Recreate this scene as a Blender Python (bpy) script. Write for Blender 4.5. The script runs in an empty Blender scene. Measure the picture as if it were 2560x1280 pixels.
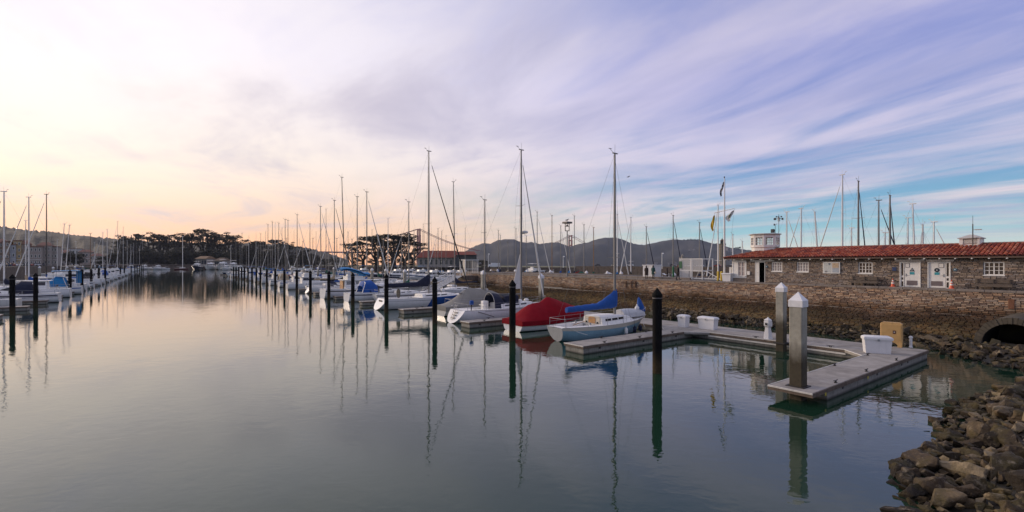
import bpy, math, random
import numpy as np
from mathutils import Vector, Matrix, noise as mnoise
sc = bpy.context.scene
C = sc.collection
R = math.radians
random.seed(7)

# ---------------------------------------------------------------- camera
F = 1187.0            # focal length in pixels of a 2560 x 1280 picture
CX, HY = 1280.0, 657.5
EYE = 5.5
cam_d = bpy.data.cameras.new('camera')
cam = bpy.data.objects.new('camera', cam_d); C.objects.link(cam)
cam.location = (0, 0, EYE); cam.rotation_euler = (R(90), 0, 0)
cam_d.sensor_width = 36; cam_d.lens = 36 * F / 2560
cam_d.shift_y = (HY - 640) / 2560
cam_d.clip_start = .1; cam_d.clip_end = 30000
sc.camera = cam
sc.render.resolution_x, sc.render.resolution_y = 1024, 512

# ---------------------------------------------------------------- sky
SUN_AZ = R(-60)       # left of the view direction (+Y)
SUN_EL = R(14)
w = bpy.data.worlds.new('World'); sc.world = w; w.use_nodes = True
nt = w.node_tree; N = nt.nodes; Lk = nt.links; N.clear()
def nd(t, **k):
    n = N.new(t)
    for a, b in k.items(): setattr(n, a, b)
    return n
def setin(n, i, v):
    if isinstance(v, bpy.types.NodeSocket): (n.id_data).links.new(v, n.inputs[i])
    else: n.inputs[i].default_value = v
def mth(op, a, b=None, c=None, clamp=False):
    n = nd('ShaderNodeMath', operation=op); n.use_clamp = clamp
    setin(n, 0, a)
    if b is not None: setin(n, 1, b)
    if c is not None: setin(n, 2, c)
    return n.outputs[0]
def vmath(op, a, b=None):
    n = nd('ShaderNodeVectorMath', operation=op); setin(n, 0, a)
    if b is not None: setin(n, 1, b)
    return n
def smooth(x, lo, hi):
    n = nd('ShaderNodeMapRange', interpolation_type='SMOOTHSTEP')
    setin(n, 0, x); n.inputs[1].default_value = lo; n.inputs[2].default_value = hi
    return n.outputs[0]
def ramp(x, stops):
    n = nd('ShaderNodeValToRGB'); el = n.color_ramp.elements
    el[0].position, el[0].color = stops[0][0], (*stops[0][1], 1)
    el[1].position, el[1].color = stops[-1][0], (*stops[-1][1], 1)
    for p, c in stops[1:-1]:
        e = el.new(p); e.color = (*c, 1)
    setin(n, 0, x); return n.outputs[0]
def mixc(f, a, b, mode='MIX'):
    n = nd('ShaderNodeMix', data_type='RGBA', blend_type=mode)
    setin(n, 0, f)
    for i, v in ((6, a), (7, b)):
        if isinstance(v, tuple): n.inputs[i].default_value = (*v, 1)
        else: setin(n, i, v)
    return n.outputs[2]
tc = nd('ShaderNodeTexCoord')
d = vmath('NORMALIZE', tc.outputs['Generated']).outputs[0]
sep = nd('ShaderNodeSeparateXYZ'); setin(sep, 0, d)
X, Y, Z = sep.outputs
hl = mth('SQRT', mth('ADD', mth('MULTIPLY', X, X), mth('ADD', mth('MULTIPLY', Y, Y), 1e-5)))
e = mth('DIVIDE', mth('MAXIMUM', Z, 0.0), hl)             # tangent of the elevation
eh = mth('POWER', mth('DIVIDE', e, mth('ADD', e, .35)), 1.0)   # squeezed into 0..1
def E(t): return t / (t + .35)
sx, sy = math.sin(SUN_AZ), math.cos(SUN_AZ)
cosaz = mth('DIVIDE', mth('ADD', mth('MULTIPLY', X, sx), mth('MULTIPLY', Y, sy)), hl)
# 0 opposite the sun .. 1 at the sun
warm = smooth(cosaz, .05, 1.03)
warmw = smooth(cosaz, 0.1, 1.05)
clear_cool = ramp(eh, [(0, (.66, .64, .54)), (E(.028), (.60, .67, .62)), (E(.055), (.30, .55, .61)), (E(.10), (.17, .41, .57)),
                       (E(.17), (.17, .32, .56)), (E(.28), (.22, .28, .56)), (E(.42), (.27, .30, .59)), (E(.9), (.27, .31, .50)), (1, (.24, .28, .42))])
clear_warm = ramp(eh, [(0, (1.20, .50, .20)), (E(.03), (1.22, .56, .24)), (E(.07), (1.14, .65, .34)), (E(.13), (1.06, .80, .58)),
                       (E(.22), (.93, .83, .76)), (E(.36), (.76, .72, .86)), (E(1.0), (.50, .49, .70)), (1, (.26, .28, .50))])
clear = mixc(warm, clear_cool, clear_warm)
# cloud sheets: noise on a plane overhead, stretched along one wind direction, so the streaks converge
zz = mth('ADD', mth('MAXIMUM', Z, 0.0), .045)
pu = mth('DIVIDE', X, zz); pv = mth('DIVIDE', Y, zz)
wa = R(-30)
wx, wy = math.sin(wa), math.cos(wa)
along = mth('ADD', mth('MULTIPLY', pu, wx), mth('MULTIPLY', pv, wy))
across = mth('SUBTRACT', mth('MULTIPLY', pu, wy), mth('MULTIPLY', pv, wx))
def streak(sa, sc_, off, detail, rough, dist, scale=1.0):
    cmb = nd('ShaderNodeCombineXYZ')
    setin(cmb, 0, mth('MULTIPLY', along, sa * 1.15)); setin(cmb, 1, mth('MULTIPLY', across, sc_)); cmb.inputs[2].default_value = off
    n = nd('ShaderNodeTexNoise'); setin(n, 'Vector', cmb.outputs[0])
    n.inputs['Scale'].default_value = scale; n.inputs['Detail'].default_value = detail
    n.inputs['Roughness'].default_value = rough; n.inputs['Distortion'].default_value = dist
    return n.outputs[0]
n1 = streak(.20, .46, 3.1, 9, .56, .9)
n2 = streak(.45, 1.25, 11.7, 9, .62, 1.3)
n3 = streak(.09, .17, 7.4, 4, .5, .5)
# one broad veil whose edge runs low to the left and high to the right, as in the photograph
cov = mth('ADD', mth('ADD', mth('MULTIPLY', n1, .62), mth('MULTIPLY', n2, .28)), mth('MULTIPLY', n3, .45))
cov = mth('ADD', cov, mth('MULTIPLY', warm, .12))
cloud = smooth(cov, .585, .765)
lowfade = smooth(e, .015, .11)
cloud = mth('MULTIPLY', cloud, mth('MULTIPLY_ADD', lowfade, .85, .15))
cl_cool = ramp(eh, [(0, (.80, .62, .50)), (E(.06), (.74, .66, .64)), (E(.16), (.62, .58, .70)), (E(.35), (.52, .49, .70)), (E(.8), (.58, .54, .60)), (1, (.52, .50, .54))])
cl_warm = ramp(eh, [(0, (1.05, .60, .34)), (E(.07), (1.06, .68, .42)), (E(.2), (1.0, .87, .74)), (E(.4), (.92, .86, .90)), (1, (.6, .58, .68))])
cl = mixc(warmw, cl_cool, cl_warm)
# shaded, denser cloud bellies
dens = smooth(mth('ADD', mth('MULTIPLY', streak(.26, .62, 21.3, 7, .58, 1.0), .75), mth('MULTIPLY', n2, .25)), .46, .72)
belly = mixc(mth('MULTIPLY', dens, .9), cl, mixc(warmw, (.31, .33, .56), (.62, .55, .60)))
skyc = mixc(cloud, clear, belly)
# soft glow round the hidden sun
gx, gy, gz = sx * math.cos(R(15)), sy * math.cos(R(15)), math.sin(R(15))
gd = vmath('DOT_PRODUCT', d, (gx, gy, gz)).outputs['Value']
glow = mth('MULTIPLY', smooth(gd, .80, 1.0), .14)
skyc = mixc(glow, skyc, (1.6, 1.4, 1.2))
# below the horizon: dark sea colour
skyc = mixc(smooth(Z, -.02, 0.0), (.10, .12, .13), skyc)
nish = nd('ShaderNodeTexSky'); nish.sky_type = 'NISHITA'; nish.sun_disc = False
nish.sun_elevation = SUN_EL; nish.sun_rotation = SUN_AZ
nish.air_density = 1.0; nish.dust_density = 1.0
b1 = nd('ShaderNodeBackground'); setin(b1, 0, skyc); b1.inputs[1].default_value = 1.0
b2 = nd('ShaderNodeBackground'); setin(b2, 0, nish.outputs[0]); b2.inputs[1].default_value = .004
ad = nd('ShaderNodeAddShader'); Lk.new(b1.outputs[0], ad.inputs[0]); Lk.new(b2.outputs[0], ad.inputs[1])
ow = nd('ShaderNodeOutputWorld'); Lk.new(ad.outputs[0], ow.inputs[0])

sl = bpy.data.lights.new('sun', 'SUN'); sl.energy = 2.2; sl.angle = R(12); sl.color = (1.0, .80, .62)
so = bpy.data.objects.new('sun', sl); C.objects.link(so)
so.rotation_euler = Vector((math.sin(SUN_AZ) * math.cos(SUN_EL), math.cos(SUN_AZ) * math.cos(SUN_EL), math.sin(SUN_EL))).to_track_quat('Z', 'Y').to_euler()
so.location = (-40, 40, 60)
sc.view_settings.view_transform = 'Standard'; sc.view_settings.look = 'None'
sc.view_settings.exposure = 0.18; sc.view_settings.gamma = 1.0
sc.view_settings.use_curve_mapping = False
sc.cycles.max_bounces = 6; sc.cycles.diffuse_bounces = 3; sc.cycles.glossy_bounces = 3; sc.cycles.transmission_bounces = 2
sc.cycles.volume_bounces = 0
sc.cycles.caustics_reflective = False; sc.cycles.caustics_refractive = False
sc.cycles.use_denoising = True
sc.cycles.sample_clamp_indirect = 4

# ---------------------------------------------------------------- frame of the marina
A = math.atan2(870, 1187)
U1 = Vector((-math.sin(A), math.cos(A), 0)); U2 = Vector((math.cos(A), math.sin(A), 0))
def ST(s, t, z=0.0):
    v = U1 * s + U2 * t; v.z = z; return v
def s_at(px, t):
    r = (px - CX) / F
    return t * (U2.x - U2.y * r) / (-U1.x + U1.y * r)
def t_at(px, s):
    r = (px - CX) / F
    return s * (-U1.x + U1.y * r) / (U2.x - U2.y * r)
def W(px, py, z=0.0):
    dd = F * (EYE - z) / (py - HY); return Vector(((px - CX) / F * dd, dd, z))
def at(px, dd, z=0.0): return Vector(((px - CX) / F * dd, dd, z))
def depth(s, t): return U1.y * s + U2.y * t
def zof(py, dd): return EYE - (py - HY) * dd / F

# ---------------------------------------------------------------- materials
MATS = {}
def mat(name, col, rough=.6, var=.12, scale=2.0, bump=0.0, bscale=None, metal=0.0, col2=None, spec=None, detail=6, emit=None, randobj=0.0, attr=None, alpha=None, streaks=0.0, aniso=(1, 1, 1)):
    if name in MATS: return MATS[name]
    m = bpy.data.materials.new(name); m.use_nodes = True; MATS[name] = m
    t = m.node_tree; n = t.nodes; l = t.links; p = n['Principled BSDF']
    p.inputs['Roughness'].default_value = rough; p.inputs['Metallic'].default_value = metal
    if spec is not None: p.inputs['Specular IOR Level'].default_value = spec
    g = n.new('ShaderNodeTexCoord'); mp = n.new('ShaderNodeMapping'); mp.inputs['Scale'].default_value = aniso
    l.new(g.outputs['Object'], mp.inputs[0])
    tx = n.new('ShaderNodeTexNoise'); tx.inputs['Scale'].default_value = scale; tx.inputs['Detail'].default_value = detail
    tx.inputs['Roughness'].default_value = .62
    l.new(mp.outputs[0], tx.inputs['Vector'])
    mr = n.new('ShaderNodeMapRange'); mr.inputs[1].default_value = .3; mr.inputs[2].default_value = .7
    l.new(tx.outputs[0], mr.inputs[0])
    mx = n.new('ShaderNodeMix'); mx.data_type = 'RGBA'
    c2 = col2 if col2 else tuple(min(1, c * (1 + var)) for c in col)
    c1 = col if col2 else tuple(c * (1 - var) for c in col)
    mx.inputs[6].default_value = (*c1, 1); mx.inputs[7].default_value = (*c2, 1)
    l.new(mr.outputs[0], mx.inputs[0]); cur = mx.outputs[2]
    def tone(fac_socket, lo, hi):
        nonlocal cur
        r = n.new('ShaderNodeMapRange'); r.inputs[3].default_value = lo; r.inputs[4].default_value = hi
        l.new(fac_socket, r.inputs[0])
        h = n.new('ShaderNodeHueSaturation'); l.new(cur, h.inputs['Color']); l.new(r.outputs[0], h.inputs['Value']); cur = h.outputs[0]
    if randobj:
        oi = n.new('ShaderNodeObjectInfo'); tone(oi.outputs['Random'], 1 - randobj, 1 + randobj)
    if attr:
        at_ = n.new('ShaderNodeAttribute'); at_.attribute_name = 'tone'; tone(at_.outputs['Fac'], 1 - attr, 1 + attr)
    if streaks:
        m2 = n.new('ShaderNodeMapping'); m2.inputs['Scale'].default_value = (5, 5, .5); l.new(g.outputs['Object'], m2.inputs[0])
        t2 = n.new('ShaderNodeTexNoise'); t2.inputs['Scale'].default_value = 1.5; t2.inputs['Detail'].default_value = 7; l.new(m2.outputs[0], t2.inputs['Vector'])
        r2 = n.new('ShaderNodeMapRange'); r2.inputs[1].default_value = .5; r2.inputs[2].default_value = .75; l.new(t2.outputs[0], r2.inputs[0])
        r2.inputs[3].default_value = 1; r2.inputs[4].default_value = 1 - streaks
        h = n.new('ShaderNodeHueSaturation'); l.new(cur, h.inputs['Color']); l.new(r2.outputs[0], h.inputs['Value']); cur = h.outputs[0]
    l.new(cur, p.inputs['Base Color'])
    if bump:
        tb = n.new('ShaderNodeTexNoise'); tb.inputs['Scale'].default_value = bscale or scale * 4; tb.inputs['Detail'].default_value = 5
        l.new(mp.outputs[0], tb.inputs['Vector'])
        bp = n.new('ShaderNodeBump'); bp.inputs['Strength'].default_value = 1; bp.inputs['Distance'].default_value = bump
        l.new(tb.outputs[0], bp.inputs['Height']); l.new(bp.outputs[0], p.inputs['Normal'])
    if emit:
        p.inputs['Emission Color'].default_value = (*emit[:3], 1); p.inputs['Emission Strength'].default_value = emit[3]
    return m
def extend(m):  # node access of an existing material
    t = m.node_tree; return t, t.nodes, t.links, t.nodes['Principled BSDF']

# ---------------------------------------------------------------- mesh builder
class MB:
    def __init__(s): s.v = []; s.f = []; s.tone = []
    def add(s, vs, fs, tone=None):
        o = len(s.v); s.v.extend([tuple(x) for x in vs]); s.f.extend([tuple(i + o for i in f) for f in fs])
        if tone is not None: s.tone.extend([tone] * len(fs))
    def box(s, x0, x1, y0, y1, z0, z1, tone=None):
        s.add([(x0,y0,z0),(x1,y0,z0),(x1,y1,z0),(x0,y1,z0),(x0,y0,z1),(x1,y0,z1),(x1,y1,z1),(x0,y1,z1)],
              [(3,2,1,0),(4,5,6,7),(0,1,5,4),(1,2,6,5),(2,3,7,6),(3,0,4,7)], tone)
    def cbox(s, x0, x1, y0, y1, z0, z1, c=.02, taper=0):   # box with chamfered vertical and top edges
        rings = []
        for z, i in ((z0, 0), (z1 - c, 0), (z1, c)):
            k = taper * (1 - (z - z0) / max(z1 - z0, 1e-6)) * 0
            a0, a1, b0, b1 = x0 + i, x1 - i, y0 + i, y1 - i
            rings.append([(a0+c,b0,z),(a1-c,b0,z),(a1,b0+c,z),(a1,b1-c,z),(a1-c,b1,z),(a0+c,b1,z),(a0,b1-c,z),(a0,b0+c,z)])
        s.loft(rings, True, True)
    def loft(s, rings, closed=True, caps=True, tone=None):
        n = len(rings[0]); vs = [p for r in rings for p in r]; fs = []
        m = n if closed else n - 1
        for i in range(len(rings) - 1):
            for j in range(m):
                a = i * n + j; b = i * n + (j + 1) % n
                fs.append((a, b, b + n, a + n))
        if caps:
            fs.append(tuple(range(n - 1, -1, -1))); fs.append(tuple((len(rings) - 1) * n + k for k in range(n)))
        s.add(vs, fs, tone)
    def tube(s, p0, p1, r0, r1=None, n=8, caps=True, sq=1.0):
        r1 = r0 if r1 is None else r1
        p0 = Vector(p0); p1 = Vector(p1); dz = (p1 - p0)
        if dz.length < 1e-6: return
        dz.normalize(); up = Vector((0, 0, 1)) if abs(dz.z) < .9 else Vector((1, 0, 0))
        a = dz.cross(up).normalized(); b = dz.cross(a)
        rr = []
        for p, r in ((p0, r0), (p1, r1)):
            rr.append([p + a * (math.cos(2*math.pi*k/n) * r) + b * (math.sin(2*math.pi*k/n) * r * sq) for k in range(n)])
        s.loft(rr, True, caps)
    def path(s, pts, r, n=6):
        for a, b in zip(pts[:-1], pts[1:]): s.tube(a, b, r, r, n)
    def lathe(s, prof, n=16, c=(0, 0), z0=0.0):
        s.loft([[(c[0] + r * math.cos(2*math.pi*k/n), c[1] + r * math.sin(2*math.pi*k/n), z0 + z) for k in range(n)] for r, z in prof], True, True)
    def build(s, name, m, parent=None, loc=None, rz=None, smooth=0, mesh_name=None):
        me = bpy.data.meshes.new(mesh_name or name); me.from_pydata(s.v, [], s.f)
        if s.tone and len(s.tone) == len(s.f):
            at_ = me.attributes.new('tone', 'FLOAT', 'FACE'); at_.data.foreach_set('value', s.tone)
        me.materials.append(m)
        if smooth:
            me.polygons.foreach_set('use_smooth', [True] * len(me.polygons)); me.set_sharp_from_angle(angle=R(smooth))
        me.update()
        o = bpy.data.objects.new(name, me); C.objects.link(o)
        if parent: o.parent = parent
        if loc is not None: o.location = loc
        if rz is not None: o.rotation_euler = (0, 0, rz)
        return o
def tag(o, label=None, cat=None, group=None, kind=None):
    if label: o['label'] = label
    if cat: o['category'] = cat
    if group: o['group'] = group
    if kind: o['kind'] = kind
    return o
def empty(name, loc, rz=0, **k):
    o = bpy.data.objects.new(name, None); C.objects.link(o); o.location = loc; o.rotation_euler = (0, 0, rz)
    o.empty_display_size = .2
    return tag(o, **k)
def copy_obj(src, parent=None, loc=None, rot=None, scale=None):
    o = src.copy(); C.objects.link(o)
    for k in ('label', 'group', 'category'):
        if parent is not None and k in o: del o[k]
    o.parent = parent
    if loc is not None: o.location = loc
    if rot is not None: o.rotation_euler = rot
    if scale is not None: o.scale = scale
    return o
def copy_tree(src, parent=None):
    kids = list(src.children)
    o = src.copy(); C.objects.link(o); o.parent = parent
    for ch in kids: copy_tree(ch, o)
    return o
KIDS = {}
# ---------------------------------------------------------------- water
def water():
    m = bpy.data.materials.new('harbour water'); m.use_nodes = True
    t = m.node_tree; n = t.nodes; l = t.links; p = n['Principled BSDF']
    g = n.new('ShaderNodeNewGeometry')
    def noise(sc3, scale, detail, rough=.5, rot=0.0, dist=0.0):
        mp = n.new('ShaderNodeMapping'); mp.inputs['Scale'].default_value = sc3; mp.inputs['Rotation'].default_value = (0, 0, rot)
        l.new(g.outputs['Position'], mp.inputs[0])
        x = n.new('ShaderNodeTexNoise'); x.inputs['Scale'].default_value = scale; x.inputs['Detail'].default_value = detail
        x.inputs['Roughness'].default_value = rough; x.inputs['Distortion'].default_value = dist
        l.new(mp.outputs[0], x.inputs['Vector']); return x.outputs[0]
    big = noise((.05, .10, 1), 1.0, 3)
    mix = n.new('ShaderNodeMix'); mix.data_type = 'RGBA'
    mix.inputs[6].default_value = (.008, .030, .017, 1); mix.inputs[7].default_value = (.013, .040, .024, 1)
    l.new(big, mix.inputs[0]); l.new(mix.outputs[2], p.inputs['Base Color'])
    p.inputs['Roughness'].default_value = .015; p.inputs['IOR'].default_value = 1.34
    p.inputs['Specular IOR Level'].default_value = .5
    p.inputs['Coat Weight'].default_value = .42; p.inputs['Coat IOR'].default_value = 1.34; p.inputs['Coat Roughness'].default_value = .015
    a = noise((1, 1.0, 1), .55, 2, .5, R(20))          # slow swell
    b = noise((1.0, 1.5, 1), 3.2, 3, .5, R(-15), .4)   # ripples
    patch = noise((.03, .06, 1), 1.0, 3)
    pr = n.new('ShaderNodeMapRange'); pr.inputs[1].default_value = .38; pr.inputs[2].default_value = .62
    pr.inputs[3].default_value = .25; pr.inputs[4].default_value = 1.0; l.new(patch, pr.inputs[0])
    mb = n.new('ShaderNodeMath'); mb.operation = 'MULTIPLY'; l.new(b, mb.inputs[0]); l.new(pr.outputs[0], mb.inputs[1])
    b1 = n.new('ShaderNodeBump'); b1.inputs['Strength'].default_value = 1; b1.inputs['Distance'].default_value = .0085; l.new(a, b1.inputs['Height'])
    b2 = n.new('ShaderNodeBump'); b2.inputs['Strength'].default_value = 1; b2.inputs['Distance'].default_value = .0022; l.new(mb.outputs[0], b2.inputs['Height'])
    c = noise((1, 1.6, 1), 1.5, 2, .5, R(35), .6)
    b3 = n.new('ShaderNodeBump'); b3.inputs['Strength'].default_value = 1; b3.inputs['Distance'].default_value = .0045; l.new(c, b3.inputs['Height']); l.new(b1.outputs[0], b3.inputs['Normal'])
    l.new(b3.outputs[0], b2.inputs['Normal']); l.new(b2.outputs[0], p.inputs['Normal']); l.new(b2.outputs[0], p.inputs['Coat Normal'])
    q = MB(); q.add([(-9000, -300, 0), (9000, -300, 0), (9000, 12000, 0), (-9000, 12000, 0)], [(0, 1, 2, 3)])
    tag(q.build('water', m), kind='structure')
    q = MB(); q.add([(-9000, -300, -9), (9000, -300, -9), (9000, 12000, -9), (-9000, 12000, -9)], [(0, 1, 2, 3)])
    tag(q.build('ground', mat('seabed mud', (.05, .045, .035), .9)), kind='structure')
water()

# ---------------------------------------------------------------- far hills
def ridge(name, prof, d0, d1, m, seed, rough=8.0, nx=260, ny=14):
    """prof: list of (px, py) of the skyline; the ridge stands between depth d0 (foot) and d1 (crest), then falls away behind."""
    q = MB(); px = np.array([p[0] for p in prof], float); py = np.array([p[1] for p in prof], float)
    xs = np.linspace(px[0], px[-1], nx)
    ys = np.interp(xs, px, py)
    rows = []
    for j in range(ny + 5):
        row = []
        for i in range(nx):
            u = j / ny
            dd = d0 + (d1 - d0) * u if j <= ny else d1 + (j - ny) * (d1 - d0) * .4
            H = (HY - ys[i]) / F * d1 + EYE
            g = min(u, 1)
            h = H * (g ** .8) if j <= ny else H * (1 - (j - ny) / 4.6)
            wv = mnoise.fractal(Vector((xs[i] * .012 + seed, u * 1.5, seed)), 1.0, 2.1, 5)
            h += (wv * H * .22) * math.sin(math.pi * g) if j < ny else 0
            if j == ny: h += mnoise.fractal(Vector((xs[i] * .16, seed, 0)), 1.0, 2, 3) * rough
            x = (xs[i] - CX) / F * dd
            row.append((x, dd, max(h, -2) if j else -3))
        rows.append(row)
    q.loft(rows, False, False)
    o = q.build(name, m, smooth=60); return tag(o, kind='structure')
MH = mat('headland scrub', (.018, .021, .022), .95, col2=(.044, .040, .030), scale=.0035, detail=10)
ridge('hills', [(1120, 650), (1160, 630), (1185, 616), (1210, 607), (1225, 610), (1245, 600), (1262, 598), (1285, 598), (1300, 604), (1315, 607),
                (1330, 605), (1350, 610), (1375, 606), (1395, 606), (1412, 612), (1425, 617), (1445, 610), (1470, 606), (1495, 597), (1515, 594),
                (1535, 594), (1550, 596), (1570, 604), (1590, 611), (1612, 612), (1640, 606), (1665, 601), (1690, 598), (1715, 601), (1735, 600),
                (1760, 602), (1775, 607), (1800, 612), (1830, 620), (1870, 625), (1900, 630), (2000, 640), (2200, 650), (2500, 655)], 2600, 3300, MH, 3.0, rough=5)
MH2 = mat('wooded hillside', (.009, .010, .007), .95, col2=(.026, .024, .018), scale=.02, detail=10, bump=3, bscale=.05)
ridge('hillside', [(-700, 520), (-300, 545), (0, 565), (45, 572), (80, 577), (120, 578), (160, 584), (190, 588), (230, 592), (280, 596), (330, 600), (420, 605), (520, 610),
                   (640, 608), (720, 612), (780, 622), (830, 636), (870, 650)], 560, 900, MH2, 9.0, rough=4, nx=420)

# ---------------------------------------------------------------- shores, quays and breakwater
def slab(name, poly, z0, z1, m, top=None):
    q = MB(); n = len(poly)
    q.add([(x, y, z0) for x, y in poly] + [(x, y, z1) for x, y in poly],
          [tuple(range(n - 1, -1, -1)), tuple(range(n, 2 * n))] + [(i, (i + 1) % n, n + (i + 1) % n, n + i) for i in range(n)])
    return q.build(name, m)
def xy(v): return (v.x, v.y)
M_QUAY = mat('old quay masonry', (.07, .052, .042), .9, col2=(.16, .12, .09), scale=.7, bump=.05, bscale=3, streaks=.5)
M_ASPH = mat('asphalt', (.045, .045, .048), .9, scale=.6, bump=.005, bscale=30)
M_CONC = mat('concrete', (.24, .225, .20), .85, var=.18, scale=1.3, bump=.004, bscale=25)
M_GRASS = mat('dry grass bank', (.07, .075, .03), .95, col2=(.14, .13, .06), scale=.3)
# left-hand quay with its road (towards the houses)
left_poly = [xy(ST(60, -47)), xy(ST(470, -47)), (-330, 440), (-250, 480), (-250, 640), (-1400, 900), (-1400, 100)]
tag(slab('left_quay', left_poly, -3, 4.0, M_QUAY), kind='structure')
tag(slab('left_road', [xy(ST(58, -48.0)), xy(ST(468, -48.0)), (-346, 450), (-262, 490), (-262, 630), (-1390, 890), (-1390, 110)], 4.0, 4.06, M_ASPH), kind='structure')
# far end of the channel and the north shore
far_poly = [(-330, 486), (-160, 470), (-135, 420), (-85, 385), (-40, 350), (10, 340), (45, 330), (60, 350), (60, 420), (-100, 700), (-600, 800)]
tag(slab('far_shore', far_poly, -3, 2.4, M_QUAY), kind='structure')
tag(slab('shore_grass', [(x * .995, y + 3) for x, y in far_poly], 2.4, 2.46, M_GRASS), kind='structure')
# long breakwater beyond the outer basin
bw = [(44, 330), (120, 262), (200, 205), (290, 175), (300, 190), (215, 219), (130, 280), (52, 345)]
tag(slab('breakwater', bw, -3, 3.3, M_QUAY), kind='structure')
tag(slab('breakwater_road', [(45.5, 331), (121, 264.5), (201, 207.5), (288, 179), (296, 189), (214, 217), (129, 278), (53, 343)], 3.3, 3.35, M_ASPH), kind='structure')

# ---------------------------------------------------------------- air over the bay
q = MB(); q.box(-4200, 4200, -120, 4300, -12, 420)
hm_ = bpy.data.materials.new('bay haze'); hm_.use_nodes = True
_t = hm_.node_tree; _t.nodes.clear(); _o = _t.nodes.new('ShaderNodeOutputMaterial'); _v = _t.nodes.new('ShaderNodeVolumePrincipled')
_v.inputs['Color'].default_value = (.66, .76, 1.0, 1); _v.inputs['Density'].default_value = .000048; _v.inputs['Anisotropy'].default_value = .1
_t.links.new(_v.outputs[0], _o.inputs['Volume'])
hz = tag(q.build('haze', hm_), label='pale bluish evening haze over the bay', kind='stuff')
# ---------------------------------------------------------------- right-hand quay
# local frame of everything on this side: x = -s (to the right), y = t (away from the channel)
RZ = A - math.pi / 2
def loc(px, py, z=0.0):
    v = W(px, py, z); s = v.dot(U1); t = v.dot(U2); return (-s, t, z)
def st(px, py, z=0.0):
    v = W(px, py, z); return v.dot(U1), v.dot(U2)
def LV(x, y, z=0.0): return ST(-x, y, z)

def stone_mat(name, cols, src, tide=False, bump=.012):
    m = bpy.data.materials.new(name); m.use_nodes = True
    t = m.node_tree; n = t.nodes; l = t.links; p = n['Principled BSDF']; p.inputs['Roughness'].default_value = .88
    p.inputs['Specular IOR Level'].default_value = .25
    g = n.new('ShaderNodeNewGeometry')
    if src == 'attr':
        a = n.new('ShaderNodeAttribute'); a.attribute_name = 'tone'; f = a.outputs['Fac']
    else:
        a = n.new('ShaderNodeObjectInfo'); f = a.outputs['Random']
    rp = n.new('ShaderNodeValToRGB'); el = rp.color_ramp.elements; rp.color_ramp.interpolation = 'CONSTANT'
    k = len(cols)
    el[0].position = 0; el[0].color = (*cols[0], 1); el[1].position = 1 / k; el[1].color = (*cols[1], 1)
    for i in range(2, k):
        q = el.new(i / k); q.color = (*cols[i], 1)
    l.new(f, rp.inputs[0]); cur = rp.outputs[0]
    def nz(scale, det, sc3=(1, 1, 1)):
        mp = n.new('ShaderNodeMapping'); mp.inputs['Scale'].default_value = sc3; l.new(g.outputs['Position'], mp.inputs[0])
        x = n.new('ShaderNodeTexNoise'); x.inputs['Scale'].default_value = scale; x.inputs['Detail'].default_value = det; x.inputs['Roughness'].default_value = .65
        l.new(mp.outputs[0], x.inputs['Vector']); return x.outputs[0]
    def val(fac, lo, hi, a0=.3, a1=.7):
        nonlocal cur
        r = n.new('ShaderNodeMapRange'); r.inputs[1].default_value = a0; r.inputs[2].default_value = a1; r.inputs[3].default_value = lo; r.inputs[4].default_value = hi
        l.new(fac, r.inputs[0]); h = n.new('ShaderNodeHueSaturation'); l.new(cur, h.inputs['Color']); l.new(r.outputs[0], h.inputs['Value']); cur = h.outputs[0]
    val(nz(9, 6), .72, 1.3); val(nz(.35, 5), .72, 1.25)
    if tide:
        sp = n.new('ShaderNodeSeparateXYZ'); l.new(g.outputs['Position'], sp.inputs[0])
        wob = nz(.25, 5, (1, 1, .4))
        ma = n.new('ShaderNodeMath'); ma.operation = 'MULTIPLY_ADD'; l.new(wob, ma.inputs[0]); ma.inputs[1].default_value = 1.9; l.new(sp.outputs[2], ma.inputs[2])
        # stain bands fixed to the tide lines
        r = n.new('ShaderNodeValToRGB'); e2 = r.color_ramp.elements
        mr = n.new('ShaderNodeMapRange'); mr.inputs[1].default_value = .5; mr.inputs[2].default_value = 4.6; l.new(ma.outputs[0], mr.inputs[0]); l.new(mr.outputs[0], r.inputs[0])
        stops = [(0, (.08, .065, .05)), (.12, (.15, .125, .085)), (.26, (.30, .27, .15)), (.36, (.14, .125, .075)), (.46, (.15, .125, .095)), (.57, (.50, .44, .38)), (.70, (1, 1, 1))]
        e2[0].position = 0; e2[0].color = (*stops[0][1], 1); e2[1].position = stops[-1][0]; e2[1].color = (1, 1, 1, 1)
        for ps, c in stops[1:-1]:
            q = e2.new(ps); q.color = (*c, 1)
        mx = n.new('ShaderNodeMix'); mx.data_type = 'RGBA'; mx.blend_type = 'MULTIPLY'; mx.inputs[0].default_value = 1
        l.new(cur, mx.inputs[6]); l.new(r.outputs[0], mx.inputs[7]); cur = mx.outputs[2]
    l.new(cur, p.inputs['Base Color'])
    b = n.new('ShaderNodeBump'); b.inputs['Distance'].default_value = bump; l.new(nz(14, 6), b.inputs['Height']); l.new(b.outputs[0], p.inputs['Normal'])
    return m
WCOL = [(.40, .28, .19), (.31, .21, .15), (.47, .35, .25), (.36, .235, .16), (.25, .18, .14), (.42, .33, .25), (.34, .27, .22), (.46, .30, .19), (.19, .13, .10)]
BCOL = [(.27, .215, .17), (.20, .155, .125), (.33, .27, .22), (.23, .19, .165), (.15, .12, .10), (.30, .22, .165), (.26, .225, .205), (.36, .28, .21)]
MW_A = stone_mat('quay stone', WCOL, 'attr', True); MW_O = stone_mat('quay stone piece', WCOL, 'obj', True)
MB_A = stone_mat('building stone', BCOL, 'attr'); MB_O = stone_mat('building stone piece', BCOL, 'obj')
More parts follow.
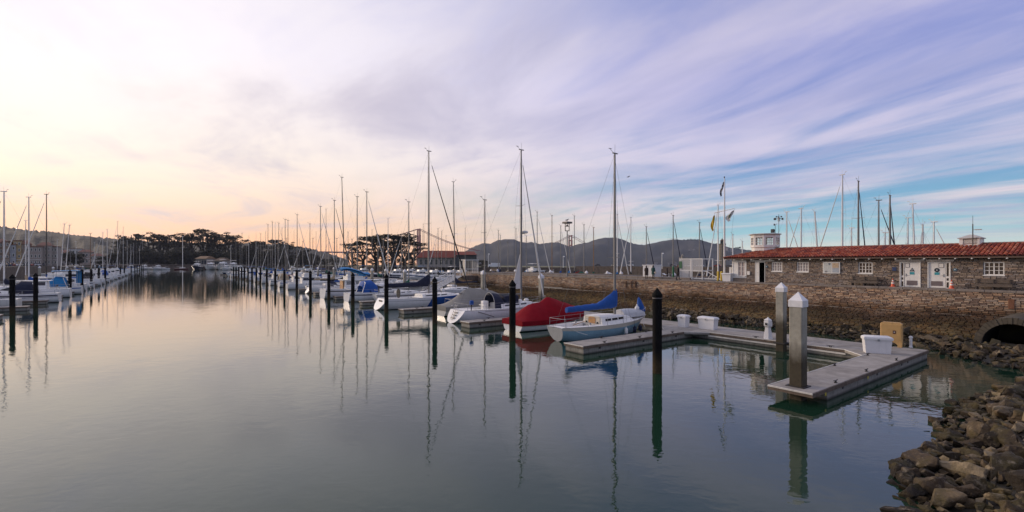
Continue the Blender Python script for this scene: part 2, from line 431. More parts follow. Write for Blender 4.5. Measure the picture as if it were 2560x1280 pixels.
M_MORT = stone_mat('lime mortar', [(.30, .25, .20), (.30, .25, .20)], 'obj', True)
M_MORT2 = mat('building mortar', (.20, .17, .145), .95, scale=3, bump=.004)

def stone_variants(prefix, m, n=4, seed=1):
    out = []; rd = random.Random(seed)
    for k in range(n):
        q = MB(); j = lambda a=.05: rd.uniform(-a, a)
        back = [(-.5, .5, -.5), (.5, .5, -.5), (.5, .5, .5), (-.5, .5, .5)]
        mid = [(x * .99, -.25, z * .99) for x, _, z in back]
        fr = [(x * (.90 + j(.04)), -.5 + j(.08), z * (.78 + j(.08))) for x, _, z in back]
        q.loft([back, mid, fr], True, True)
        me = bpy.data.meshes.new(prefix); me.from_pydata(q.v, [], q.f); me.materials.append(m); out.append(me)
    return out
def add_stone(q, c, sx_, sy_, sz_, rd, tone, tilt=None):
    """one dressed stone (front towards -y) into a joined mesh; tilt maps local points"""
    x, y, z = c; j = lambda a: rd.uniform(-a, a)
    bk = [(-.5, .3, -.5), (.5, .3, -.5), (.5, .3, .5), (-.5, .3, .5)]
    fr = [(a * .93, -.5 + j(.12), b * (.82 + j(.06))) for a, _, b in bk]
    vs = [(x + a * sx_, y + b * sy_, z + c_ * sz_) for a, b, c_ in bk + fr]
    if tilt: vs = [tilt(v) for v in vs]
    q.add(vs, [(0, 1, 5, 4), (1, 2, 6, 5), (2, 3, 7, 6), (3, 0, 4, 7), (4, 5, 6, 7)], tone)

def lay(courses, x0f, x1f, len_rng, holes, rd, gap=.018):
    """returns stones (xc, zc, len, h) in courses, leaving rectangular holes free"""
    out = []
    for z0, z1 in courses:
        blk = sorted([(a, b) for a, b, c, d_ in holes if c < z1 - .02 and d_ > z0 + .02])
        segs = []; cur = x0f
        for a, b in blk:
            if a > cur: segs.append((cur, a))
            cur = max(cur, b)
        if cur < x1f: segs.append((cur, x1f))
        for a, b in segs:
            x = a
            first = True
            while x < b - .02:
                ln = rd.uniform(*len_rng)
                if first: ln *= rd.uniform(.4, 1); first = False
                if b - (x + ln) < len_rng[0] * .6: ln = b - x
                ln = min(ln, b - x)
                out.append((x + ln / 2, (z0 + z1) / 2, ln - gap, (z1 - z0) - gap)); x += ln
    return out
def make_courses(z0, z1, lo, hi, rd):
    c = [z0]
    while c[-1] < z1 - lo * .9: c.append(min(z1, c[-1] + rd.uniform(lo, hi)))
    if z1 - c[-2] < lo * .5: c.pop(-2)
    c[-1] = z1
    return list(zip(c[:-1], c[1:]))
def face_of_stones(parent, stones, y, depth_, var, stuff_mat, name, near, nmax=300, seed=3, tilt=None, tiltrot=0.0):
    rd = random.Random(seed)
    stones = sorted(stones, key=near)
    for k, (x, z, ln, h) in enumerate(stones[:nmax]):
        dy = rd.uniform(-.018, .018)
        p = (x, y + dy, z)
        if tilt: p = tilt(p)
        o = bpy.data.objects.new(name, rd.choice(var)); C.objects.link(o); o.parent = parent
        o.location = p; o.scale = (ln, depth_, h); o.rotation_euler = (tiltrot, 0, 0) if tilt else (rd.uniform(-.02, .02), rd.uniform(-.012, .012), rd.uniform(-.03, .03))
    q = MB()
    for x, z, ln, h in stones[nmax:]:
        add_stone(q, (x, y + rd.uniform(-.018, .018), z), ln, depth_, h, rd, rd.random(), tilt)
    if q.v:
        tag(q.build('stonework', stuff_mat, parent), kind='stuff')

TW, ZP = 48.7, 3.5          # wall line and promenade height
def wall():
    root = tag(bpy.data.objects.new('quay_wall', None), kind='structure')
    # body of the wall with the mortar bed
    def foot(x):
        s = -x
        tf = np.interp(s, [-8, 20, 34, 60, 100], [43.4, 43.7, 44.6, 46.6, 47.2]); zf = np.interp(s, [-8, 18, 30, 100], [.55, .45, -.25, -.3]); return tf, zf
    q = MB(); xs = sorted(list(np.linspace(-86, 6, 93)) + [-7.06, -7.05, -3.56, -3.55]); rows = []
    for x in xs:
        tf, zf = foot(x)
        if -7.055 < x < -3.555: tf, zf = TW - .14, -1.4
        rows.append([(x, TW + 1.2, -1.5), (x, TW + 1.2, ZP - .002), (x, TW + .04, ZP - .002), (x, TW + .02, 1.55), (x, TW - .1, 1.50), (x, tf, zf), (x, tf - .1, -1.5)])
    q.loft(rows, True, True)
    root = tag(q.build('quay_wall', M_MORT, None, (0, 0, 0), RZ), kind='structure')
    rd = random.Random(11)
    st_ = lay(make_courses(1.55, ZP - .14, .095, .15, rd), -86, 6, (.24, .66), [], rd)
    face_of_stones(root, st_, TW - .0, .12, stone_variants('stone', MW_O, 5, 2), MW_A, 'stone', lambda a: -a[0], 300, 5)
    # coping along the edge
    q = MB(); x = -86
    while x < 6:
        ln = 1.6; q.cbox(x + .01, x + ln - .01, TW - .10, TW + .45, ZP - .14, ZP + .02, .02); x += ln
    q.build('coping', mat('worn coping', (.16, .135, .115), .9, col2=(.26, .22, .19), scale=2, bump=.01), root)
    # sloping foot paved with small cobbles
    q = MB(); st2 = []; rd = random.Random(17)
    rows_n = 17
    for k in range(rows_n):
        x = -86.0; u = (k + .5) / rows_n
        while x < 6:
            ln = rd.uniform(.24, .46)
            if not (-7.0 < x + ln / 2 < -3.6 and u > .30): st2.append((x + ln / 2, u, ln - .03, .30))
            x += ln
    def tl(x, u, off=0):
        tf, zf = foot(x); return Vector((x, (TW - .1) + (tf - TW + .1) * u - off * .25, 1.50 + (zf - 1.5) * u + off))
    st2.sort(key=lambda a: -a[0] - a[1] * 3)
    var = stone_variants('cobble', MW_O, 4, 8)
    for k, (x, u, ln, h) in enumerate(st2):
        tf, zf = foot(x); sl_ = math.atan2(1.5 - zf, TW - .1 - tf); L_ = math.hypot(1.5 - zf, TW - .1 - tf) / rows_n
        dz = rd.uniform(-.02, .03)
        if k < 300:
            o = bpy.data.objects.new('cobble', rd.choice(var)); C.objects.link(o); o.parent = root
            o.location = tl(x, u, .03 + dz); o.scale = (ln, .16, L_ - .03); o.rotation_euler = (-(math.pi / 2 - sl_), 0, rd.uniform(-.08, .08))
        else:
            c = tl(x, u, .03 + dz); a = -(math.pi / 2 - sl_); ca, sa = math.cos(a), math.sin(a)
            j = lambda v: rd.uniform(-v, v)
            bk = [(-.5, .3, -.5), (.5, .3, -.5), (.5, .3, .5), (-.5, .3, .5)]
            fr = [(p * .88, -.5 + j(.15), r * (.8 + j(.08))) for p, _, r in bk]
            vs = []
            for p, b, r in bk + fr:
                X_, Y_, Z_ = p * ln, b * .16, r * (L_ - .03)
                vs.append((c.x + X_, c.y + Y_ * ca - Z_ * sa, c.z + Y_ * sa + Z_ * ca))
            q.add(vs, [(0, 1, 5, 4), (1, 2, 6, 5), (2, 3, 7, 6), (3, 0, 4, 7), (4, 5, 6, 7)], rd.random())
    tag(q.build('cobble', MW_A, root), kind='stuff')
    # light ledge course where the upright wall meets the paved foot
    q = MB(); x = -86; rd = random.Random(4)
    while x < 6:
        ln = rd.uniform(.3, .6)
        if rd.random() < .93: q.cbox(x + .01, x + ln - .01, TW - .22, TW - .02, 1.44, 1.60 + rd.uniform(-.02, .02), .012)
        x += ln
    q.build('ledge', mat('ledge stone', (.13, .11, .09), .9, col2=(.30, .26, .21), scale=1.2, bump=.01), root)
    # worn concrete patches on the wall
    for (px0, px1, py0, py1) in ((1342, 1407, 715, 719), (1408, 1446, 721, 723)):
        s0, s1 = s_at(px0, TW), s_at(px1, TW); d0 = depth(s0, TW)
        q = MB(); q.cbox(-s0, -s1, TW - .13, TW - .04, zof(py1, d0), zof(py0, d0), .01); q.build('ledge', M_CONC, root)
    # rusty iron brackets and a dark drain hole
    MR = mat('rusty iron', (.045, .028, .02), .9, col2=(.10, .05, .03), scale=6)
    for px in (1567, 1580, 1590):
        s0 = s_at(px, TW); d0 = depth(s0, TW); q = MB()
        q.box(-s0 - .09, -s0 + .09, TW - .16, TW - .05, zof(719, d0), zof(703, d0)); q.build('bracket', MR, root)
    s0 = s_at(1555, TW); s1 = s_at(1592, TW); d0 = depth(s0, TW)
    q = MB(); q.box(-s0, -s1, TW - .20, TW - .12, zof(707.5, d0), zof(705.5, d0)); q.build('bracket', MR, root)
    s0 = s_at(2529, TW); d0 = depth(s0, TW); q = MB(); q.cbox(-s0 - .16, -s0 + .16, TW - .11, TW - .02, zof(772, d0), zof(748, d0), .02)
    q.build('stain', mat('rust run', (.11, .045, .02), .9, col2=(.2, .09, .05), scale=5), root)
    return root
wall_o = wall()

# promenade
q = MB(); q.box(-86, 6, TW + .46, 62, ZP - 3, ZP); prom = tag(q.build('promenade', mat('dark worn asphalt', (.055, .05, .05), .9, col2=(.085, .078, .074), scale=.5, bump=.004, bscale=20), None, (0, 0, 0), RZ), kind='structure')
q = MB()
for k in range(28):
    x = -86 + k * 1.9; q.cbox(x, x + 1.88, TW + 1.4, TW + 1.75, ZP, ZP + .26, .03)
kb = tag(q.build('kerb', mat('weathered kerb', (.15, .125, .105), .9, col2=(.24, .2, .17), scale=1.5), None, (0, 0, 0), RZ), kind='structure')
q = MB(); q.box(-86, 6, 61.7, 62.1, -2, ZP + .12); tag(q.build('far_kerb', M_QUAY, None, (0, 0, 0), RZ), kind='structure')

# ---------------------------------------------------------------- culvert
def culvert():
    cx, cy, cz, ri, ro = -s_at(2532, 43.0), 42.9, .26, 1.42, 1.78
    root = empty('culvert', LV(cx, cy, cz), RZ, label='round stone culvert mouth opening at the foot of the quay wall', cat='culvert')
    n = 24
    q = MB(); rings = []
    for yy in (0.12, 5.5):
        rings.append([(math.cos(a) * ro, yy, math.sin(a) * ro) for a in [math.pi * 1.0 - math.pi * k / n for k in range(n + 1)]] + [(ro, yy, -1), (-ro, yy, -1)])
    q.loft(rings, True, False); q.build('barrel', mat('culvert stone', (.045, .037, .026), .9, col2=(.09, .075, .053), scale=3, bump=.02), root)
    q = MB(); rings = []
    for yy in (0.0, 7.5):
        rings.append([(math.cos(a) * ri, yy, math.sin(a) * ri) for a in [math.pi - math.pi * k / n for k in range(n + 1)]] + [(ri, yy, -1), (-ri, yy, -1)])
    q.loft(rings, True, False)
    q.add(rings[1], [tuple(range(len(rings[1])))])
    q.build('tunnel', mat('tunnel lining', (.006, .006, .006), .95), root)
    M = mat('voussoir stone', (.05, .041, .029), .9, col2=(.10, .085, .062), scale=1.2, bump=.02, randobj=.12); rd = random.Random(3)
    k = -4
    while k < 26:
        a0, a1 = math.pi - math.pi * k / 22, math.pi - math.pi * (k + 1) / 22
        if k < 0 or k >= 22:
            sgn = -1 if k < 0 else 1; j = (-k if k < 0 else k - 21) - 1
            q = MB(); x0, x1 = sorted((sgn * ri, sgn * ro)); q.cbox(x0, x1, -.03, .3, -.26 * (j + 1) + .01, -.26 * j, .02)
        else:
            g = .005; r1 = ro + rd.uniform(-.02, .05)
            f = lambda r, a, y: (math.cos(a) * r, y, math.sin(a) * r)
            dy = rd.uniform(-.03, .02)
            q = MB(); q.loft([[f(ri - .01, a0 - g, dy), f(r1, a0 - g, dy), f(r1, a1 + g, dy), f(ri - .01, a1 + g, dy)], [f(ri - .01, a0 - g, .3), f(r1, a0 - g, .3), f(r1, a1 + g, .3), f(ri - .01, a1 + g, .3)]], True, True)
        q.build('arch_stone', M, root); k += 1
culvert()

# ---------------------------------------------------------------- rock bank
wl_px = [(2250, 1420), (2300, 1280), (2250, 1185), (2335, 1120), (2345, 1062), (2420, 1006), (2560, 965), (2620, 940), (2560, 925), (2470, 912), (2390, 893), (2330, 872), (2190, 858), (2010, 828), (1860, 814), (1760, 804), (1655, 797)]
wl = [W(a, b, 0.0) for a, b in wl_px]
poly = [(v.x, v.y) for v in wl] + [xy(ST(36, 46)), xy(ST(36, 50)), xy(ST(-30, 50)), (45, -5), (8, -5)]
PA = np.array(poly)
def bank_sd(x, y):
    """signed distance to the waterline, positive on land"""
    nW = len(wl); best = 1e9
    for i in range(nW - 1):
        ax, ay = PA[i]; bx, by = PA[i + 1]; dx, dy = bx - ax, by - ay
        t = max(0, min(1, ((x - ax) * dx + (y - ay) * dy) / (dx * dx + dy * dy)))
        best = min(best, math.hypot(x - ax - t * dx, y - ay - t * dy))
    ins = False; j = len(PA) - 1
    for i in range(len(PA)):
        xi, yi = PA[i]; xj, yj = PA[j]
        if (yi > y) != (yj > y) and x < (xj - xi) * (y - yi) / (yj - yi) + xi: ins = not ins
        j = i
    return best if ins else -best
def bank_z(x, y, dlim=None):
    dd = bank_sd(x, y)
    far = y > 22
    t = U2.x * x + U2.y * y; s = U1.x * x + U1.y * y
    k = .22 if dd > 0 else .45
    z = dd * k
    if dd > 0:
        z = min(z, (.30 if t > 30 else 1.5) + .03 * dd)
    return z
gx = np.arange(4, 62, .8); gy = np.arange(2, 60, .8); q = MB(); idx = {}
for i, x in enumerate(gx):
    for j, y in enumerate(gy):
        z = bank_z(x, y)
        idx[i, j] = len(q.v); q.v.append((x, y, max(z, -4) - .10))
for i in range(len(gx) - 1):
    for j in range(len(gy) - 1):
        t = U2.x * gx[i] + U2.y * gy[j]
        s_ = U1.x * gx[i] + U1.y * gy[j]
        if t < 48 and q.v[idx[i, j]][2] > -3.8 and not (t > 43.0 and abs(s_ - s_at(2532, 43.0)) < 1.9): q.f.append((idx[i, j], idx[i + 1, j], idx[i + 1, j + 1], idx[i, j + 1]))
bank = tag(q.build('rock_bank', mat('wet shingle', (.022, .019, .014), .8, col2=(.05, .042, .03), scale=2, bump=.03, bscale=6), smooth=60), kind='structure')

def rock_mat(name, src):
    m = stone_mat(name, [(.085, .060, .033), (.034, .025, .016), (.14, .102, .058), (.055, .039, .024), (.10, .073, .044), (.024, .018, .012), (.21, .165, .105), (.066, .052, .025), (.042, .031, .018)], src, False, .045)
    t = m.node_tree; n = t.nodes; l = t.links; p = n['Principled BSDF']
    src_ = p.inputs['Base Color'].links[0].from_socket
    g = n.new('ShaderNodeNewGeometry'); sp = n.new('ShaderNodeSeparateXYZ'); l.new(g.outputs['Position'], sp.inputs[0])
    # wet, weed-dark tide line just above the water; mustard and green weed in patches
    r = n.new('ShaderNodeMapRange'); r.inputs[1].default_value = .02; r.inputs[2].default_value = .40; r.inputs[3].default_value = .35; r.inputs[4].default_value = 1; l.new(sp.outputs[2], r.inputs[0])
    h = n.new('ShaderNodeHueSaturation'); l.new(src_, h.inputs['Color']); l.new(r.outputs[0], h.inputs['Value'])
    x = n.new('ShaderNodeTexNoise'); x.inputs['Scale'].default_value = 1.6; x.inputs['Detail'].default_value = 7; l.new(g.outputs['Position'], x.inputs['Vector'])
    r2 = n.new('ShaderNodeMapRange'); r2.inputs[1].default_value = .5; r2.inputs[2].default_value = .68; l.new(x.outputs[0], r2.inputs[0])
    mx = n.new('ShaderNodeMix'); mx.data_type = 'RGBA'; l.new(h.outputs[0], mx.inputs[6]); mx.inputs[7].default_value = (.075, .060, .017, 1)
    ml = n.new('ShaderNodeMath'); ml.operation = 'MULTIPLY'; l.new(r2.outputs[0], ml.inputs[0]); ml.inputs[1].default_value = .6; l.new(ml.outputs[0], mx.inputs[0])
    x3 = n.new('ShaderNodeTexNoise'); x3.inputs['Scale'].default_value = 5; x3.inputs['Detail'].default_value = 8; x3.inputs['Roughness'].default_value = .7; l.new(g.outputs['Position'], x3.inputs['Vector'])
    r3 = n.new('ShaderNodeMapRange'); r3.inputs[1].default_value = .56; r3.inputs[2].default_value = .70; l.new(x3.outputs[0], r3.inputs[0])
    mx3 = n.new('ShaderNodeMix'); mx3.data_type = 'RGBA'; l.new(mx.outputs[2], mx3.inputs[6]); mx3.inputs[7].default_value = (.24, .20, .145, 1)
    m3 = n.new('ShaderNodeMath'); m3.operation = 'MULTIPLY'; l.new(r3.outputs[0], m3.inputs[0]); m3.inputs[1].default_value = .75; l.new(m3.outputs[0], mx3.inputs[0])
    l.new(mx3.outputs[2], p.inputs['Base Color'])
    p.inputs['Roughness'].default_value = .72
    return m
MR_O, MR_A = rock_mat('riprap rock', 'obj'), rock_mat('riprap rubble', 'attr')
import bmesh
def rock_mesh(seed, npts, flat=.62, sub=False):
    rd = random.Random(seed); bm = bmesh.new()
    for k in range(npts):
        v = Vector((rd.gauss(0, 1), rd.gauss(0, 1), rd.gauss(0, 1))).normalized() * rd.uniform(.80, 1.0)
        v = Vector((max(-.75, min(.8, v.x)) * 1.25, max(-.7, min(.72, v.y)) * rd.uniform(.66, .85), max(-.6, min(.62, v.z)) * flat))
        bm.verts.new(v)
    r = bmesh.ops.convex_hull(bm, input=bm.verts)
    bmesh.ops.delete(bm, geom=[g for g in r['geom_interior'] if isinstance(g, bmesh.types.BMVert)], context='VERTS')
    if sub:
        bmesh.ops.bevel(bm, geom=list(bm.edges), offset=.045, segments=1, affect='EDGES', profile=.5)
        bmesh.ops.triangulate(bm, faces=list(bm.faces))
        bmesh.ops.subdivide_edges(bm, edges=[e_ for e_ in bm.edges if e_.calc_length() > .35], cuts=1, use_grid_fill=False)
        bmesh.ops.triangulate(bm, faces=list(bm.faces))
        bmesh.ops.subdivide_edges(bm, edges=[e_ for e_ in bm.edges if e_.calc_length() > .22], cuts=1, use_grid_fill=False)
        bmesh.ops.triangulate(bm, faces=list(bm.faces))
        for v in bm.verts:
            f = mnoise.fractal(v.co * 1.7 + Vector((seed, 0, 0)), 1.0, 2, 4) * .12 + (mnoise.cell(v.co * 3.2 + Vector((seed, 0, 0))) - .5) * .035
            v.co += v.co.normalized() * f
    me = bpy.data.meshes.new('rock'); bm.to_mesh(me); bm.free(); return me
near_v = [rock_mesh(100 + k, 11 + k % 5, .72, sub=True) for k in range(14)]
for me in near_v:
    me.materials.append(MR_O); me.polygons.foreach_set('use_smooth', [True] * len(me.polygons)); me.set_sharp_from_angle(angle=R(22))
far_v = [rock_mesh(200 + k, 9, .7) for k in range(10)]
far_data = [([v.co.copy() for v in me.vertices], [tuple(p.vertices) for p in me.polygons]) for me in far_v]
rd = random.Random(21); rocks = []
def scatter(x0, x1, y0, y1, step, smin, smax):
    x = x0
    while x < x1:
        y = y0
        while y < y1:
            px_, py_ = x + rd.uniform(-.5, .5) * step, y + rd.uniform(-.5, .5) * step
            dd = bank_sd(px_, py_); t = U2.x * px_ + U2.y * py_; s = U1.x * px_ + U1.y * py_
            if dd > (-.25 if y < 23 else -.45) and 0 < (px_ / py_) * F + CX < 2760 and t < 46.5 - .0 * s:
                tf = np.interp(s, [-8, 20, 34, 60], [43.4, 43.7, 44.6, 46.6])
                if t < tf + .2 and not (abs(-s - (-s_at(2524, 43.0))) < 1.45 and t > 41.6):
                    rocks.append((px_, py_, rd.uniform(smin, smax) * (rd.uniform(1.4, 2.3) if rd.random() < .11 else 1)))
            y += step
        x += step
scatter(7, 26, 6, 23.5, .25, .09, .27)
scatter(12, 46, 23.5, 60, .33, .12, .28)
big = [(2252, 1160, .55), (2300, 1145, .75), (2285, 1175, .45), (2480, 1090, .7), (2530, 1130, .75), (2520, 1040, .55), (2360, 1240, .6), (2400, 1180, .6), (2450, 1230, .5), (2540, 1010, .5), (2548, 935, .5), (2300, 1215, .5), (2500, 1190, .7)]
bigset = set()
for a, b, s_ in big:
    v = W(a, b + 12, .15); rocks.append((v.x, v.y, s_ * .85)); bigset.add((v.x, v.y))
rocks.sort(key=lambda r_: math.hypot(r_[0], r_[1]) / r_[2])
q = MB()
for k, (x, y, s_) in enumerate(rocks):
    z = bank_z(x, y); rot = (rd.uniform(-.45, .45), rd.uniform(-.45, .45), rd.uniform(0, 6.28))
    zz_ = z + s_ * rd.uniform(.05, .65) - .05
    if (x, y) in bigset: zz_ = max(z, -.05) + s_ * .18; rot = (rot[0] * .4, rot[1] * .4, rot[2])
    if k < 300:
        o = bpy.data.objects.new('rock', rd.choice(near_v)); C.objects.link(o); o.parent = bank
        o.location = (x, y, zz_); o.rotation_euler = rot; o.scale = (s_ * rd.uniform(.85, 1.2), s_ * rd.uniform(.8, 1.1), s_ * rd.uniform(.95, 1.35))
    else:
        vs, fs = far_data[k % len(far_data)]
        from mathutils import Euler
        Mx = Matrix.LocRotScale(Vector((x, y, zz_)), Euler(rot), Vector((s_, s_, s_ * 1.25)))
        q.add([Mx @ v for v in vs], fs, rd.random())
tag(q.build('rubble', MR_A, bank, smooth=30), kind='stuff')
# ---------------------------------------------------------------- long stone building with a tiled roof
M_WHITE = mat('white paint', (.72, .70, .66), .5, var=.06, scale=3, streaks=.12)
M_WHITE2 = mat('white gelcoat', (.74, .74, .74), .25, var=.04, scale=1.5, streaks=.10)
M_GLASS = mat('window glass', (.02, .024, .028), .06, var=.3, scale=1)
M_BLIND = mat('drawn blind behind glass', (.42, .36, .34), .25, var=.15, scale=2)
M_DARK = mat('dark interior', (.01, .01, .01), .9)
M_STEEL = mat('galvanised steel', (.30, .31, .32), .45, metal=.6, scale=4)
TB = 49.9
def bx_(px): return -s_at(px, TB)
def bz_(py, px): return zof(py, depth(s_at(px, TB), TB))
def rect(px0, px1, py0, py1):
    pm = (px0 + px1) / 2; return bx_(px0), bx_(px1), bz_(py1, pm), bz_(py0, pm)
def window_unit(parent, r, y, sashes=2, nx=2, nz=3, glass=None, fw=.07, name='window'):
    x0, x1, z0, z1 = r
    q = MB(); yo, yi = y - .05, y + .06
    q.box(x0, x1, yo, yi, z0, z0 + fw * 1.2); q.box(x0, x1, yo, yi, z1 - fw, z1)
    q.box(x0, x0 + fw, yo, yi, z0 + fw * 1.2, z1 - fw); q.box(x1 - fw, x1, yo, yi, z0 + fw * 1.2, z1 - fw)
    sw = (x1 - x0 - 2 * fw) / sashes
    for k in range(1, sashes):
        xm = x0 + fw + sw * k; q.box(xm - fw * .5, xm + fw * .5, yo + .01, yi, z0 + fw * 1.2, z1 - fw)
    q.box(x0 - .04, x1 + .04, y - .16, yo - .002, z0 - .05, z0 + .03)
    wdw = q.build(name, M_WHITE, parent)
    for k in range(sashes):
        a = x0 + fw + sw * k + (fw * .5 if k else 0); b = x0 + fw + sw * (k + 1) - (fw * .5 if k < sashes - 1 else 0)
        c, d_ = z0 + fw * 1.2, z1 - fw; bw_ = .022
        q = MB()
        for i in range(1, nx): xx = a + (b - a) * i / nx; q.box(xx - bw_, xx + bw_, y - .03, y + .03, c, d_)
        for i in range(1, nz): zz_ = c + (d_ - c) * i / nz; q.box(a, b, y - .025, y + .028, zz_ - bw_ * .8, zz_ + bw_ * .8)
        q.build('sash', M_WHITE, wdw)
        for i in range(nx):
            for j in range(nz):
                p = MB(); xa, xb = a + (b - a) * i / nx, a + (b - a) * (i + 1) / nx; za, zb = c + (d_ - c) * j / nz, c + (d_ - c) * (j + 1) / nz
                p.add([(xa, y + .03, za), (xb, y + .03, za), (xb, y + .03, zb), (xa, y + .03, zb)], [(0, 1, 2, 3)])
                p.build('pane', glass or M_GLASS, wdw)
    return wdw
def building():
    xL, xR = bx_(1866), 5.5
    root = empty('boathouse_building', LV(0, 0, 0), RZ, label='long low stone building with red tiled roof and small white lookout turret', cat='building')
    ZE = 6.0
    wins = [rect(1929, 1955, 655, 679), rect(1992, 2021, 655, 680), rect(2146, 2181, 656, 684), rect(2459, 2511, 655, 688.5)]
    board = rect(2058, 2101, 655, 683.5)
    d1 = rect(2250, 2301, 654.5, 719.5); d2 = rect(2320, 2376, 654.5, 720.5); d0 = rect(1888, 1913, 654, 708)
    d1 = (d1[0], d1[1], ZP, d1[3]); d2 = (d2[0], d2[1], ZP, d2[3]); d0 = (d0[0], d0[1], ZP, d0[3])
    holes = [(a - .02, b + .02, c - .02, d_ + .02) for a, b, c, d_ in wins + [d0, d1, d2]]
    # wall body with real openings: horizontal bands between the hole edges
    q = MB(); ys = (TB + .06, TB + .40)
    zs = sorted(set([ZP, ZE] + [v for h in holes for v in h[2:]])); zs = [z for z in zs if ZP <= z <= ZE]
    for z0, z1 in zip(zs[:-1], zs[1:]):
        if z1 - z0 < 1e-4: continue
        zm = (z0 + z1) / 2; cur = xL
        for a, b, c, d_ in sorted(h for h in holes if h[2] < zm < h[3]):
            if a > cur: q.box(cur, a, ys[0], ys[1], z0, z1)
            cur = b
        q.box(cur, xR, ys[0], ys[1], z0, z1)
    q.box(xL, xL + .35, ys[1], TB + 6.5, ZP, ZE); q.box(xR - .35, xR, ys[1], TB + 6.5, ZP, ZE); q.box(xL + .35, xR - .35, TB + 6.2, TB + 6.5, ZP, ZE)
    q.build('wall', M_MORT2, root)
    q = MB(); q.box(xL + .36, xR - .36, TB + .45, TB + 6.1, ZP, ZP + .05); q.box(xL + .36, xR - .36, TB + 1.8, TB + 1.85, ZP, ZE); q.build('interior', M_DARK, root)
    rd = random.Random(31)
    stn = lay(make_courses(ZP, ZE - .05, .08, .14, rd), xL, xR, (.2, .52), [h for h in holes], rd, .014)
    face_of_stones(root, stn, TB + .03, .10, stone_variants('stone', MB_O, 5, 12), MB_A, 'stone', lambda a: -a[0], 300, 9)
    for i, r in enumerate(wins):
        window_unit(root, r, TB + .10, 2, 2, 3, M_BLIND if i < 2 else M_GLASS)
    # notice board
    x0, x1, z0, z1 = board; nb = MB(); nb.cbox(x0, x1, TB - .10, TB - .02, z0, z1, .01); nbo = nb.build('notice_board', M_WHITE, root)
    def sheet(a, b, c, d_, m, nm='poster'):
        p = MB(); p.box(x0 + (x1 - x0) * a, x0 + (x1 - x0) * b, TB - .112, TB - .102, z0 + (z1 - z0) * c, z0 + (z1 - z0) * d_); p.build(nm, m, nbo)
    G = lambda n_, c: mat(n_, c, .5, var=.2, scale=9)
    sheet(.07, .50, .08, .92, G('pale chart paper', (.50, .52, .50))); 
    sheet(.34, .45, .74, .91, G('slate blue print', (.18, .24, .34)))
    sheet(.56, .93, .50, .90, G('tan poster', (.48, .36, .24)))
    sheet(.56, .93, .08, .44, G('blue-grey notices', (.36, .40, .44)))
    sheet(.56, .93, .455, .475, G('board trim', (.06, .06, .09)), 'trim')
    sheet(.14, .28, .10, .18, G('dark print', (.10, .08, .10))); sheet(.14, .26, .20, .23, G('dark print', (.10, .08, .10)))
    # open doorway on the left
    x0, x1, z0, z1 = d0
    q = MB(); q.box(x0, x0 + .05, TB - .04, TB + .35, z0, z1); q.box(x1 - .05, x1, TB - .04, TB + .35, z0, z1); q.box(x0 + .05, x1 - .05, TB - .04, TB + .35, z1 - .08, z1)
    q.box(x0 - .5, x1 + .9, TB - .06, TB - .01, z1 + .02, z1 + .16)
    q.build('door_frame', M_WHITE, root)
    q = MB(); w_ = (x1 - x0) * .42; q.cbox(x0 + .05, x0 + w_, TB - .02, TB + .03, z0 + .02, z1 - .09, .01); dl = q.build('door', M_WHITE, root)
    q = MB(); q.tube((x0 + w_ - .08, TB - .08, z0 + 1.0), (x0 + w_ - .2, TB - .08, z0 + 1.0), .015); q.build('handle', M_STEEL, dl)
    # the two marked doors
    navy = mat('navy sign', (.012, .022, .035), .4); teal = mat('teal sign', (.02, .22, .27), .4, col2=(.06, .36, .40), scale=4); pictw = mat('sign white', (.6, .62, .62), .5)
    for (x0, x1, z0, z1), side in ((d1, -1), (d2, 1)):
        sw = (x1 - x0) * .22
        a, b = (x0 + sw, x1 - .04) if side < 0 else (x0 + .04, x1 - sw)   # door leaf
        sa, sb = (x0 + .04, x0 + sw - .02) if side < 0 else (x1 - sw + .02, x1 - .04)
        q = MB(); q.box(x0 - .02, x0 + .04, TB - .05, TB + .3, z0, z1); q.box(x1 - .04, x1 + .02, TB - .05, TB + .3, z0, z1); q.box(x0 + .04, x1 - .04, TB - .05, TB + .3, z1 - .06, z1)
        q.build('door_frame', M_WHITE, root)
        q = MB(); q.cbox(a, b, TB + .02, TB + .07, z0 + .02, z1 - .07, .008); door = q.build('door', M_WHITE, root)
        # sidelight: frame with three dark lights
        q = MB(); zz_ = [z0 + .05, z0 + .48, z0 + .60, z0 + .80, z0 + .95, z1 - .1]; mt = .05
        q.box(sa, sa + mt, TB + .0, TB + .06, z0, z1 - .06); q.box(sb - mt, sb, TB + .0, TB + .06, z0, z1 - .06)
        q.box(sa + mt, sb - mt, TB, TB + .06, z0, zz_[0]); q.box(sa + mt, sb - mt, TB, TB + .06, zz_[1], zz_[2]); q.box(sa + mt, sb - mt, TB, TB + .06, zz_[3], zz_[4]); q.box(sa + mt, sb - mt, TB, TB + .06, zz_[5], z1 - .06)
        sl_ = q.build('sidelight', M_WHITE, root)
        for k in (0, 2, 4):
            p = MB(); p.add([(sa + mt, TB + .04, zz_[k]), (sb - mt, TB + .04, zz_[k]), (sb - mt, TB + .04, zz_[k + 1]), (sa + mt, TB + .04, zz_[k + 1])], [(0, 1, 2, 3)]); p.build('pane', M_GLASS, sl_)
        W_ = b - a; Hh = z1 - z0; yf = TB + .012
        def pl(u0, u1, v0, v1, m, nm, th=.008, yy=None):
            p = MB(); yy = yf if yy is None else yy; p.box(a + W_ * u0, a + W_ * u1, yy - th, yy, z0 + Hh * v0, z0 + Hh * v1); return p.build(nm, m, door)
        pl(.14, .84, .08, .26, mat('brushed kick plate', (.17, .14, .14), .45, metal=.3, scale=3), 'kick_plate')
        fx = (.06, .34) if side < 0 else (.60, .92)
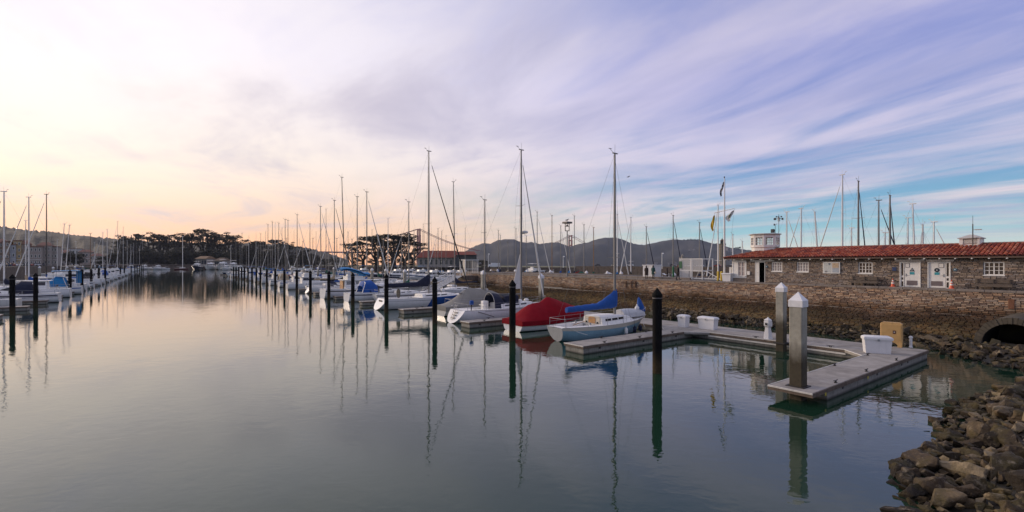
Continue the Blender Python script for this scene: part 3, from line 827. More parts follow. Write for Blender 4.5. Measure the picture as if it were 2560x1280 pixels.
        pl(fx[0], fx[1], .77, .95, mat('grey frame', (.20, .18, .19), .5), 'notice_frame'); pl(fx[0] + .035, fx[1] - .035, .79, .93, M_WHITE, 'notice', .006, yf - .009)
        c = .50 if side < 0 else .50
        pl(c - .15, c + .15, .50, .60, teal, 'sign_plate')
        cx_, cz_ = a + W_ * c, z0 + Hh * .685
        p = MB()
        if side < 0: pts = [(-.17, -.13), (.17, -.13), (0, .17)]
        else: pts = [(math.cos(k / 20 * 6.283) * .17, math.sin(k / 20 * 6.283) * .165) for k in range(20)]
        p.loft([[(cx_ + u, yf - .008, cz_ + v) for u, v in pts], [(cx_ + u, yf, cz_ + v) for u, v in pts]], True, True); sg = p.build('restroom_sign', navy, door)
        p = MB(); p.box(cx_ - .028, cx_ + .028, yf - .012, yf - .0085, cz_ - .06, cz_ + .02); p.tube((cx_, yf - .012, cz_ + .045), (cx_, yf - .0085, cz_ + .045), .02, n=10); p.build('pictogram', pictw, sg)
        hx = a + .10 if side < 0 else b - .10; dr = -side
        p = MB(); p.box(hx - .03, hx + .03, yf - .012, yf, z0 + .88, z0 + 1.12); p.tube((hx, yf - .05, z0 + 1.0), (hx + dr * .17, yf - .05, z0 + 1.0), .013); p.tube((hx, yf, z0 + 1.0), (hx, yf - .05, z0 + 1.0), .014); p.build('handle', M_STEEL, door)
        # lintel board
    for p0, p1 in ((2238, 2313), (2316, 2386)):
        a, b, c, d_ = rect(p0, p1, 647.8, 653.6); q = MB(); q.cbox(a, b, TB - .14, TB - .03, c, d_, .01); q.build('lintel', mat('pale lintel', (.50, .45, .40), .7, scale=2, streaks=.2), root)
    # security lamp between the doors
    a, b, c, d_ = rect(2306, 2314, 645, 650); q = MB(); q.cbox(a, b, TB - .30, TB - .15, c, d_, .02); q.tube(((a + b) / 2, TB - .15, (c + d_) / 2), ((a + b) / 2, TB - .05, (c + d_) / 2), .03); q.build('wall_lamp', mat('lamp grey', (.4, .42, .42), .5), root)
    # meter box
    a, b, c, d_ = rect(1869, 1876, 678, 687); q = MB(); q.cbox(a, b, TB - .13, TB - .03, c, d_, .01); q.build('meter_box', M_WHITE, root)
    # small blue signs
    MBL = mat('blue enamel', (.02, .045, .13), .35); MTL = mat('blue-grey enamel', (.03, .10, .15), .4)
    for p0, p1, y0, y1, m, rnd in ((2231, 2241, 668, 677, MBL, 0), (2383, 2393, 668, 680, MTL, 1), (1914, 1920, 662, 671, MTL, 1)):
        a, b, c, d_ = rect(p0, p1, y0, y1); q = MB()
        if rnd:
            rr = min(b - a, d_ - c) / 2
            pts = [(math.cos(k / 16 * 6.283) * rr, math.sin(k / 16 * 6.283) * rr) for k in range(16)]
            q.loft([[((a + b) / 2 + u, TB - .065, (c + d_) / 2 + v) for u, v in pts], [((a + b) / 2 + u, TB - .03, (c + d_) / 2 + v) for u, v in pts]], True, True)
        else: q.cbox(a, b, TB - .065, TB - .03, c, d_, .005)
        so_ = q.build('sign', m, root)
        if rnd: p = MB(); p.box((a + b) / 2 - .05, (a + b) / 2 + .03, TB - .07, TB - .067, (c + d_) / 2 - .02, (c + d_) / 2 + .05); p.build('pictogram', pictw, so_)
    # bay window at the left end (white panelled)
    x0, x1, z0, z1 = rect(1829, 1864, 650, 693.5); x1 = xL
    q = MB(); yb0, yb1 = TB - .05, TB + 2.4
    q.box(x0 + .1, x1, yb0 + .05, yb1, ZP, z0); bayb = q.build('bay_base', MB_A, root)
    q = MB(); q.box(x0 + .06, x1, yb0 + .04, yb1, z0, z0 + .14); q.box(x0 + .06, x1, yb0 + .04, yb1, z1 - .18, ZE + .05)
    wx0 = x0 + (x1 - x0) * .42
    q.box(x0 + .06, wx0, yb0 + .04, yb1, z0 + .14, z1 - .18); q.box(x1 - .14, x1, yb0 + .04, yb1, z0 + .14, z1 - .18); q.build('bay', M_WHITE, root)
    q = MB(); q.box(x0, x1 + .04, yb0 - .03, yb0 + .04, z0 - .06, z0 + .02); q.build('sill', M_WHITE, root)
    window_unit(root, (wx0, x1 - .14, z0 + .14, z1 - .18), yb0 + .08, 1, 2, 3, M_BLIND, .06)
    # panelled corner post
    q = MB(); q.box(x0 + .12, x0 + .2, yb0 + .01, yb0 + .04, z0 + .2, z1 - .25); q.build('panel', M_WHITE, root)

    # roof
    SR = 28.2; yE, yR, zR = TB - .62, TB + 3.25, 7.0
    xRL = -24.9; xl, xr = -SR, 6.3
    def roofpt(x, u, off=0.0):     # u 0 at the eave .. 1 at the ridge
        return Vector((x, yE + (yR - yE) * u - off * .25, ZE + .04 + (zR - ZE) * u + off * .97))
    q = MB()
    q.add([(xl, yE, ZE), (xr, yE, ZE), (xr, yR, zR), (xRL, yR, zR), (xl, yR + 3.9, ZE), (xr, yR + 3.9, ZE)], [(0, 1, 2, 3), (3, 2, 5, 4), (0, 3, 4), (0, 4, 5, 1)])
    rf = q.build('roof', mat('roof felt and pan tiles', (.10, .035, .022), .9, scale=3), root)
    TCOL = [(.42, .10, .05), (.34, .075, .04), (.50, .15, .075), (.38, .095, .055), (.27, .06, .038), (.46, .17, .10), (.22, .065, .05)]
    MT_O, MT_A = stone_mat('roof tile', TCOL, 'obj', bump=.004), stone_mat('roof tiles', TCOL, 'attr', bump=.004)
    pitch = math.atan2(zR - ZE, yR - yE); SL = math.hypot(zR - ZE, yR - yE); rows = 9; tl = SL / rows
    def tilegeo(r0=.105, r1=.088, ln=tl * 1.12, n=6, th=.02):
        vs = []; 
        for y_, r_, zz_ in ((0, r0, .035), (ln, r1, 0)):
            for k in range(n + 1):
                a_ = math.pi * k / n; vs.append((math.cos(a_) * r_, y_, math.sin(a_) * r_ * .9 + zz_))
            for k in range(n + 1):
                a_ = math.pi * k / n; vs.append((math.cos(a_) * (r_ - th), y_, math.sin(a_) * (r_ - th) * .9 + zz_))
        m_ = n + 1; fs = []
        for k in range(n):
            fs.append((k, k + 1, 2 * m_ + k + 1, 2 * m_ + k)); fs.append((k + 1, k, m_ + k, m_ + k + 1))
        return vs, fs
    vs0, fs0 = tilegeo()
    tm = bpy.data.meshes.new('tile'); tm.from_pydata(vs0, [], fs0); tm.materials.append(MT_O)
    tm.polygons.foreach_set('use_smooth', [True] * len(tm.polygons)); tm.set_sharp_from_angle(angle=R(50))
    tiles = []; x = xl + .1
    while x < xr:
        for r_ in range(rows):
            xcut = xl + (xRL - xl) * (r_ / rows)
            if x > xcut: tiles.append((x, r_))
        x += .255
    tiles.sort(key=lambda a: -a[0]); q = MB(); rd = random.Random(2)
    for k, (x, r_) in enumerate(tiles):
        u = r_ / rows; p = roofpt(x + rd.uniform(-.008, .008), u - .01, .02 + rd.uniform(-.006, .006)); yaw = rd.uniform(-.02, .02)
        if k < 300:
            o = bpy.data.objects.new('tile', tm); C.objects.link(o); o.parent = rf; o.location = p; o.rotation_euler = (pitch, 0, yaw)
        else:
            Mx = Matrix.Translation(p) @ Matrix.Rotation(yaw, 4, 'Z') @ Matrix.Rotation(pitch, 4, 'X')
            q.add([Mx @ Vector(v) for v in vs0], fs0, rd.random())
    tag(q.build('tile', MT_A, rf, smooth=50), kind='stuff')
    # ridge and hip tiles
    q = MB(); x = xRL
    while x < xr:
        p0 = Vector((x, yR, zR + .05)); q.tube(p0, p0 + Vector((.45, 0, .0)), .125, .11, 10); x += .4
    a, b = Vector((xl, yE, ZE + .08)), Vector((xRL, yR, zR + .05)); n_ = 11
    for k in range(n_): q.tube(a.lerp(b, k / n_), a.lerp(b, (k + 1.1) / n_), .12, .10, 10)
    q.build('ridge', mat('mortared ridge tiles', (.22, .12, .09), .9, col2=(.30, .22, .18), scale=3), rf, smooth=50)
    # eave board and rafter ends
    q = MB(); q.box(xl + .05, xr, yE + .06, yE + .1, ZE - .10, ZE - .003); q.build('fascia', mat('brown eave board', (.20, .14, .11), .8), rf)  # fascia board in one brown colour
    x = xl + .25
    rm = MB(); rm.box(-.045, .045, -.02, .55, -.075, .0); rme = rm.build('rafter', M_WHITE, root); first = True
    while x < xr - .2:
        if first: o = rme; first = False
        else: o = bpy.data.objects.new('rafter', rme.data); C.objects.link(o); o.parent = root
        o.location = (x, yE + .04, ZE - .115); x += .93
    # lookout turret
    cx_, cy_ = -s_at(1912, 53.1), 53.1; dC = depth(-cx_, cy_)
    zz0, zz1 = 6.45, zof(586, dC); rT = 1.40
    ang = [R(22.5 + 45 * k) for k in range(8)]
    ringf = lambda r_, z: [(cx_ + math.cos(a_) * r_, cy_ + math.sin(a_) * r_, z) for a_ in ang]
    zw0 = zof(617, dC); q = MB(); q.loft([ringf(rT * .93, zz0), ringf(rT * .93, zw0 - .10), ringf(rT * 1.02, zw0 - .06), ringf(rT * 1.02, zw0), ringf(rT * .97, zw0)], True, True)
    tur = q.build('turret', M_WHITE, root)
    q = MB(); zw1 = zz1 - .10
    wz0, wz1 = zw0 + .18, zw1 - .28
    for k in range(8):
        a0, a1 = ang[k], ang[(k + 1) % 8]
        p0 = Vector((cx_ + math.cos(a0) * rT, cy_ + math.sin(a0) * rT, 0)); p1 = Vector((cx_ + math.cos(a1) * rT, cy_ + math.sin(a1) * rT, 0))
        nrm = Vector((math.cos((a0 + a1) / 2), math.sin((a0 + a1) / 2), 0)); inn = -nrm * .07
        def pan(u0, u1, z0, z1):
            A_, B_ = p0.lerp(p1, u0), p0.lerp(p1, u1); up = lambda v, z: (v.x, v.y, z)
            q.add([up(A_, z0), up(B_, z0), up(B_, z1), up(A_, z1), up(A_ + inn, z0), up(B_ + inn, z0), up(B_ + inn, z1), up(A_ + inn, z1)],
                  [(0, 1, 2, 3), (7, 6, 5, 4), (0, 4, 5, 1), (1, 5, 6, 2), (2, 6, 7, 3), (3, 7, 4, 0)])
        pan(0, 1, zw0, wz0); pan(0, 1, wz1, zw1); pan(0, .16, wz0, wz1); pan(.84, 1, wz0, wz1)
        # glazing bars
        for u_ in (.38, .62): pan(u_ - .018, u_ + .018, wz0, wz1)
        for v_ in (.36, .68): zb = wz0 + (wz1 - wz0) * v_; pan(.16, .84, zb - .016, zb + .016)
    q.build('turret_windows', M_WHITE, tur)
    for k in range(8):
        a0, a1 = ang[k], ang[(k + 1) % 8]
        p0 = Vector((cx_ + math.cos(a0) * (rT - .05), cy_ + math.sin(a0) * (rT - .05), 0)); p1 = Vector((cx_ + math.cos(a1) * (rT - .05), cy_ + math.sin(a1) * (rT - .05), 0))
        A_, B_ = p0.lerp(p1, .16), p0.lerp(p1, .84)
    q = MB(); q.loft([ringf(rT * 1.0, zw1), ringf(rT * 1.13, zw1 + .03), ringf(rT * 1.15, zz1), ringf(rT * 1.10, zz1 + .05)], True, True); q.build('turret_roof', mat('pale roof slab', (.46, .44, .41), .8), tur)
    # louvred vent box with a shallow cap
    vx0, vx1 = -s_at(2404, 53), -s_at(2455, 53); dV = depth(s_at(2430, 53), 53); vz0, vz1 = 6.7, zof(597, dV)
    q = MB(); q.box(vx0 + .05, vx1 - .05, 52.3, 53.7, vz0 - .3, vz0 + .35); q.box(vx0, vx0 + .22, 52.2, 53.8, vz0 + .3, vz1); q.box(vx1 - .14, vx1, 52.2, 53.8, vz0 + .3, vz1); q.box(vx0 + .22, vx1 - .14, 52.4, 53.8, vz0 + .3, vz1)
    vent = q.build('roof_vent', M_WHITE, root)
    q = MB(); cxm = (vx0 + vx1) / 2
    q.loft([[(vx0 - .1, 52.1, vz1), (vx1 + .1, 52.1, vz1), (vx1 + .1, 53.9, vz1), (vx0 - .1, 53.9, vz1)], [(vx0 - .1, 52.1, vz1 + .06), (vx1 + .1, 52.1, vz1 + .06), (vx1 + .1, 53.9, vz1 + .06), (vx0 - .1, 53.9, vz1 + .06)],
            [(cxm - .12, 52.9, vz1 + .34), (cxm + .12, 52.9, vz1 + .34), (cxm + .12, 53.1, vz1 + .34), (cxm - .12, 53.1, vz1 + .34)]], True, True); q.build('vent_cap', mat('pale roof slab', (.46, .44, .41), .8), vent)
    for k in range(7):
        z = vz0 + .38 + k * (vz1 - vz0 - .42) / 7; q = MB()
        q.add([(vx0 + .24, 52.22, z), (vx1 - .16, 52.22, z), (vx1 - .16, 52.36, z + .08), (vx0 + .24, 52.36, z + .08), (vx0 + .24, 52.24, z - .02), (vx1 - .16, 52.24, z - .02), (vx1 - .16, 52.38, z + .06), (vx0 + .24, 52.38, z + .06)],
              [(0, 1, 2, 3), (7, 6, 5, 4), (0, 4, 5, 1), (2, 6, 7, 3)]); q.build('louvre', M_WHITE, vent)
    return root
bld = building()

# things fixed on or standing near the building (things of their own)
def antenna():
    x = -s_at(2432, 52.0); d0 = depth(-x, 52.0); t = empty('antenna_mast', LV(x, 52.0, 6.9), RZ, label='thin dark roof mast with a small flat lamp beside the white vent box', cat='mast')
    q = MB(); q.tube((0, 0, -.4), (0, 0, zof(560, d0) - 6.9), .035); q.build('pole', mat('dark steel', (.03, .03, .033), .5), t, smooth=60)
    q = MB(); q.tube((0, 0, zof(560, d0) - 6.9), (0, 0, zof(539, d0) - 6.9), .014); q.build('whip_aerial', MATS['dark steel'], t)
    z = zof(574, d0) - 6.9; q = MB(); q.tube((0, 0, z), (.18, 0, z), .02); q.cbox(.12, .52, -.09, .09, z - .05, z + .03, .02); q.build('lamp', mat('lamp grey', (.4, .42, .42), .5), t)
antenna()
def weather(px, top, lab, kind):
    x = -s_at(px, 53.6); d0 = depth(-x, 53.6); z0 = 8.35; t = empty('weather_instrument', LV(x, 53.6, z0), RZ, label=lab, cat='weather station')
    zt = zof(top, d0) - z0; MD = MATS['dark steel']
    q = MB(); q.tube((0, 0, -.1), (0, 0, zt), .025); q.build('pole', MD, t)
    if kind:
        q = MB()
        for a_ in range(5): q.lathe([(.05, 0), (.14, .02), (.14, .05), (.05, .07)], 12, (0, 0), zt - .75 + a_ * .08)
        q.build('screen', mat('pale plastic', (.5, .5, .48), .5), t)
        for k in range(3):
            a_ = k * 2.094; q = MB(); q.tube((0, 0, zt - .28), (.26 * math.cos(a_), .26 * math.sin(a_), zt - .28), .014); q.lathe([(.03, -.06), (.09, 0), (.07, .07), (.02, .09)], 10, (.26 * math.cos(a_), .26 * math.sin(a_)), zt - .28); q.build('cup', MD, t)
        q = MB(); q.tube((-.4, 0, zt - .45), (.4, 0, zt - .45), .02); q.cbox(.30, .46, -.06, .06, zt - .62, zt - .40, .02); q.cbox(-.5, -.3, -.1, .1, zt - .58, zt - .36, .02); q.build('crossarm', MD, t)
    else:
        q = MB(); q.cbox(-.42, -.10, -.15, .15, .45, .85, .03); q.tube((-.12, 0, .65), (0, 0, .65), .03); q.build('floodlight', MD, t)
        q = MB(); q.tube((-.05, 0, zt), (.22, 0, zt + .1), .02); q.box(-.16, -.02, -.01, .01, zt - .08, zt + .12); q.build('vane', MD, t)
weather(1947, 536, 'spinning cup wind gauge on a thin pole at the right edge of the turret', True)
weather(1938, 562, 'black floodlight and wind vane on a short pole on the turret roof', False)

MWOOD = mat('weathered bench wood', (.085, .065, .05), .8, col2=(.14, .11, .085), scale=3, aniso=(1, 8, 8), bump=.003)
def bench(px0, px1, py0, py1, lab):
    t_ = TW + .62; s0, s1 = s_at(px0, t_), s_at(px1, t_); xa, xb = -s0, -s1; d0 = depth((s0 + s1) / 2, t_)
    t = empty('bench', LV((xa + xb) / 2, t_, ZP), RZ, label=lab, cat='bench', group='long wooden benches against the stone building'); hw = (xb - xa) / 2
    for k in range(3):
        q = MB(); q.cbox(-hw, hw, -.2 + k * .145, -.07 + k * .145, .40, .45, .008); q.build('seat_slat', MWOOD, t)
    for k in range(2):
        q = MB(); q.cbox(-hw, hw, .27, .31, .50 + k * .16, .63 + k * .16, .008); q.build('back_slat', MWOOD, t)
    q = MB(); q.box(-hw, hw, -.21, -.17, .25, .39); q.build('front_board', MWOOD, t)
    for xx in (-hw + .15, 0, hw - .15):
        q = MB(); q.box(xx - .04, xx + .04, -.16, .26, 0, .39); q.box(xx - .03, xx + .03, .20, .265, .39, .78); q.build('leg', mat('bench leg', (.05, .04, .035), .8), t)
bench(2126, 2196, 700, 714, 'dark wooden bench below the third small window of the stone building')
bench(2436, 2532, 705, 720, 'long grey wooden bench at the right end of the stone building, under the largest window')
def cone_(px, lab):
    t_ = TW + .75; s0 = s_at(px, t_); t = empty('traffic_cone', ST(s0, t_, ZP), RZ, label=lab, cat='traffic cone', group='orange cones by the restroom doors')
    MO = mat('orange cone plastic', (.62, .09, .03), .5, var=.1); MRf = mat('reflective band', (.75, .68, .62), .4)
    q = MB(); q.cbox(-.19, .19, -.19, .19, 0, .035, .02); q.build('base', MO, t)
    q = MB(); q.lathe([(.145, .03), (.03, .68), (.03, .70), (.0001, .70)], 16); q.build('cone_body', MO, t, smooth=50)
    for z0, z1 in ((.26, .38), (.46, .56)):
        q = MB(); rr = lambda z: .145 + (.03 - .145) * (z - .03) / .65 + .004; q.lathe([(rr(z0), z0), (rr(z1), z1)], 16); q.build('band', MRf, t, smooth=50)
cone_(2232, 'orange and white traffic cone left of the door with the triangle sign')
cone_(2379, 'orange and white traffic cone right of the door with the round sign')
# ---------------------------------------------------------------- floating docks
M_DECK = mat('weathered concrete deck', (.17, .155, .14), .85, col2=(.36, .335, .31), scale=1.1, bump=.003, bscale=30, detail=12)
M_WALE = mat('timber waler', (.085, .06, .045), .8, col2=(.16, .12, .09), scale=3, streaks=.3)
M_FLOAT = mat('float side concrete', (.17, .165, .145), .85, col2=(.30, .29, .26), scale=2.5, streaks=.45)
M_STRIP = mat('pale rub strip', (.55, .53, .49), .6, streaks=.2, scale=3)
M_IRON = mat('dark cast iron', (.025, .022, .022), .6)
DZ = .52
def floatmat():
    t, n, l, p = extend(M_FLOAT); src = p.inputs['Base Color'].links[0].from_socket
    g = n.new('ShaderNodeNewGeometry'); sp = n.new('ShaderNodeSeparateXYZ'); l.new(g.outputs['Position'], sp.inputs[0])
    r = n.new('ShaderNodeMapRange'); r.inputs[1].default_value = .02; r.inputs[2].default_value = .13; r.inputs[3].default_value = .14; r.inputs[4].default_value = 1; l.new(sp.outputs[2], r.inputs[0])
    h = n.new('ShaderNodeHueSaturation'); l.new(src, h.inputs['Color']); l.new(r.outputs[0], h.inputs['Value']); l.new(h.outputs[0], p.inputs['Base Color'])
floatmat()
def cleat_mesh():
    q = MB(); q.cbox(-.05, .05, -.03, .03, 0, .03, .008); q.tube((-.035, 0, .02), (-.035, 0, .07), .014); q.tube((.035, 0, .02), (.035, 0, .07), .014); q.tube((-.15, 0, .085), (0, 0, .07), .012, .02, 6); q.tube((.15, 0, .085), (0, 0, .07), .012, .02, 6)
    o = q.build('cleat', M_IRON); me = o.data; bpy.data.objects.remove(o); return me
CLEAT = cleat_mesh()
def dock(root, x0, x1, y0, y1, along='x', fb=DZ, notch=None, strip=(), seg=3.0):
    """one straight run; deck panels, walers and float as parts"""
    L0, L1 = (x0, x1) if along == 'x' else (y0, y1)
    n = max(1, round((L1 - L0) / seg)); rd = random.Random(int(abs(x0 * 7 + y0 * 3)))
    for k in range(n):
        a = L0 + (L1 - L0) * k / n + .006; b = L0 + (L1 - L0) * (k + 1) / n - .006; dz = rd.uniform(-.003, .003)
        q = MB()
        if along == 'x': q.cbox(a, b, y0 + .05, y1 - .05, fb - .10, fb + dz, .006)
        else:
            if notch and k == 0:
                nx0, nx1, ny0, ny1 = notch
                q.cbox(x0 + .05, nx0, a, b, fb - .10, fb + dz, .004); q.cbox(nx1, x1 - .05, a, b, fb - .10, fb + dz, .004)
                q.cbox(nx0, nx1, a, ny0, fb - .10, fb + dz, .004); q.cbox(nx0, nx1, ny1, b, fb - .10, fb + dz, .004)
            else: q.cbox(x0 + .05, x1 - .05, a, b, fb - .10, fb + dz, .006)
        q.build('deck_panel', M_DECK, root)
    q = MB(); z0, z1 = fb - .17, fb - .012
    q.cbox(x0, x1, y0, y0 + .05, z0, z1, .006); q.cbox(x0, x1, y1 - .05, y1, z0, z1, .006)
    q.cbox(x0, x0 + .05, y0 + .05, y1 - .05, z0, z1, .006); q.cbox(x1 - .05, x1, y0 + .05, y1 - .05, z0, z1, .006); q.build('waler', M_WALE, root)
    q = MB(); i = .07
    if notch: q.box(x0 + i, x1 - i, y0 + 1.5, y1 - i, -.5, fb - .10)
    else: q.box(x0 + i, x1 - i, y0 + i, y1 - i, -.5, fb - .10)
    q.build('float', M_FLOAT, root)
def cleats(root, pts, rot):
    for x, y in pts:
        o = bpy.data.objects.new('cleat', CLEAT); C.objects.link(o); o.parent = root; o.location = (x, y, DZ); o.rotation_euler = (0, 0, rot); o.scale = (1.35, 1.5, 1.3)

# near dock with the square pile through its end
s0, s1 = 7.8, 9.47
main = empty('near_dock', LV(0, 0, 0), RZ, label='nearest grey concrete finger dock with a square pile through its end', cat='dock', group='concrete floating docks')
PX, PY = -8.66, 20.72
dock(main, -s1, -s0, 19.9, 35.3, 'y', notch=(PX - .36, PX + .36, PY - .36, PY + .36))
cleats(main, [(-s0 - .16, 22.5), (-s0 - .16, 26.0), (-s0 - .16, 30.2), (-s1 + .16, 26.2), (-s1 + .16, 30.6)], math.pi / 2)
q = MB(); q.cbox(-s1 - .012, -s1 + .03, 19.95, 31.2, DZ - .03, DZ + .012, .005); q.cbox(-s1, -s0, 19.87, 19.92, DZ - .05, DZ + .012, .005); q.build('rub_strip', M_STRIP, main)
q = MB(); q.box(-s1 - .03, -s1 + .0, 20.1, 20.35, DZ - .16, DZ - .04); q.build('number_plate', M_STRIP, main)
YP = mat('yellow tag', (.5, .42, .06), .6)
for y in (21.0, 25.6): q = MB(); q.box(-s0 - .0, -s0 + .012, y, y + .12, DZ - .26, DZ - .14); q.build('tag', YP, main)
for y in (22.9, 27.0, 30.6, 31.6): q = MB(); q.box(-s0 - .075, -s0 - .055, y, y + .16, DZ - .30, DZ - .19); q.build('bolt_plate', M_IRON, main)
WY0, WY1 = 31.6, 35.2
walk = empty('main_walkway', LV(0, 0, 0), RZ, label='long concrete walkway along which all right-hand finger docks branch off', cat='dock', group='concrete floating docks')
dock(walk, -330, -s1 - .01, WY0, WY1, 'x', seg=3.2)
q = MB(); q.cbox(-19.2, -s1 - 1.2, WY0 - .012, WY0 + .03, DZ - .03, DZ + .014, .005); q.cbox(-19.2, -s1 - 1.2, WY0 - .03, WY0 - .013, DZ - .30, DZ - .2, .005); q.build('rub_strip', M_STRIP, walk)
cleats(walk, [(-11.5, WY0 + .15), (-15.9, WY0 + .15)], 0)
def gusset(root, x, y, sx_, sy_=-1, r=1.25):
    q = MB(); pts = [(x, y), (x + sx_ * r, y), (x, y + sy_ * r)]
    if sx_ * sy_ < 0: pts = pts[::-1]
    q.loft([[(a, b, DZ - .16) for a, b in pts], [(a, b, DZ - .002) for a, b in pts]], True, True); q.build('corner_plate', M_DECK, root)
    q = MB(); a, b = Vector((x + sx_ * r, y, DZ - .02)), Vector((x, y + sy_ * r, DZ - .02)); q.tube(a, b, .03, n=4); q.build('rub_strip', M_STRIP, root)
gusset(main, -s1, WY0, -1)
FING = [21.2, 34.9, 48.4, 61.3, 73.2, 85.2, 97.2, 109.2, 121.2, 133.2, 145.2, 157.2, 169.2, 181.2, 193.2, 205.2, 217.2, 229.2, 241.2, 253.2]
NTH = ['first', 'second', 'third', 'fourth', 'fifth', 'sixth', 'seventh', 'eighth', 'ninth', 'tenth', 'eleventh', 'twelfth', 'thirteenth', 'fourteenth', 'fifteenth', 'sixteenth', 'seventeenth', 'eighteenth', 'nineteenth', 'twentieth',
       'twenty-first', 'twenty-second', 'twenty-third', 'twenty-fourth', 'twenty-fifth', 'twenty-sixth', 'twenty-seventh', 'twenty-eighth', 'twenty-ninth', 'thirtieth'] + ['%d-th' % k for k in range(31, 120)]
FLAB = ['concrete finger dock beside the blue-hulled sloop', 'concrete finger dock between the white sloop with navy hood and the red-covered boat', 'concrete finger dock beyond the grey-covered motorboat', 'finger dock beside the white cabin cruiser with pale blue canvas']
for k, s in enumerate(FING):
    f = empty('finger_dock', LV(-s, 0, 0), RZ, label=FLAB[k] if k < 4 else 'concrete finger dock, %s of the right-hand row counted from the near end' % NTH[k], cat='dock', group='concrete floating docks')
    wd = .85 if k == 0 else .75
    dock(f, -wd, wd, 20.2 + (.4 if k else 0), WY0 - .01, 'y')
    if k < 4:
        cleats(f, [(wd - .16, 22.2), (wd - .16, 25.6), (wd - .16, 29.2), (-wd + .16, 23.4), (-wd + .16, 28.0)], math.pi / 2)
        for y in (21.6, 25.8, 29.4): q = MB(); q.box(wd - .072, wd - .055, y, y + .16, DZ - .30, DZ - .19); q.build('bolt_plate', M_IRON, f)
        q = MB(); q.cbox(-wd, wd, 20.57 if k else 20.17, 20.61 if k else 20.21, DZ - .05, DZ + .012, .005); q.build('rub_strip', M_STRIP, f)
        gusset(f, wd, WY0, 1); gusset(f, -wd, WY0, -1)
# left-hand row
lwalk = empty('left_walkway', LV(0, 0, 0), RZ, label='long floating walkway of the left-hand boat row', cat='dock', group='concrete floating docks')
dock(lwalk, -330, -60, -28.6, -26, 'x', seg=8)
LF = [66, 77.5, 88.5, 100, 112, 124, 136, 148, 160, 172, 184, 196, 208, 220, 232, 244, 256, 268, 280, 292]
for k, s in enumerate(LF):
    f = empty('finger_dock', LV(-s, 0, 0), RZ, label='narrow pale finger dock, %s of the left-hand row counted from the near end' % NTH[k], cat='dock', group='concrete floating docks')
    dock(f, -.7, .7, -26.0, -12.6, 'y', seg=6)
# inner walkways of the middle basin
for k, (t0, sa, sb) in enumerate(((57, 100, 300), (82, 112, 290))):
    f = empty('inner_walkway', LV(0, 0, 0), RZ, label='floating walkway of the %s boat row behind the right-hand row' % ['first', 'second'][k], cat='dock', group='concrete floating docks')
    dock(f, -sb, -sa, t0, t0 + 2.4, 'x', seg=12)

# ---------------------------------------------------------------- piles
def pile_mat(name, base, low, z0, z1, **k):
    m = mat(name, base, **k); t, n, l, p = extend(m); src = p.inputs['Base Color'].links[0].from_socket
    g = n.new('ShaderNodeNewGeometry'); sp = n.new('ShaderNodeSeparateXYZ'); l.new(g.outputs['Position'], sp.inputs[0])
    x = n.new('ShaderNodeTexNoise'); x.inputs['Scale'].default_value = 3; x.inputs['Detail'].default_value = 6; l.new(g.outputs['Position'], x.inputs['Vector'])
    ma = n.new('ShaderNodeMath'); ma.operation = 'MULTIPLY_ADD'; l.new(x.outputs[0], ma.inputs[0]); ma.inputs[1].default_value = .7; l.new(sp.outputs[2], ma.inputs[2])
    r = n.new('ShaderNodeMapRange'); r.inputs[1].default_value = z0; r.inputs[2].default_value = z1; l.new(ma.outputs[0], r.inputs[0])
    x2 = n.new('ShaderNodeTexNoise'); x2.inputs['Scale'].default_value = 7; x2.inputs['Detail'].default_value = 8; x2.inputs['Roughness'].default_value = .7; l.new(g.outputs['Position'], x2.inputs['Vector'])
    lo = n.new('ShaderNodeMix'); lo.data_type = 'RGBA'; l.new(x2.outputs[0], lo.inputs[0]); lo.inputs[6].default_value = (*[c * .35 for c in low], 1); lo.inputs[7].default_value = (*[c * 1.6 for c in low], 1)
    mx = n.new('ShaderNodeMix'); mx.data_type = 'RGBA'; l.new(r.outputs[0], mx.inputs[0]); l.new(lo.outputs[2], mx.inputs[6]); l.new(src, mx.inputs[7]); l.new(mx.outputs[2], p.inputs['Base Color'])
    return m
M_BPILE = pile_mat('black pile sleeve', (.010, .0095, .010), (.05, .038, .022), .75, 1.5, rough=.85, spec=.06, scale=2, var=.3)
M_CPILE = pile_mat('concrete pile', (.30, .285, .24), (.045, .036, .02), 1.9, 2.7, rough=.85, scale=2.5, var=.2, bump=.006, bscale=14, streaks=.25)
PB = MB(); PB.lathe([(.23, -3), (.23, 3.95)], 20); PBm = PB.build('post', M_BPILE, smooth=50); PBm_ = PBm.data; bpy.data.objects.remove(PBm)
q = MB(); q.lathe([(.245, 3.88), (.255, 3.96), (.25, 4.0), (.02, 4.32), (.001, 4.33)], 20); o = q.build('cap', mat('black cone cap', (.009, .009, .009), .8, spec=.08), smooth=40); PBc_ = o.data; bpy.data.objects.remove(o)
q = MB(); q.lathe([(.238, 3.78), (.238, 3.83)], 20); o = q.build('band', mat('faded band', (.11, .10, .10), .6)); PBb_ = o.data; bpy.data.objects.remove(o)
def black_pile(s, t, lab, sc_=1.0, lean=0):
    e = empty('mooring_pile', ST(s, t, 0), 0, label=lab, cat='pile', group='black round mooring piles'); e.scale = (1, 1, sc_); e.rotation_euler = (lean, lean * .6, 0)
    for nm, me in (('post', PBm_), ('cap', PBc_), ('band', PBb_)):
        o = bpy.data.objects.new(nm, me); C.objects.link(o); o.parent = e
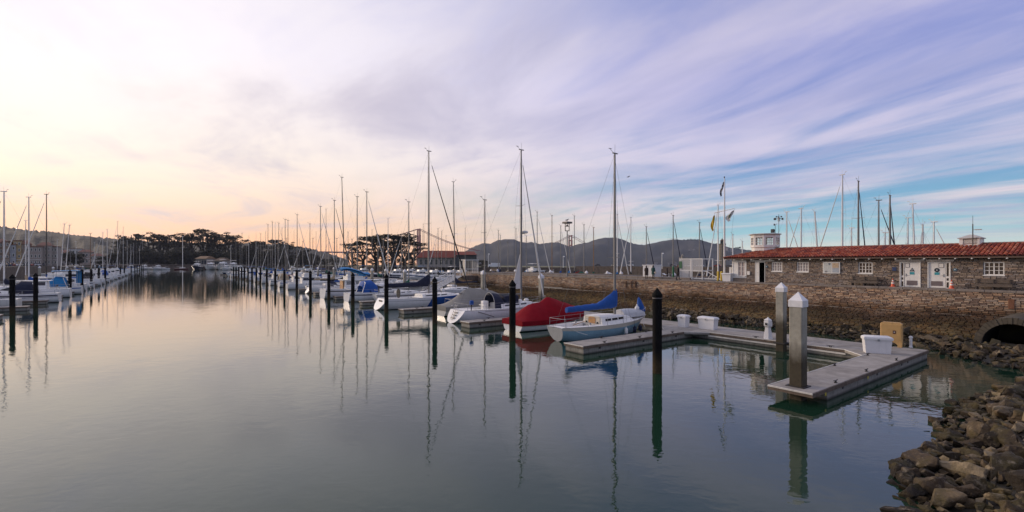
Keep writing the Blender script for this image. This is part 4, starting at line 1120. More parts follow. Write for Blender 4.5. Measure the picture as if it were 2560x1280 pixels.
for k, px in enumerate([1643, 1281, 1087, 966, 882, 822, 776, 742, 711, 688, 667, 651, 641, 630, 620, 611, 604, 597, 590, 584]):
    lab = ['black round pile nearest the camera, standing before the blue-hulled sloop', 'black round pile in front of the red boat cover', 'black round pile in front of the grey boat cover', 'black round pile in front of the long white sloop'][k] if k < 4 else 'black round mooring pile, %s of the right-hand row from the near end' % NTH[k]
    black_pile(s_at(px, 19.9), 19.9, lab, [.985, 1.0, .985, 1.0][k % 4], [0, .004, -.005, .006][k % 4])
for k, px in enumerate([31, 89, 175, 205, 228, 247, 263, 301, 311, 328, 337, 343, 349, 354, 358, 363, 367, 371]):
    black_pile(s_at(px, -12.9), -12.9, 'black round mooring pile, %s of the left-hand row from the near end' % NTH[k], [1.0, .99, 1.01][k % 3], [.004, -.004, 0][k % 3])
M_CAPW = mat('white pile cap', (.66, .66, .68), .5, var=.08, scale=3, streaks=.15)
def conc_pile(s, t, lab, h=4.3, a=.23, ring=True):
    e = empty('concrete_pile', ST(s, t, 0), RZ, label=lab, cat='pile', group='square concrete piles with white caps')
    q = MB(); q.cbox(-a, a, -a, a, -3, h - .55, .03); q.build('post', M_CPILE, e)
    b = a * 1.09; q = MB(); zz_ = h - .60
    q.loft([[(x * b, y * b, z) for x, y in ((-1, -1), (1, -1), (1, 1), (-1, 1))] for z in (zz_, zz_ + .26)] + [[(x * .004, y * .004, h) for x, y in ((-1, -1), (1, -1), (1, 1), (-1, 1))]], True, True)
    q.build('cap', M_CAPW, e)
    if ring:
        q = MB(); r0, r1 = a + .03, a + .10
        q.box(-r1, r1, -r1, -r0, DZ - .05, DZ + .03); q.box(-r1, r1, r0, r1, DZ - .05, DZ + .03); q.box(-r1, -r0, -r0, r0, DZ - .05, DZ + .03); q.box(r0, r1, -r0, r0, DZ - .05, DZ + .03); q.build('pile_guide', M_IRON, e)
    return e
conc_pile(-PX, PY, 'thick square concrete pile with white pyramid cap through the end of the nearest dock', 4.33, .245)
conc_pile(14.0, 31.15, 'slimmer square concrete pile with white cap between the nearest dock and the building', 4.30, .235)
conc_pile(s_at(1353, 35.6), 35.6, 'square concrete pile with white cap behind the red-covered boat', 4.3, .24)
conc_pile(s_at(1208, 36.2), 36.2, 'square concrete pile with white cap behind the sloop with the navy hood', 4.5, .26)
for k, (px, t) in enumerate([(1012, 36), (965, 38), (930, 38), (880, 38), (835, 38), (795, 38), (760, 38), (730, 38)]):
    conc_pile(s_at(px, t), t, 'white-capped concrete pile, %s along the far side of the right-hand walkway' % NTH[k], 4.4, .25, False)
for k, px in enumerate([99, 133, 168, 187, 207, 238, 249]):
    conc_pile(s_at(px, -29.5), -29.5, 'white-capped concrete pile, %s behind the left-hand boats' % NTH[k], 4.3 if k else 4.6, .28, False)
for k, (px, t) in enumerate([(1228, 64), (1243, 64.5), (1288, 64), (1318, 66), (1376, 64), (1466, 64), (1518, 64), (1553, 64), (1685, 64), (1878, 64)]):
    conc_pile(s_at(px, t), t, 'white-capped concrete pile, %s from the left behind the promenade' % NTH[k], 4.1, .2, False)

# ---------------------------------------------------------------- dock furniture
M_BOXW = mat('white dock box plastic', (.66, .66, .67), .4, var=.05, scale=2, streaks=.12)
def dock_box(px, py, lw, dw, h, rot, lab):
    x, y, z = loc(px, py, DZ); e = empty('dock_box', LV(x, y, DZ), RZ + rot, label=lab, cat='dock box', group='white dock boxes')
    q = MB(); a, b = lw / 2, dw / 2
    q.loft([[(sx * a * k, sy_ * b * k, z) for sx, sy_ in ((-1, -1), (1, -1), (1, 1), (-1, 1))] for z, k in ((0, .90), (h * .80, 1.0))], True, True); q.build('body', M_BOXW, e)
    q = MB(); q.loft([[(sx * (a + o_), sy_ * (b + o_), z) for sx, sy_ in ((-1, -1), (1, -1), (1, 1), (-1, 1))] for z, o_ in ((h * .78, .035), (h * .88, .045), (h * .94, .02), (h, -.08))], True, True); q.build('lid', M_BOXW, e, smooth=30)
    q = MB(); q.box(-.05, .05, -b - .055, -b - .04, h * .72, h * .84); q.build('latch', M_STEEL, e)
dock_box(1709, 817, .68, .6, .95, 0, 'tall narrow white dock box at the corner beside the sloop bow')
dock_box(1770, 822, 1.3, .65, .92, .02, 'wide white dock box to the right of the tall narrow one')
dock_box(2192, 882, 1.25, .55, .95, .55, 'slanting white dock box in front of the tan cabinet')
dock_box(1130, 731, 1.6, .9, 1.3, .0, 'tall white dock locker behind the bow of the long white sloop')
dock_box(1107, 725, 1.3, .8, 1.0, .0, 'white dock box beside the foot of the gangway')
def tan_cabinet():
    x, y, z = loc(2229, 866, DZ); e = empty('life_ring_cabinet', LV(x, y, DZ), RZ + .12, label='tan plastic cabinet on arched feet with a small dark opening, on the near dock', cat='cabinet')
    M = mat('tan plastic', (.50, .31, .12), .5, var=.08, scale=2, streaks=.15); w_, h0, h1 = .52, .30, 1.42
    q = MB(); q.cbox(-w_, w_, -.16, .16, h0, h1 - .03, .03); q.loft([[(sx * k, sy_ * .15, z) for sx, sy_ in ((-1, -1), (1, -1), (1, 1), (-1, 1))] for z, k in ((h1 - .03, w_ - .02), (h1 + .03, w_ - .14))], True, True); q.build('body', M, e)
    q = MB(); q.box(-w_ + .07, w_ - .07, -.175, -.161, h0 + .07, h1 - .12); q.build('door', mat('tan panel', (.44, .27, .10), .5, scale=3), e)
    q = MB(); q.box(.08, .22, -.187, -.176, .78, .98); q.build('recess', mat('dark recess', (.05, .012, .01), .6), e)
    q = MB(); q.box(.13, .17, -.195, -.188, .84, .92); q.build('handle', M_STRIP, e)
    for s_ in (-1, 1):
        q = MB(); q.loft([[(s_ * a, y_, z) for a, y_ in ((w_ - .02, -.15), (b, -.15), (b, .15), (w_ - .02, .15))] for z, b in ((0, w_ - .24), (.12, w_ - .22), (.22, w_ - .32), (h0, w_ - .5))], True, True); q.build('foot', M, e)
tan_cabinet()
x, y, z = loc(2277, 869, DZ); e = empty('bollard', LV(x, y, DZ), RZ, label='short round white post with a domed cap on the near dock', cat='bollard')
q = MB(); q.lathe([(.10, 0), (.10, .05), (.075, .07), (.075, .56)], 16); q.build('post', M_BOXW, e, smooth=40)
q = MB(); q.lathe([(.095, .55), (.10, .62), (.06, .68), (.001, .69)], 16); q.build('cap', M_BOXW, e, smooth=40)
def pedestal(s, t, lab, sc_=1.0):
    e = empty('power_pedestal', ST(s, t, DZ), RZ, label=lab, cat='power pedestal', group='white lighthouse-shaped power pedestals'); e.scale = (sc_,) * 3
    q = MB(); q.lathe([(.30, 0), (.29, .04), (.17, .78)], 6); q.build('body', M_BOXW, e)
    q = MB(); q.lathe([(.22, .78), (.27, .84), (.27, 1.12), (.22, 1.18)], 6); q.build('head', M_BOXW, e)
    q = MB(); q.lathe([(.25, 1.18), (.26, 1.22), (.05, 1.36), (.03, 1.42)], 6); q.build('roof', M_BOXW, e)
    q = MB(); q.box(-.06, .06, -.29, -.26, .9, 1.05); q.build('socket', M_IRON, e)
pedestal(-loc(1938, 843, DZ)[0], WY0 + .5, 'white lighthouse-shaped power pedestal beside the slimmer square pile')
pedestal(s_at(1190, 32.4), 32.4, 'white lighthouse-shaped power pedestal behind the sloop with the navy hood')
pedestal(s_at(1107, 32.0), 32.0, 'white lighthouse-shaped power pedestal beside the tall dock locker')
# ---------------------------------------------------------------- boats
M_HULLW = mat('white hull gelcoat', (.78, .78, .78), .22, var=.03, scale=.8, streaks=.10)
M_HULLG = mat('off-white hull', (.62, .61, .58), .3, var=.05, scale=.8, streaks=.15)
M_HULLB = mat('faded light blue hull', (.22, .37, .46), .35, var=.10, scale=1.2, streaks=.12)
M_HULLN = mat('navy hull', (.012, .02, .05), .25, var=.1)
M_HULLK = mat('dark green hull', (.012, .03, .025), .3)
M_HULLR = mat('maroon hull', (.10, .02, .02), .3)
M_DECKW = mat('white deck', (.76, .75, .72), .45, var=.05, scale=2, streaks=.1)
M_DECKG = mat('cream deck', (.52, .48, .40), .55, var=.06, scale=2)
M_BOOT = mat('dark waterline paint', (.012, .013, .014), .6)
M_BOOTB = mat('teal bottom paint', (.01, .10, .13), .6)
M_ALU = mat('mast aluminium', (.17, .165, .16), .5, metal=.15, var=.08, scale=.6)
M_ALUW = mat('white mast', (.74, .72, .69), .4, var=.05)
M_ALUK = mat('black mast', (.02, .02, .022), .35)
M_MASTWD = mat('varnished wood mast', (.16, .075, .025), .4, var=.2, aniso=(1, 1, .2))
M_WIRE = mat('rigging wire', (.10, .10, .105), .5, metal=.5)
M_TUBE = mat('stainless rail', (.34, .34, .35), .5, metal=.3)
M_PORT = mat('dark port glass', (.015, .018, .022), .08)
M_CBLUE = mat('royal blue canvas', (.006, .07, .30), .8, var=.15, scale=3, bump=.05, bscale=2.2)
M_CSKY = mat('bright blue canvas', (.01, .18, .42), .8, var=.12, scale=3, bump=.05, bscale=2.2)
M_CNAVY = mat('navy canvas', (.008, .012, .035), .85, var=.2, scale=3, bump=.05, bscale=2.2)
M_CBLK = mat('black canvas', (.012, .012, .013), .85, bump=.01, bscale=4)
M_CRED = mat('crimson canvas', (.21, .004, .011), .9, spec=.15, var=.12, scale=2, bump=.05, bscale=2.2)
M_CGREY = mat('grey canvas', (.22, .21, .19), .85, var=.10, scale=2, bump=.05, bscale=2.2)
M_CTAN = mat('tan canvas', (.36, .28, .18), .85, var=.1)
M_CGRN = mat('green canvas', (.01, .08, .05), .85, var=.1)
M_CPALE = mat('pale blue canvas', (.25, .36, .42), .8, var=.1)
M_SAILW = mat('white sailcloth', (.62, .61, .58), .75, var=.06, scale=3)
M_TEAK = mat('varnished wood', (.42, .22, .08), .4, var=.15, scale=4)
def pt(o, v): o.v.append(v)

def hull_shape(Lh, B, fb, kind='sail', rake=.12, bow=.10, stern_w=.62, fine=1.0):
    """returns f(u, v): u 0 stern..1 bow, v 0 sheer..1 keel line, for the +y side"""
    def half(u):
        um = .42 if kind == 'sail' else .34
        if u < um: b = stern_w + (1 - stern_w) * math.sin(math.pi / 2 * u / um)
        else: b = math.cos(math.pi / 2 * ((u - um) / (1 - um)) ** (1.35 if kind == 'sail' else 2.0)) ** (.9 if kind == 'sail' else .75)
        return B / 2 * max(b, .012)
    def sheer(u): return fb * (1 + .16 * (abs(u - .35) / .65) ** 1.8 * (1.6 if u > .35 else .5)) * (1.0 if kind == 'sail' else (1 + .22 * max(0, u - .3)))
    def f(u, v):
        z0 = sheer(u); drf = (.30 + .25 * math.sin(math.pi * min(1, u * 1.05))) * (1 if kind == 'sail' else .7)
        if kind == 'sail' and u < .12: drf *= .1 + .9 * u / .12
        z = z0 - (z0 + drf) * v
        b = half(u); p = 2.6 if kind == 'sail' else 3.4
        w_ = (1 - v ** p) ** (1 / (1.9 if kind == 'sail' else 2.4))
        if kind == 'sail': flare = 1 - .10 * v * (1 if u < .6 else 1 + (u - .6) * 3)
        else: flare = 1 - .06 * v - .5 * max(0, u - .45) * v
        y = b * w_ * max(flare, .05)
        xs = rake * v * -1 * Lh; xb = Lh - bow * Lh * v ** .8
        x = xs * -1 * 1 if False else xs
        X_ = (-rake * Lh * v) + (xb + rake * Lh * v) * u
        return (X_, y, z)
    return f, half, sheer
def hull(parent, f, m, nu=22, nv=9, name='hull', umax=1.0, v0=0.0, v1=1.0, off=0.0, closed_transom=True):
    q = MB(); us = [umax * k / nu for k in range(nu + 1)]; vs_ = [v0 + (v1 - v0) * (k / nv) for k in range(nv + 1)]
    rings = []
    for u in us:
        r_ = [f(u, v) for v in vs_]
        rings.append([(x, y + off, z) for x, y, z in r_] + [(x, -y - off, z) for x, y, z in reversed(r_[:-1] if v1 == 1.0 else r_)])
    q.loft(rings, False, False)
    if closed_transom: q.f.append(tuple(range(len(rings[0]) - 1, -1, -1)))
    return q.build(name, m, parent, smooth=45)
def stripe(parent, f, va, vb, m, name='stripe', off=.006, u0=0.0, nu=22):
    q = MB()
    for sg in (1, -1):
        rows = []
        for k in range(nu + 1):
            u = u0 + (1 - u0) * k / nu; a, b = f(u, va), f(u, vb); rows.append([(a[0], sg * (a[1] + off), a[2]), (b[0], sg * (b[1] + off), b[2])])
        if sg < 0: rows = rows[::-1]
        q.loft(rows, False, False)
    return q.build(name, m, parent, smooth=60)
def boot(parent, f, m, top=.07, nu=22):
    """painted band at the waterline, built just proud of the hull"""
    q = MB()
    for sg in (1, -1):
        rows = []
        for k in range(nu + 1):
            u = k / nu; zs_, zk = f(u, 0)[2], f(u, 1)[2]
            v_of = lambda z: min(1, max(0, (zs_ - z) / max(zs_ - zk, .01)))
            r_ = []
            for z in (top, top * .3, -.12):
                a = f(u, v_of(z)); r_.append((a[0], sg * (a[1] + .006), a[2]))
            rows.append(r_)
        if sg < 0: rows = rows[::-1]
        q.loft(rows, False, False)
    return q.build('boot_stripe', m, parent, smooth=60)
def deck(parent, f, half, sheer, Lh, m, cp=None, nu=24, sole=.38, side=.62):
    q = MB()
    us = sorted(set([k / nu for k in range(nu + 1)] + (list(cp) if cp else [])))
    def row(u, kk):
        x, y, z = f(u, 0); z += .0
        return x, y, z
    for u0, u1 in zip(us[:-1], us[1:]):
        x0, y0, z0 = f(u0, 0); x1, y1, z1 = f(u1, 0); c = .04
        if cp and u0 >= cp[0] - 1e-6 and u1 <= cp[1] + 1e-6:
            w0, w1 = y0 * side, y1 * side
            for sg in (1, -1):
                fs = [(0, 1, 2, 3), (3, 2, 5, 4)]
                vs_ = [(x0, sg * y0, z0), (x1, sg * y1, z1), (x1, sg * w1, z1 + .05), (x0, sg * w0, z0 + .05), (x0, sg * w0 * .9, z0 - sole), (x1, sg * w1 * .9, z1 - sole)]
                if sg < 0: fs = [g[::-1] for g in fs]
                q.add(vs_, fs)
            q.add([(x0, w0 * .9, z0 - sole), (x1, w1 * .9, z1 - sole), (x1, -w1 * .9, z1 - sole), (x0, -w0 * .9, z0 - sole)], [(3, 2, 1, 0)])
        else:
            q.add([(x0, y0, z0), (x1, y1, z1), (x1, 0, z1 + c), (x0, 0, z0 + c), (x1, -y1, z1), (x0, -y0, z0)], [(3, 2, 1, 0), (5, 4, 2, 3)])
    if cp:
        for u in cp:
            x, y, z = f(u, 0); w_ = y * side; q.add([(x, w_, z + .05), (x, -w_, z + .05), (x, -w_ * .9, z - sole), (x, w_ * .9, z - sole)], [(0, 1, 2, 3), (3, 2, 1, 0)])
    return q.build('deck', m, parent, smooth=35)
def toe_rail(parent, f, m, r=.03, nu=18, u1=1.0):
    q = MB()
    for sg in (1, -1):
        pts = [f(u1 * k / nu, 0) for k in range(nu + 1)]; q.path([(x, sg * y, z + .02) for x, y, z in pts], r, 5)
    return q.build('rub_rail', m, parent, smooth=60)
def cabin(parent, f, Lh, u0, u1, h, m, ww=.66, front=.55, name='cabin', taper=.82, back=0.0):
    q = MB(); rings = []; n = 9
    for k in range(n):
        w_ = k / (n - 1); u = u0 + (u1 - u0) * w_; x, y, z = f(u, 0); x = x
        hh = h * (1 - (w_ ** 3) * front)
        if k == n - 1: hh = h * .12
        yy = y * ww; xx = x + (back * hh if k == 0 else 0)
        rings.append([(x, yy, z - .02), (xx, yy * (taper + .08), z + hh * .82), (xx, yy * taper * .8, z + hh), (xx, -yy * taper * .8, z + hh), (xx, -yy * (taper + .08), z + hh * .82), (x, -yy, z - .02)])
    q.loft(rings, False, False); q.f.append(tuple(range(5, -1, -1))); a = (n - 1) * 6; q.f.append(tuple(a + k for k in range(6)))
    return q.build(name, m, parent, smooth=30)
def side_window(parent, f, u0, u1, h0, h1, ww, taper, m, name='window', slant=0.0):
    """windows on both cabin sides"""
    for sg in (1, -1):
        q = MB(); vs_ = []
        for u, hh, sl_ in ((u0, h0, 0), (u1, h0, 0), (u1, h1, -slant), (u0, h1, slant)):
            x, y, z = f(u, 0); k = hh / .36; yy = y * ww * (1 - (1 - taper - .08) * min(1, hh / max(h1 * 1.3, .01)))
            vs_.append((x + sl_, sg * (yy + .012), z + hh))
        vs_ += [(x, y - sg * .03, z) for x, y, z in vs_]
        fs = [(0, 1, 2, 3), (0, 4, 5, 1), (1, 5, 6, 2), (2, 6, 7, 3), (3, 7, 4, 0)]
        if sg > 0: fs = [g[::-1] for g in fs]
        q.add(vs_, fs); q.build(name, m, parent)
def rails(parent, f, Lh, n=6, h=.60, lod=2, pulpit=True, r=.013):
    q = MB(); us = [.03 + .90 * k / (n - 1) for k in range(n)]; tops = {1: [], -1: []}
    for sg in (1, -1):
        for u in us:
            x, y, z = f(u, 0); q.tube((x, sg * y * .94, z), (x, sg * y * .93, z + h), r, n=5); tops[sg].append((x, sg * y * .93, z + h))
        if lod > 1:
            q.path(tops[sg], r * .6, 4); q.path([(x, y, z - h * .45) for x, y, z in tops[sg]], r * .5, 4)
        else: q.path(tops[sg], r * .5, 4)
    # pushpit and pulpit
    x, y, z = tops[1][0]; q.path([tops[1][0], (x - .12, y * .5, z), (x - .12, -y * .5, z), tops[-1][0]], r, 5)
    xb, yb, zb = f(1, 0); a, b = tops[1][-1], tops[-1][-1]
    q.path([a, (xb - .05, .10, zb + h + .05), (xb - .05, -.10, zb + h + .05), b], r * 1.1, 5)
    q.tube((xb - .05, .1, zb + h + .05), (xb - .35, .05, zb), r, n=5); q.tube((xb - .05, -.1, zb + h + .05), (xb - .35, -.05, zb), r, n=5)
    return q.build('railing', M_TUBE, parent)
def rig(parent, f, Lh, xm, H, r, mm, jib=None, lean=(0, 0), spread=(.5,), sw=.09, wires=True, base=None, jibtop=.97, vane=True, backstay=True, hjib=.45, lod=2):
    """mast, spreaders, stays and a furled headsail; H is the height of the masthead above the water"""
    u = xm / Lh; x, y, z = f(u, 0); z0 = z if base is None else base
    top = Vector((xm + lean[0], lean[1], H)); bot = Vector((xm, 0, z0)); mid = bot.lerp(top, .55)
    q = MB(); n = 10 if lod > 1 else 6
    q.tube(bot, mid, r, r * .95, n, True, .75); q.tube(mid, top, r * .95, r * .62, n, True, .75); mast = q.build('mast', mm, parent, smooth=60)
    q = MB(); q.tube(top + Vector((-r * 2.2, 0, .02)), top + Vector((r * 2.6, 0, .02)), r * .45, n=5)
    if vane: q.tube(top, top + Vector((.03, 0, .7)), .014, n=4); q.tube(top + Vector((-.1, 0, 0)), top + Vector((-.45, .1, .35)), .016, n=4); q.tube(top + Vector((-.55, .12, .36)), top + Vector((-.3, .05, .34)), .025, n=4)
    q.build('masthead', mm, mast)
    sp = []
    for k in spread:
        c = bot.lerp(top, k); w_ = min(y * .95, sw * H * .5); q = MB()
        for sg in (1, -1): q.tube(c, c + Vector((-.12, sg * w_, .06)), .028 if lod > 1 else .03, .016, 5)
        q.build('spreader', mm, parent); sp.append((c, w_))
    bow = Vector(f(1, 0)) + Vector((-.12, 0, .05)); stern = Vector((f(0, 0)[0] + .05, 0, f(0, 0)[2] + .05)); jt = bot.lerp(top, jibtop)
    if wires:
        q = MB(); wr = .008 if lod > 1 else .006
        q.tube(bow, jt, wr, n=3, caps=False)
        if backstay: q.tube(stern, top, wr, n=3, caps=False)
        for sg in (1, -1):
            ch = Vector((xm - .15, sg * y * .95, z)); prev = ch
            for c, w_ in sp:
                p = c + Vector((-.12, sg * w_, .06)); q.tube(prev, p, wr, n=3, caps=False); prev = p
            q.tube(prev, bot.lerp(top, .96), wr, n=3, caps=False)
            if sp: q.tube(Vector((xm - .5, sg * y * .9, z)), sp[0][0], wr, n=3, caps=False); q.tube(Vector((xm + .45, sg * y * .9, z)), sp[0][0], wr, n=3, caps=False)
        q.tube(bot + Vector((-.16, .05, .4)), top + Vector((-.12, .03, -.1)), wr, n=3, caps=False)
        q.build('rigging', M_WIRE, parent)
    if jib:
        a, b = bow.lerp(jt, .04), bow.lerp(jt, .93); m1 = a.lerp(b, .18); q = MB(); k = 1.0
        q.tube(a, m1, .045, .095 * k, 8); q.tube(m1, a.lerp(b, .6), .095 * k, .065 * k, 8); q.tube(a.lerp(b, .6), b, .065 * k, .035, 8); q.build('furled_jib', jib, parent, smooth=60)
        q = MB(); q.lathe([(.05, -.1), (.10, -.08), (.10, .02), (.04, .04)], 10, (a.x, a.y), a.z); q.build('furler_drum', M_STEEL, parent)
    return bot, top
def boom(parent, xm, zb, length, mm, cover=None, rise=.02, hmast=1.5, fat=.16):
    tip = Vector((xm - length, 0, zb + rise * length)); g = Vector((xm - .1, 0, zb)); q = MB(); q.tube(g, tip, .065, .05, 8); q.build('boom', mm, parent, smooth=60)
    if cover:
        q = MB(); rings = []; N_ = 14; rd = random.Random(int(xm * 100))
        for k in range(N_ + 1):
            t = k / N_; x = g.x + .18 - (length + .12) * t; zc = zb + rise * length * t
            hh = fat * (1.5 - .55 * t) * (1 + .08 * math.sin(k * 2.1)) + (hmast * max(0, 1 - t * 3.2) ** 1.6 * .55 if hmast else 0); ww_ = .10 + .09 * math.sin(math.pi * min(1, .15 + t * .8)) 
            zb_ = zc - .10
            rings.append([(x, ww_ * math.sin(a_), zb_ + (hh + .10) * (.5 - .5 * math.cos(a_)) ) for a_ in [2 * math.pi * j / 10 for j in range(10)]])
        q.loft(rings, True, True); q.build('sail_cover', cover, parent, smooth=60)
def fender(parent, x, y, z, m, L_=.5, r=.11):
    q = MB(); q.lathe([(.02, 0), (r, .08), (r, L_ - .1), (.03, L_), (.03, L_ + .06)], 10, (x, y), z); q.tube((x, y, z + L_), (x, y * .97, z + L_ + .5), .008, n=4); q.build('fender', m, parent, smooth=50)
def dodger(parent, f, u0, u1, h, ww, m, frame=M_TUBE):
    x0, y0, z0 = f(u0, 0); x1, y1, z1 = f(u1, 0); q = MB(); rings = []; th = .02
    def arch(x, yy, z, hh, n=10): return [(x, yy * math.cos(a_), z + hh * math.sin(a_) ** .8) for a_ in [math.pi * k / n for k in range(n + 1)]]
    rings = [arch(x0, y0 * ww, z0, h), arch(x0 + (x1 - x0) * .55, (y0 + y1) / 2 * ww, z0 + .02, h * .93), arch(x1, y1 * ww, z1, h * .35)]
    q.loft(rings, False, False); d_ = q.build('dodger', m, parent, smooth=40)
    q = MB(); q.path(rings[0], .02, 6); q.build('dodger_frame', M_STRIP, d_)
def outboard(parent, x, y, z, m):
    e = MB(); e.cbox(x - .28, x + .06, y - .14, y + .14, z + .1, z + .5, .05); e.build('outboard', m, parent)
    e = MB(); e.tube((x - .12, y, z + .1), (x - .16, y, z - .55), .06, .04); e.build('outboard_leg', M_BOOT, parent)

def sailboat(s, t, Lh=10, B=3.1, fb=1.0, hm=M_HULLW, H=14, xm=None, rev=False, cover=None, jib=None, mm=M_ALU, stripe_m=None, boot_m=M_BOOT, dodg=None, dm=M_DECKW,
             rake=.03, bow=.12, stern_w=.62, lod=1, label='', group=None, name='sailboat', lean=(0, 0), spread=(.52,), r=None, cp=(.05, .34), ch=.42, head=None, cab=(.36, .74), boomz=None, rot=0.0):
    rz = (A if not rev else A + math.pi) + rot
    e = empty(name, ST(s, t, 0), rz, label=label, cat='sailboat', group=group)
    f, half, sheer = hull_shape(Lh, B, fb, 'sail', rake, bow, stern_w)
    nu, nv = (26, 10) if lod > 1 else (14, 6)
    hull(e, f, hm, nu, nv); boot(e, f, boot_m, .07, nu); deck(e, f, half, sheer, Lh, dm, cp if lod > 0 else None, nu)
    if lod > 0: toe_rail(e, f, dm if lod < 2 else M_STRIP, .025, nu - 4)
    if stripe_m: stripe(e, f, .10, .19, stripe_m, nu=nu)
    cb = cabin(e, f, Lh, cab[0], cab[1], ch, dm)
    if lod > 0:
        n = 3 if lod > 1 else 2
        for k in range(n):
            a = cab[0] + .04 + (cab[1] - cab[0] - .16) * k / n; side_window(cb, f, a, a + (cab[1] - cab[0]) * .16, ch * .38, ch * .66, .66, .82, M_PORT)
        rails(e, f, Lh, 6 if lod > 1 else 5, lod=lod, r=.014 if lod > 1 else .02)
    xm = xm if xm is not None else Lh * .57
    u = xm / Lh; zc = f(u, 0)[2] + (ch * .8 if cab[0] < u < cab[1] else 0)
    r = r or (.11 if H > 13 else .09)
    rig(e, f, Lh, xm, H, r, mm, jib, lean, spread, base=f(u, 0)[2], lod=lod)
    bz = boomz or (zc + .75)
    boom(e, xm, bz, Lh * .40, mm, cover)
    if dodg: dodger(e, f, cab[0] - .05, cab[0] + .08, 1.15, .62, dodg)
    return e, f

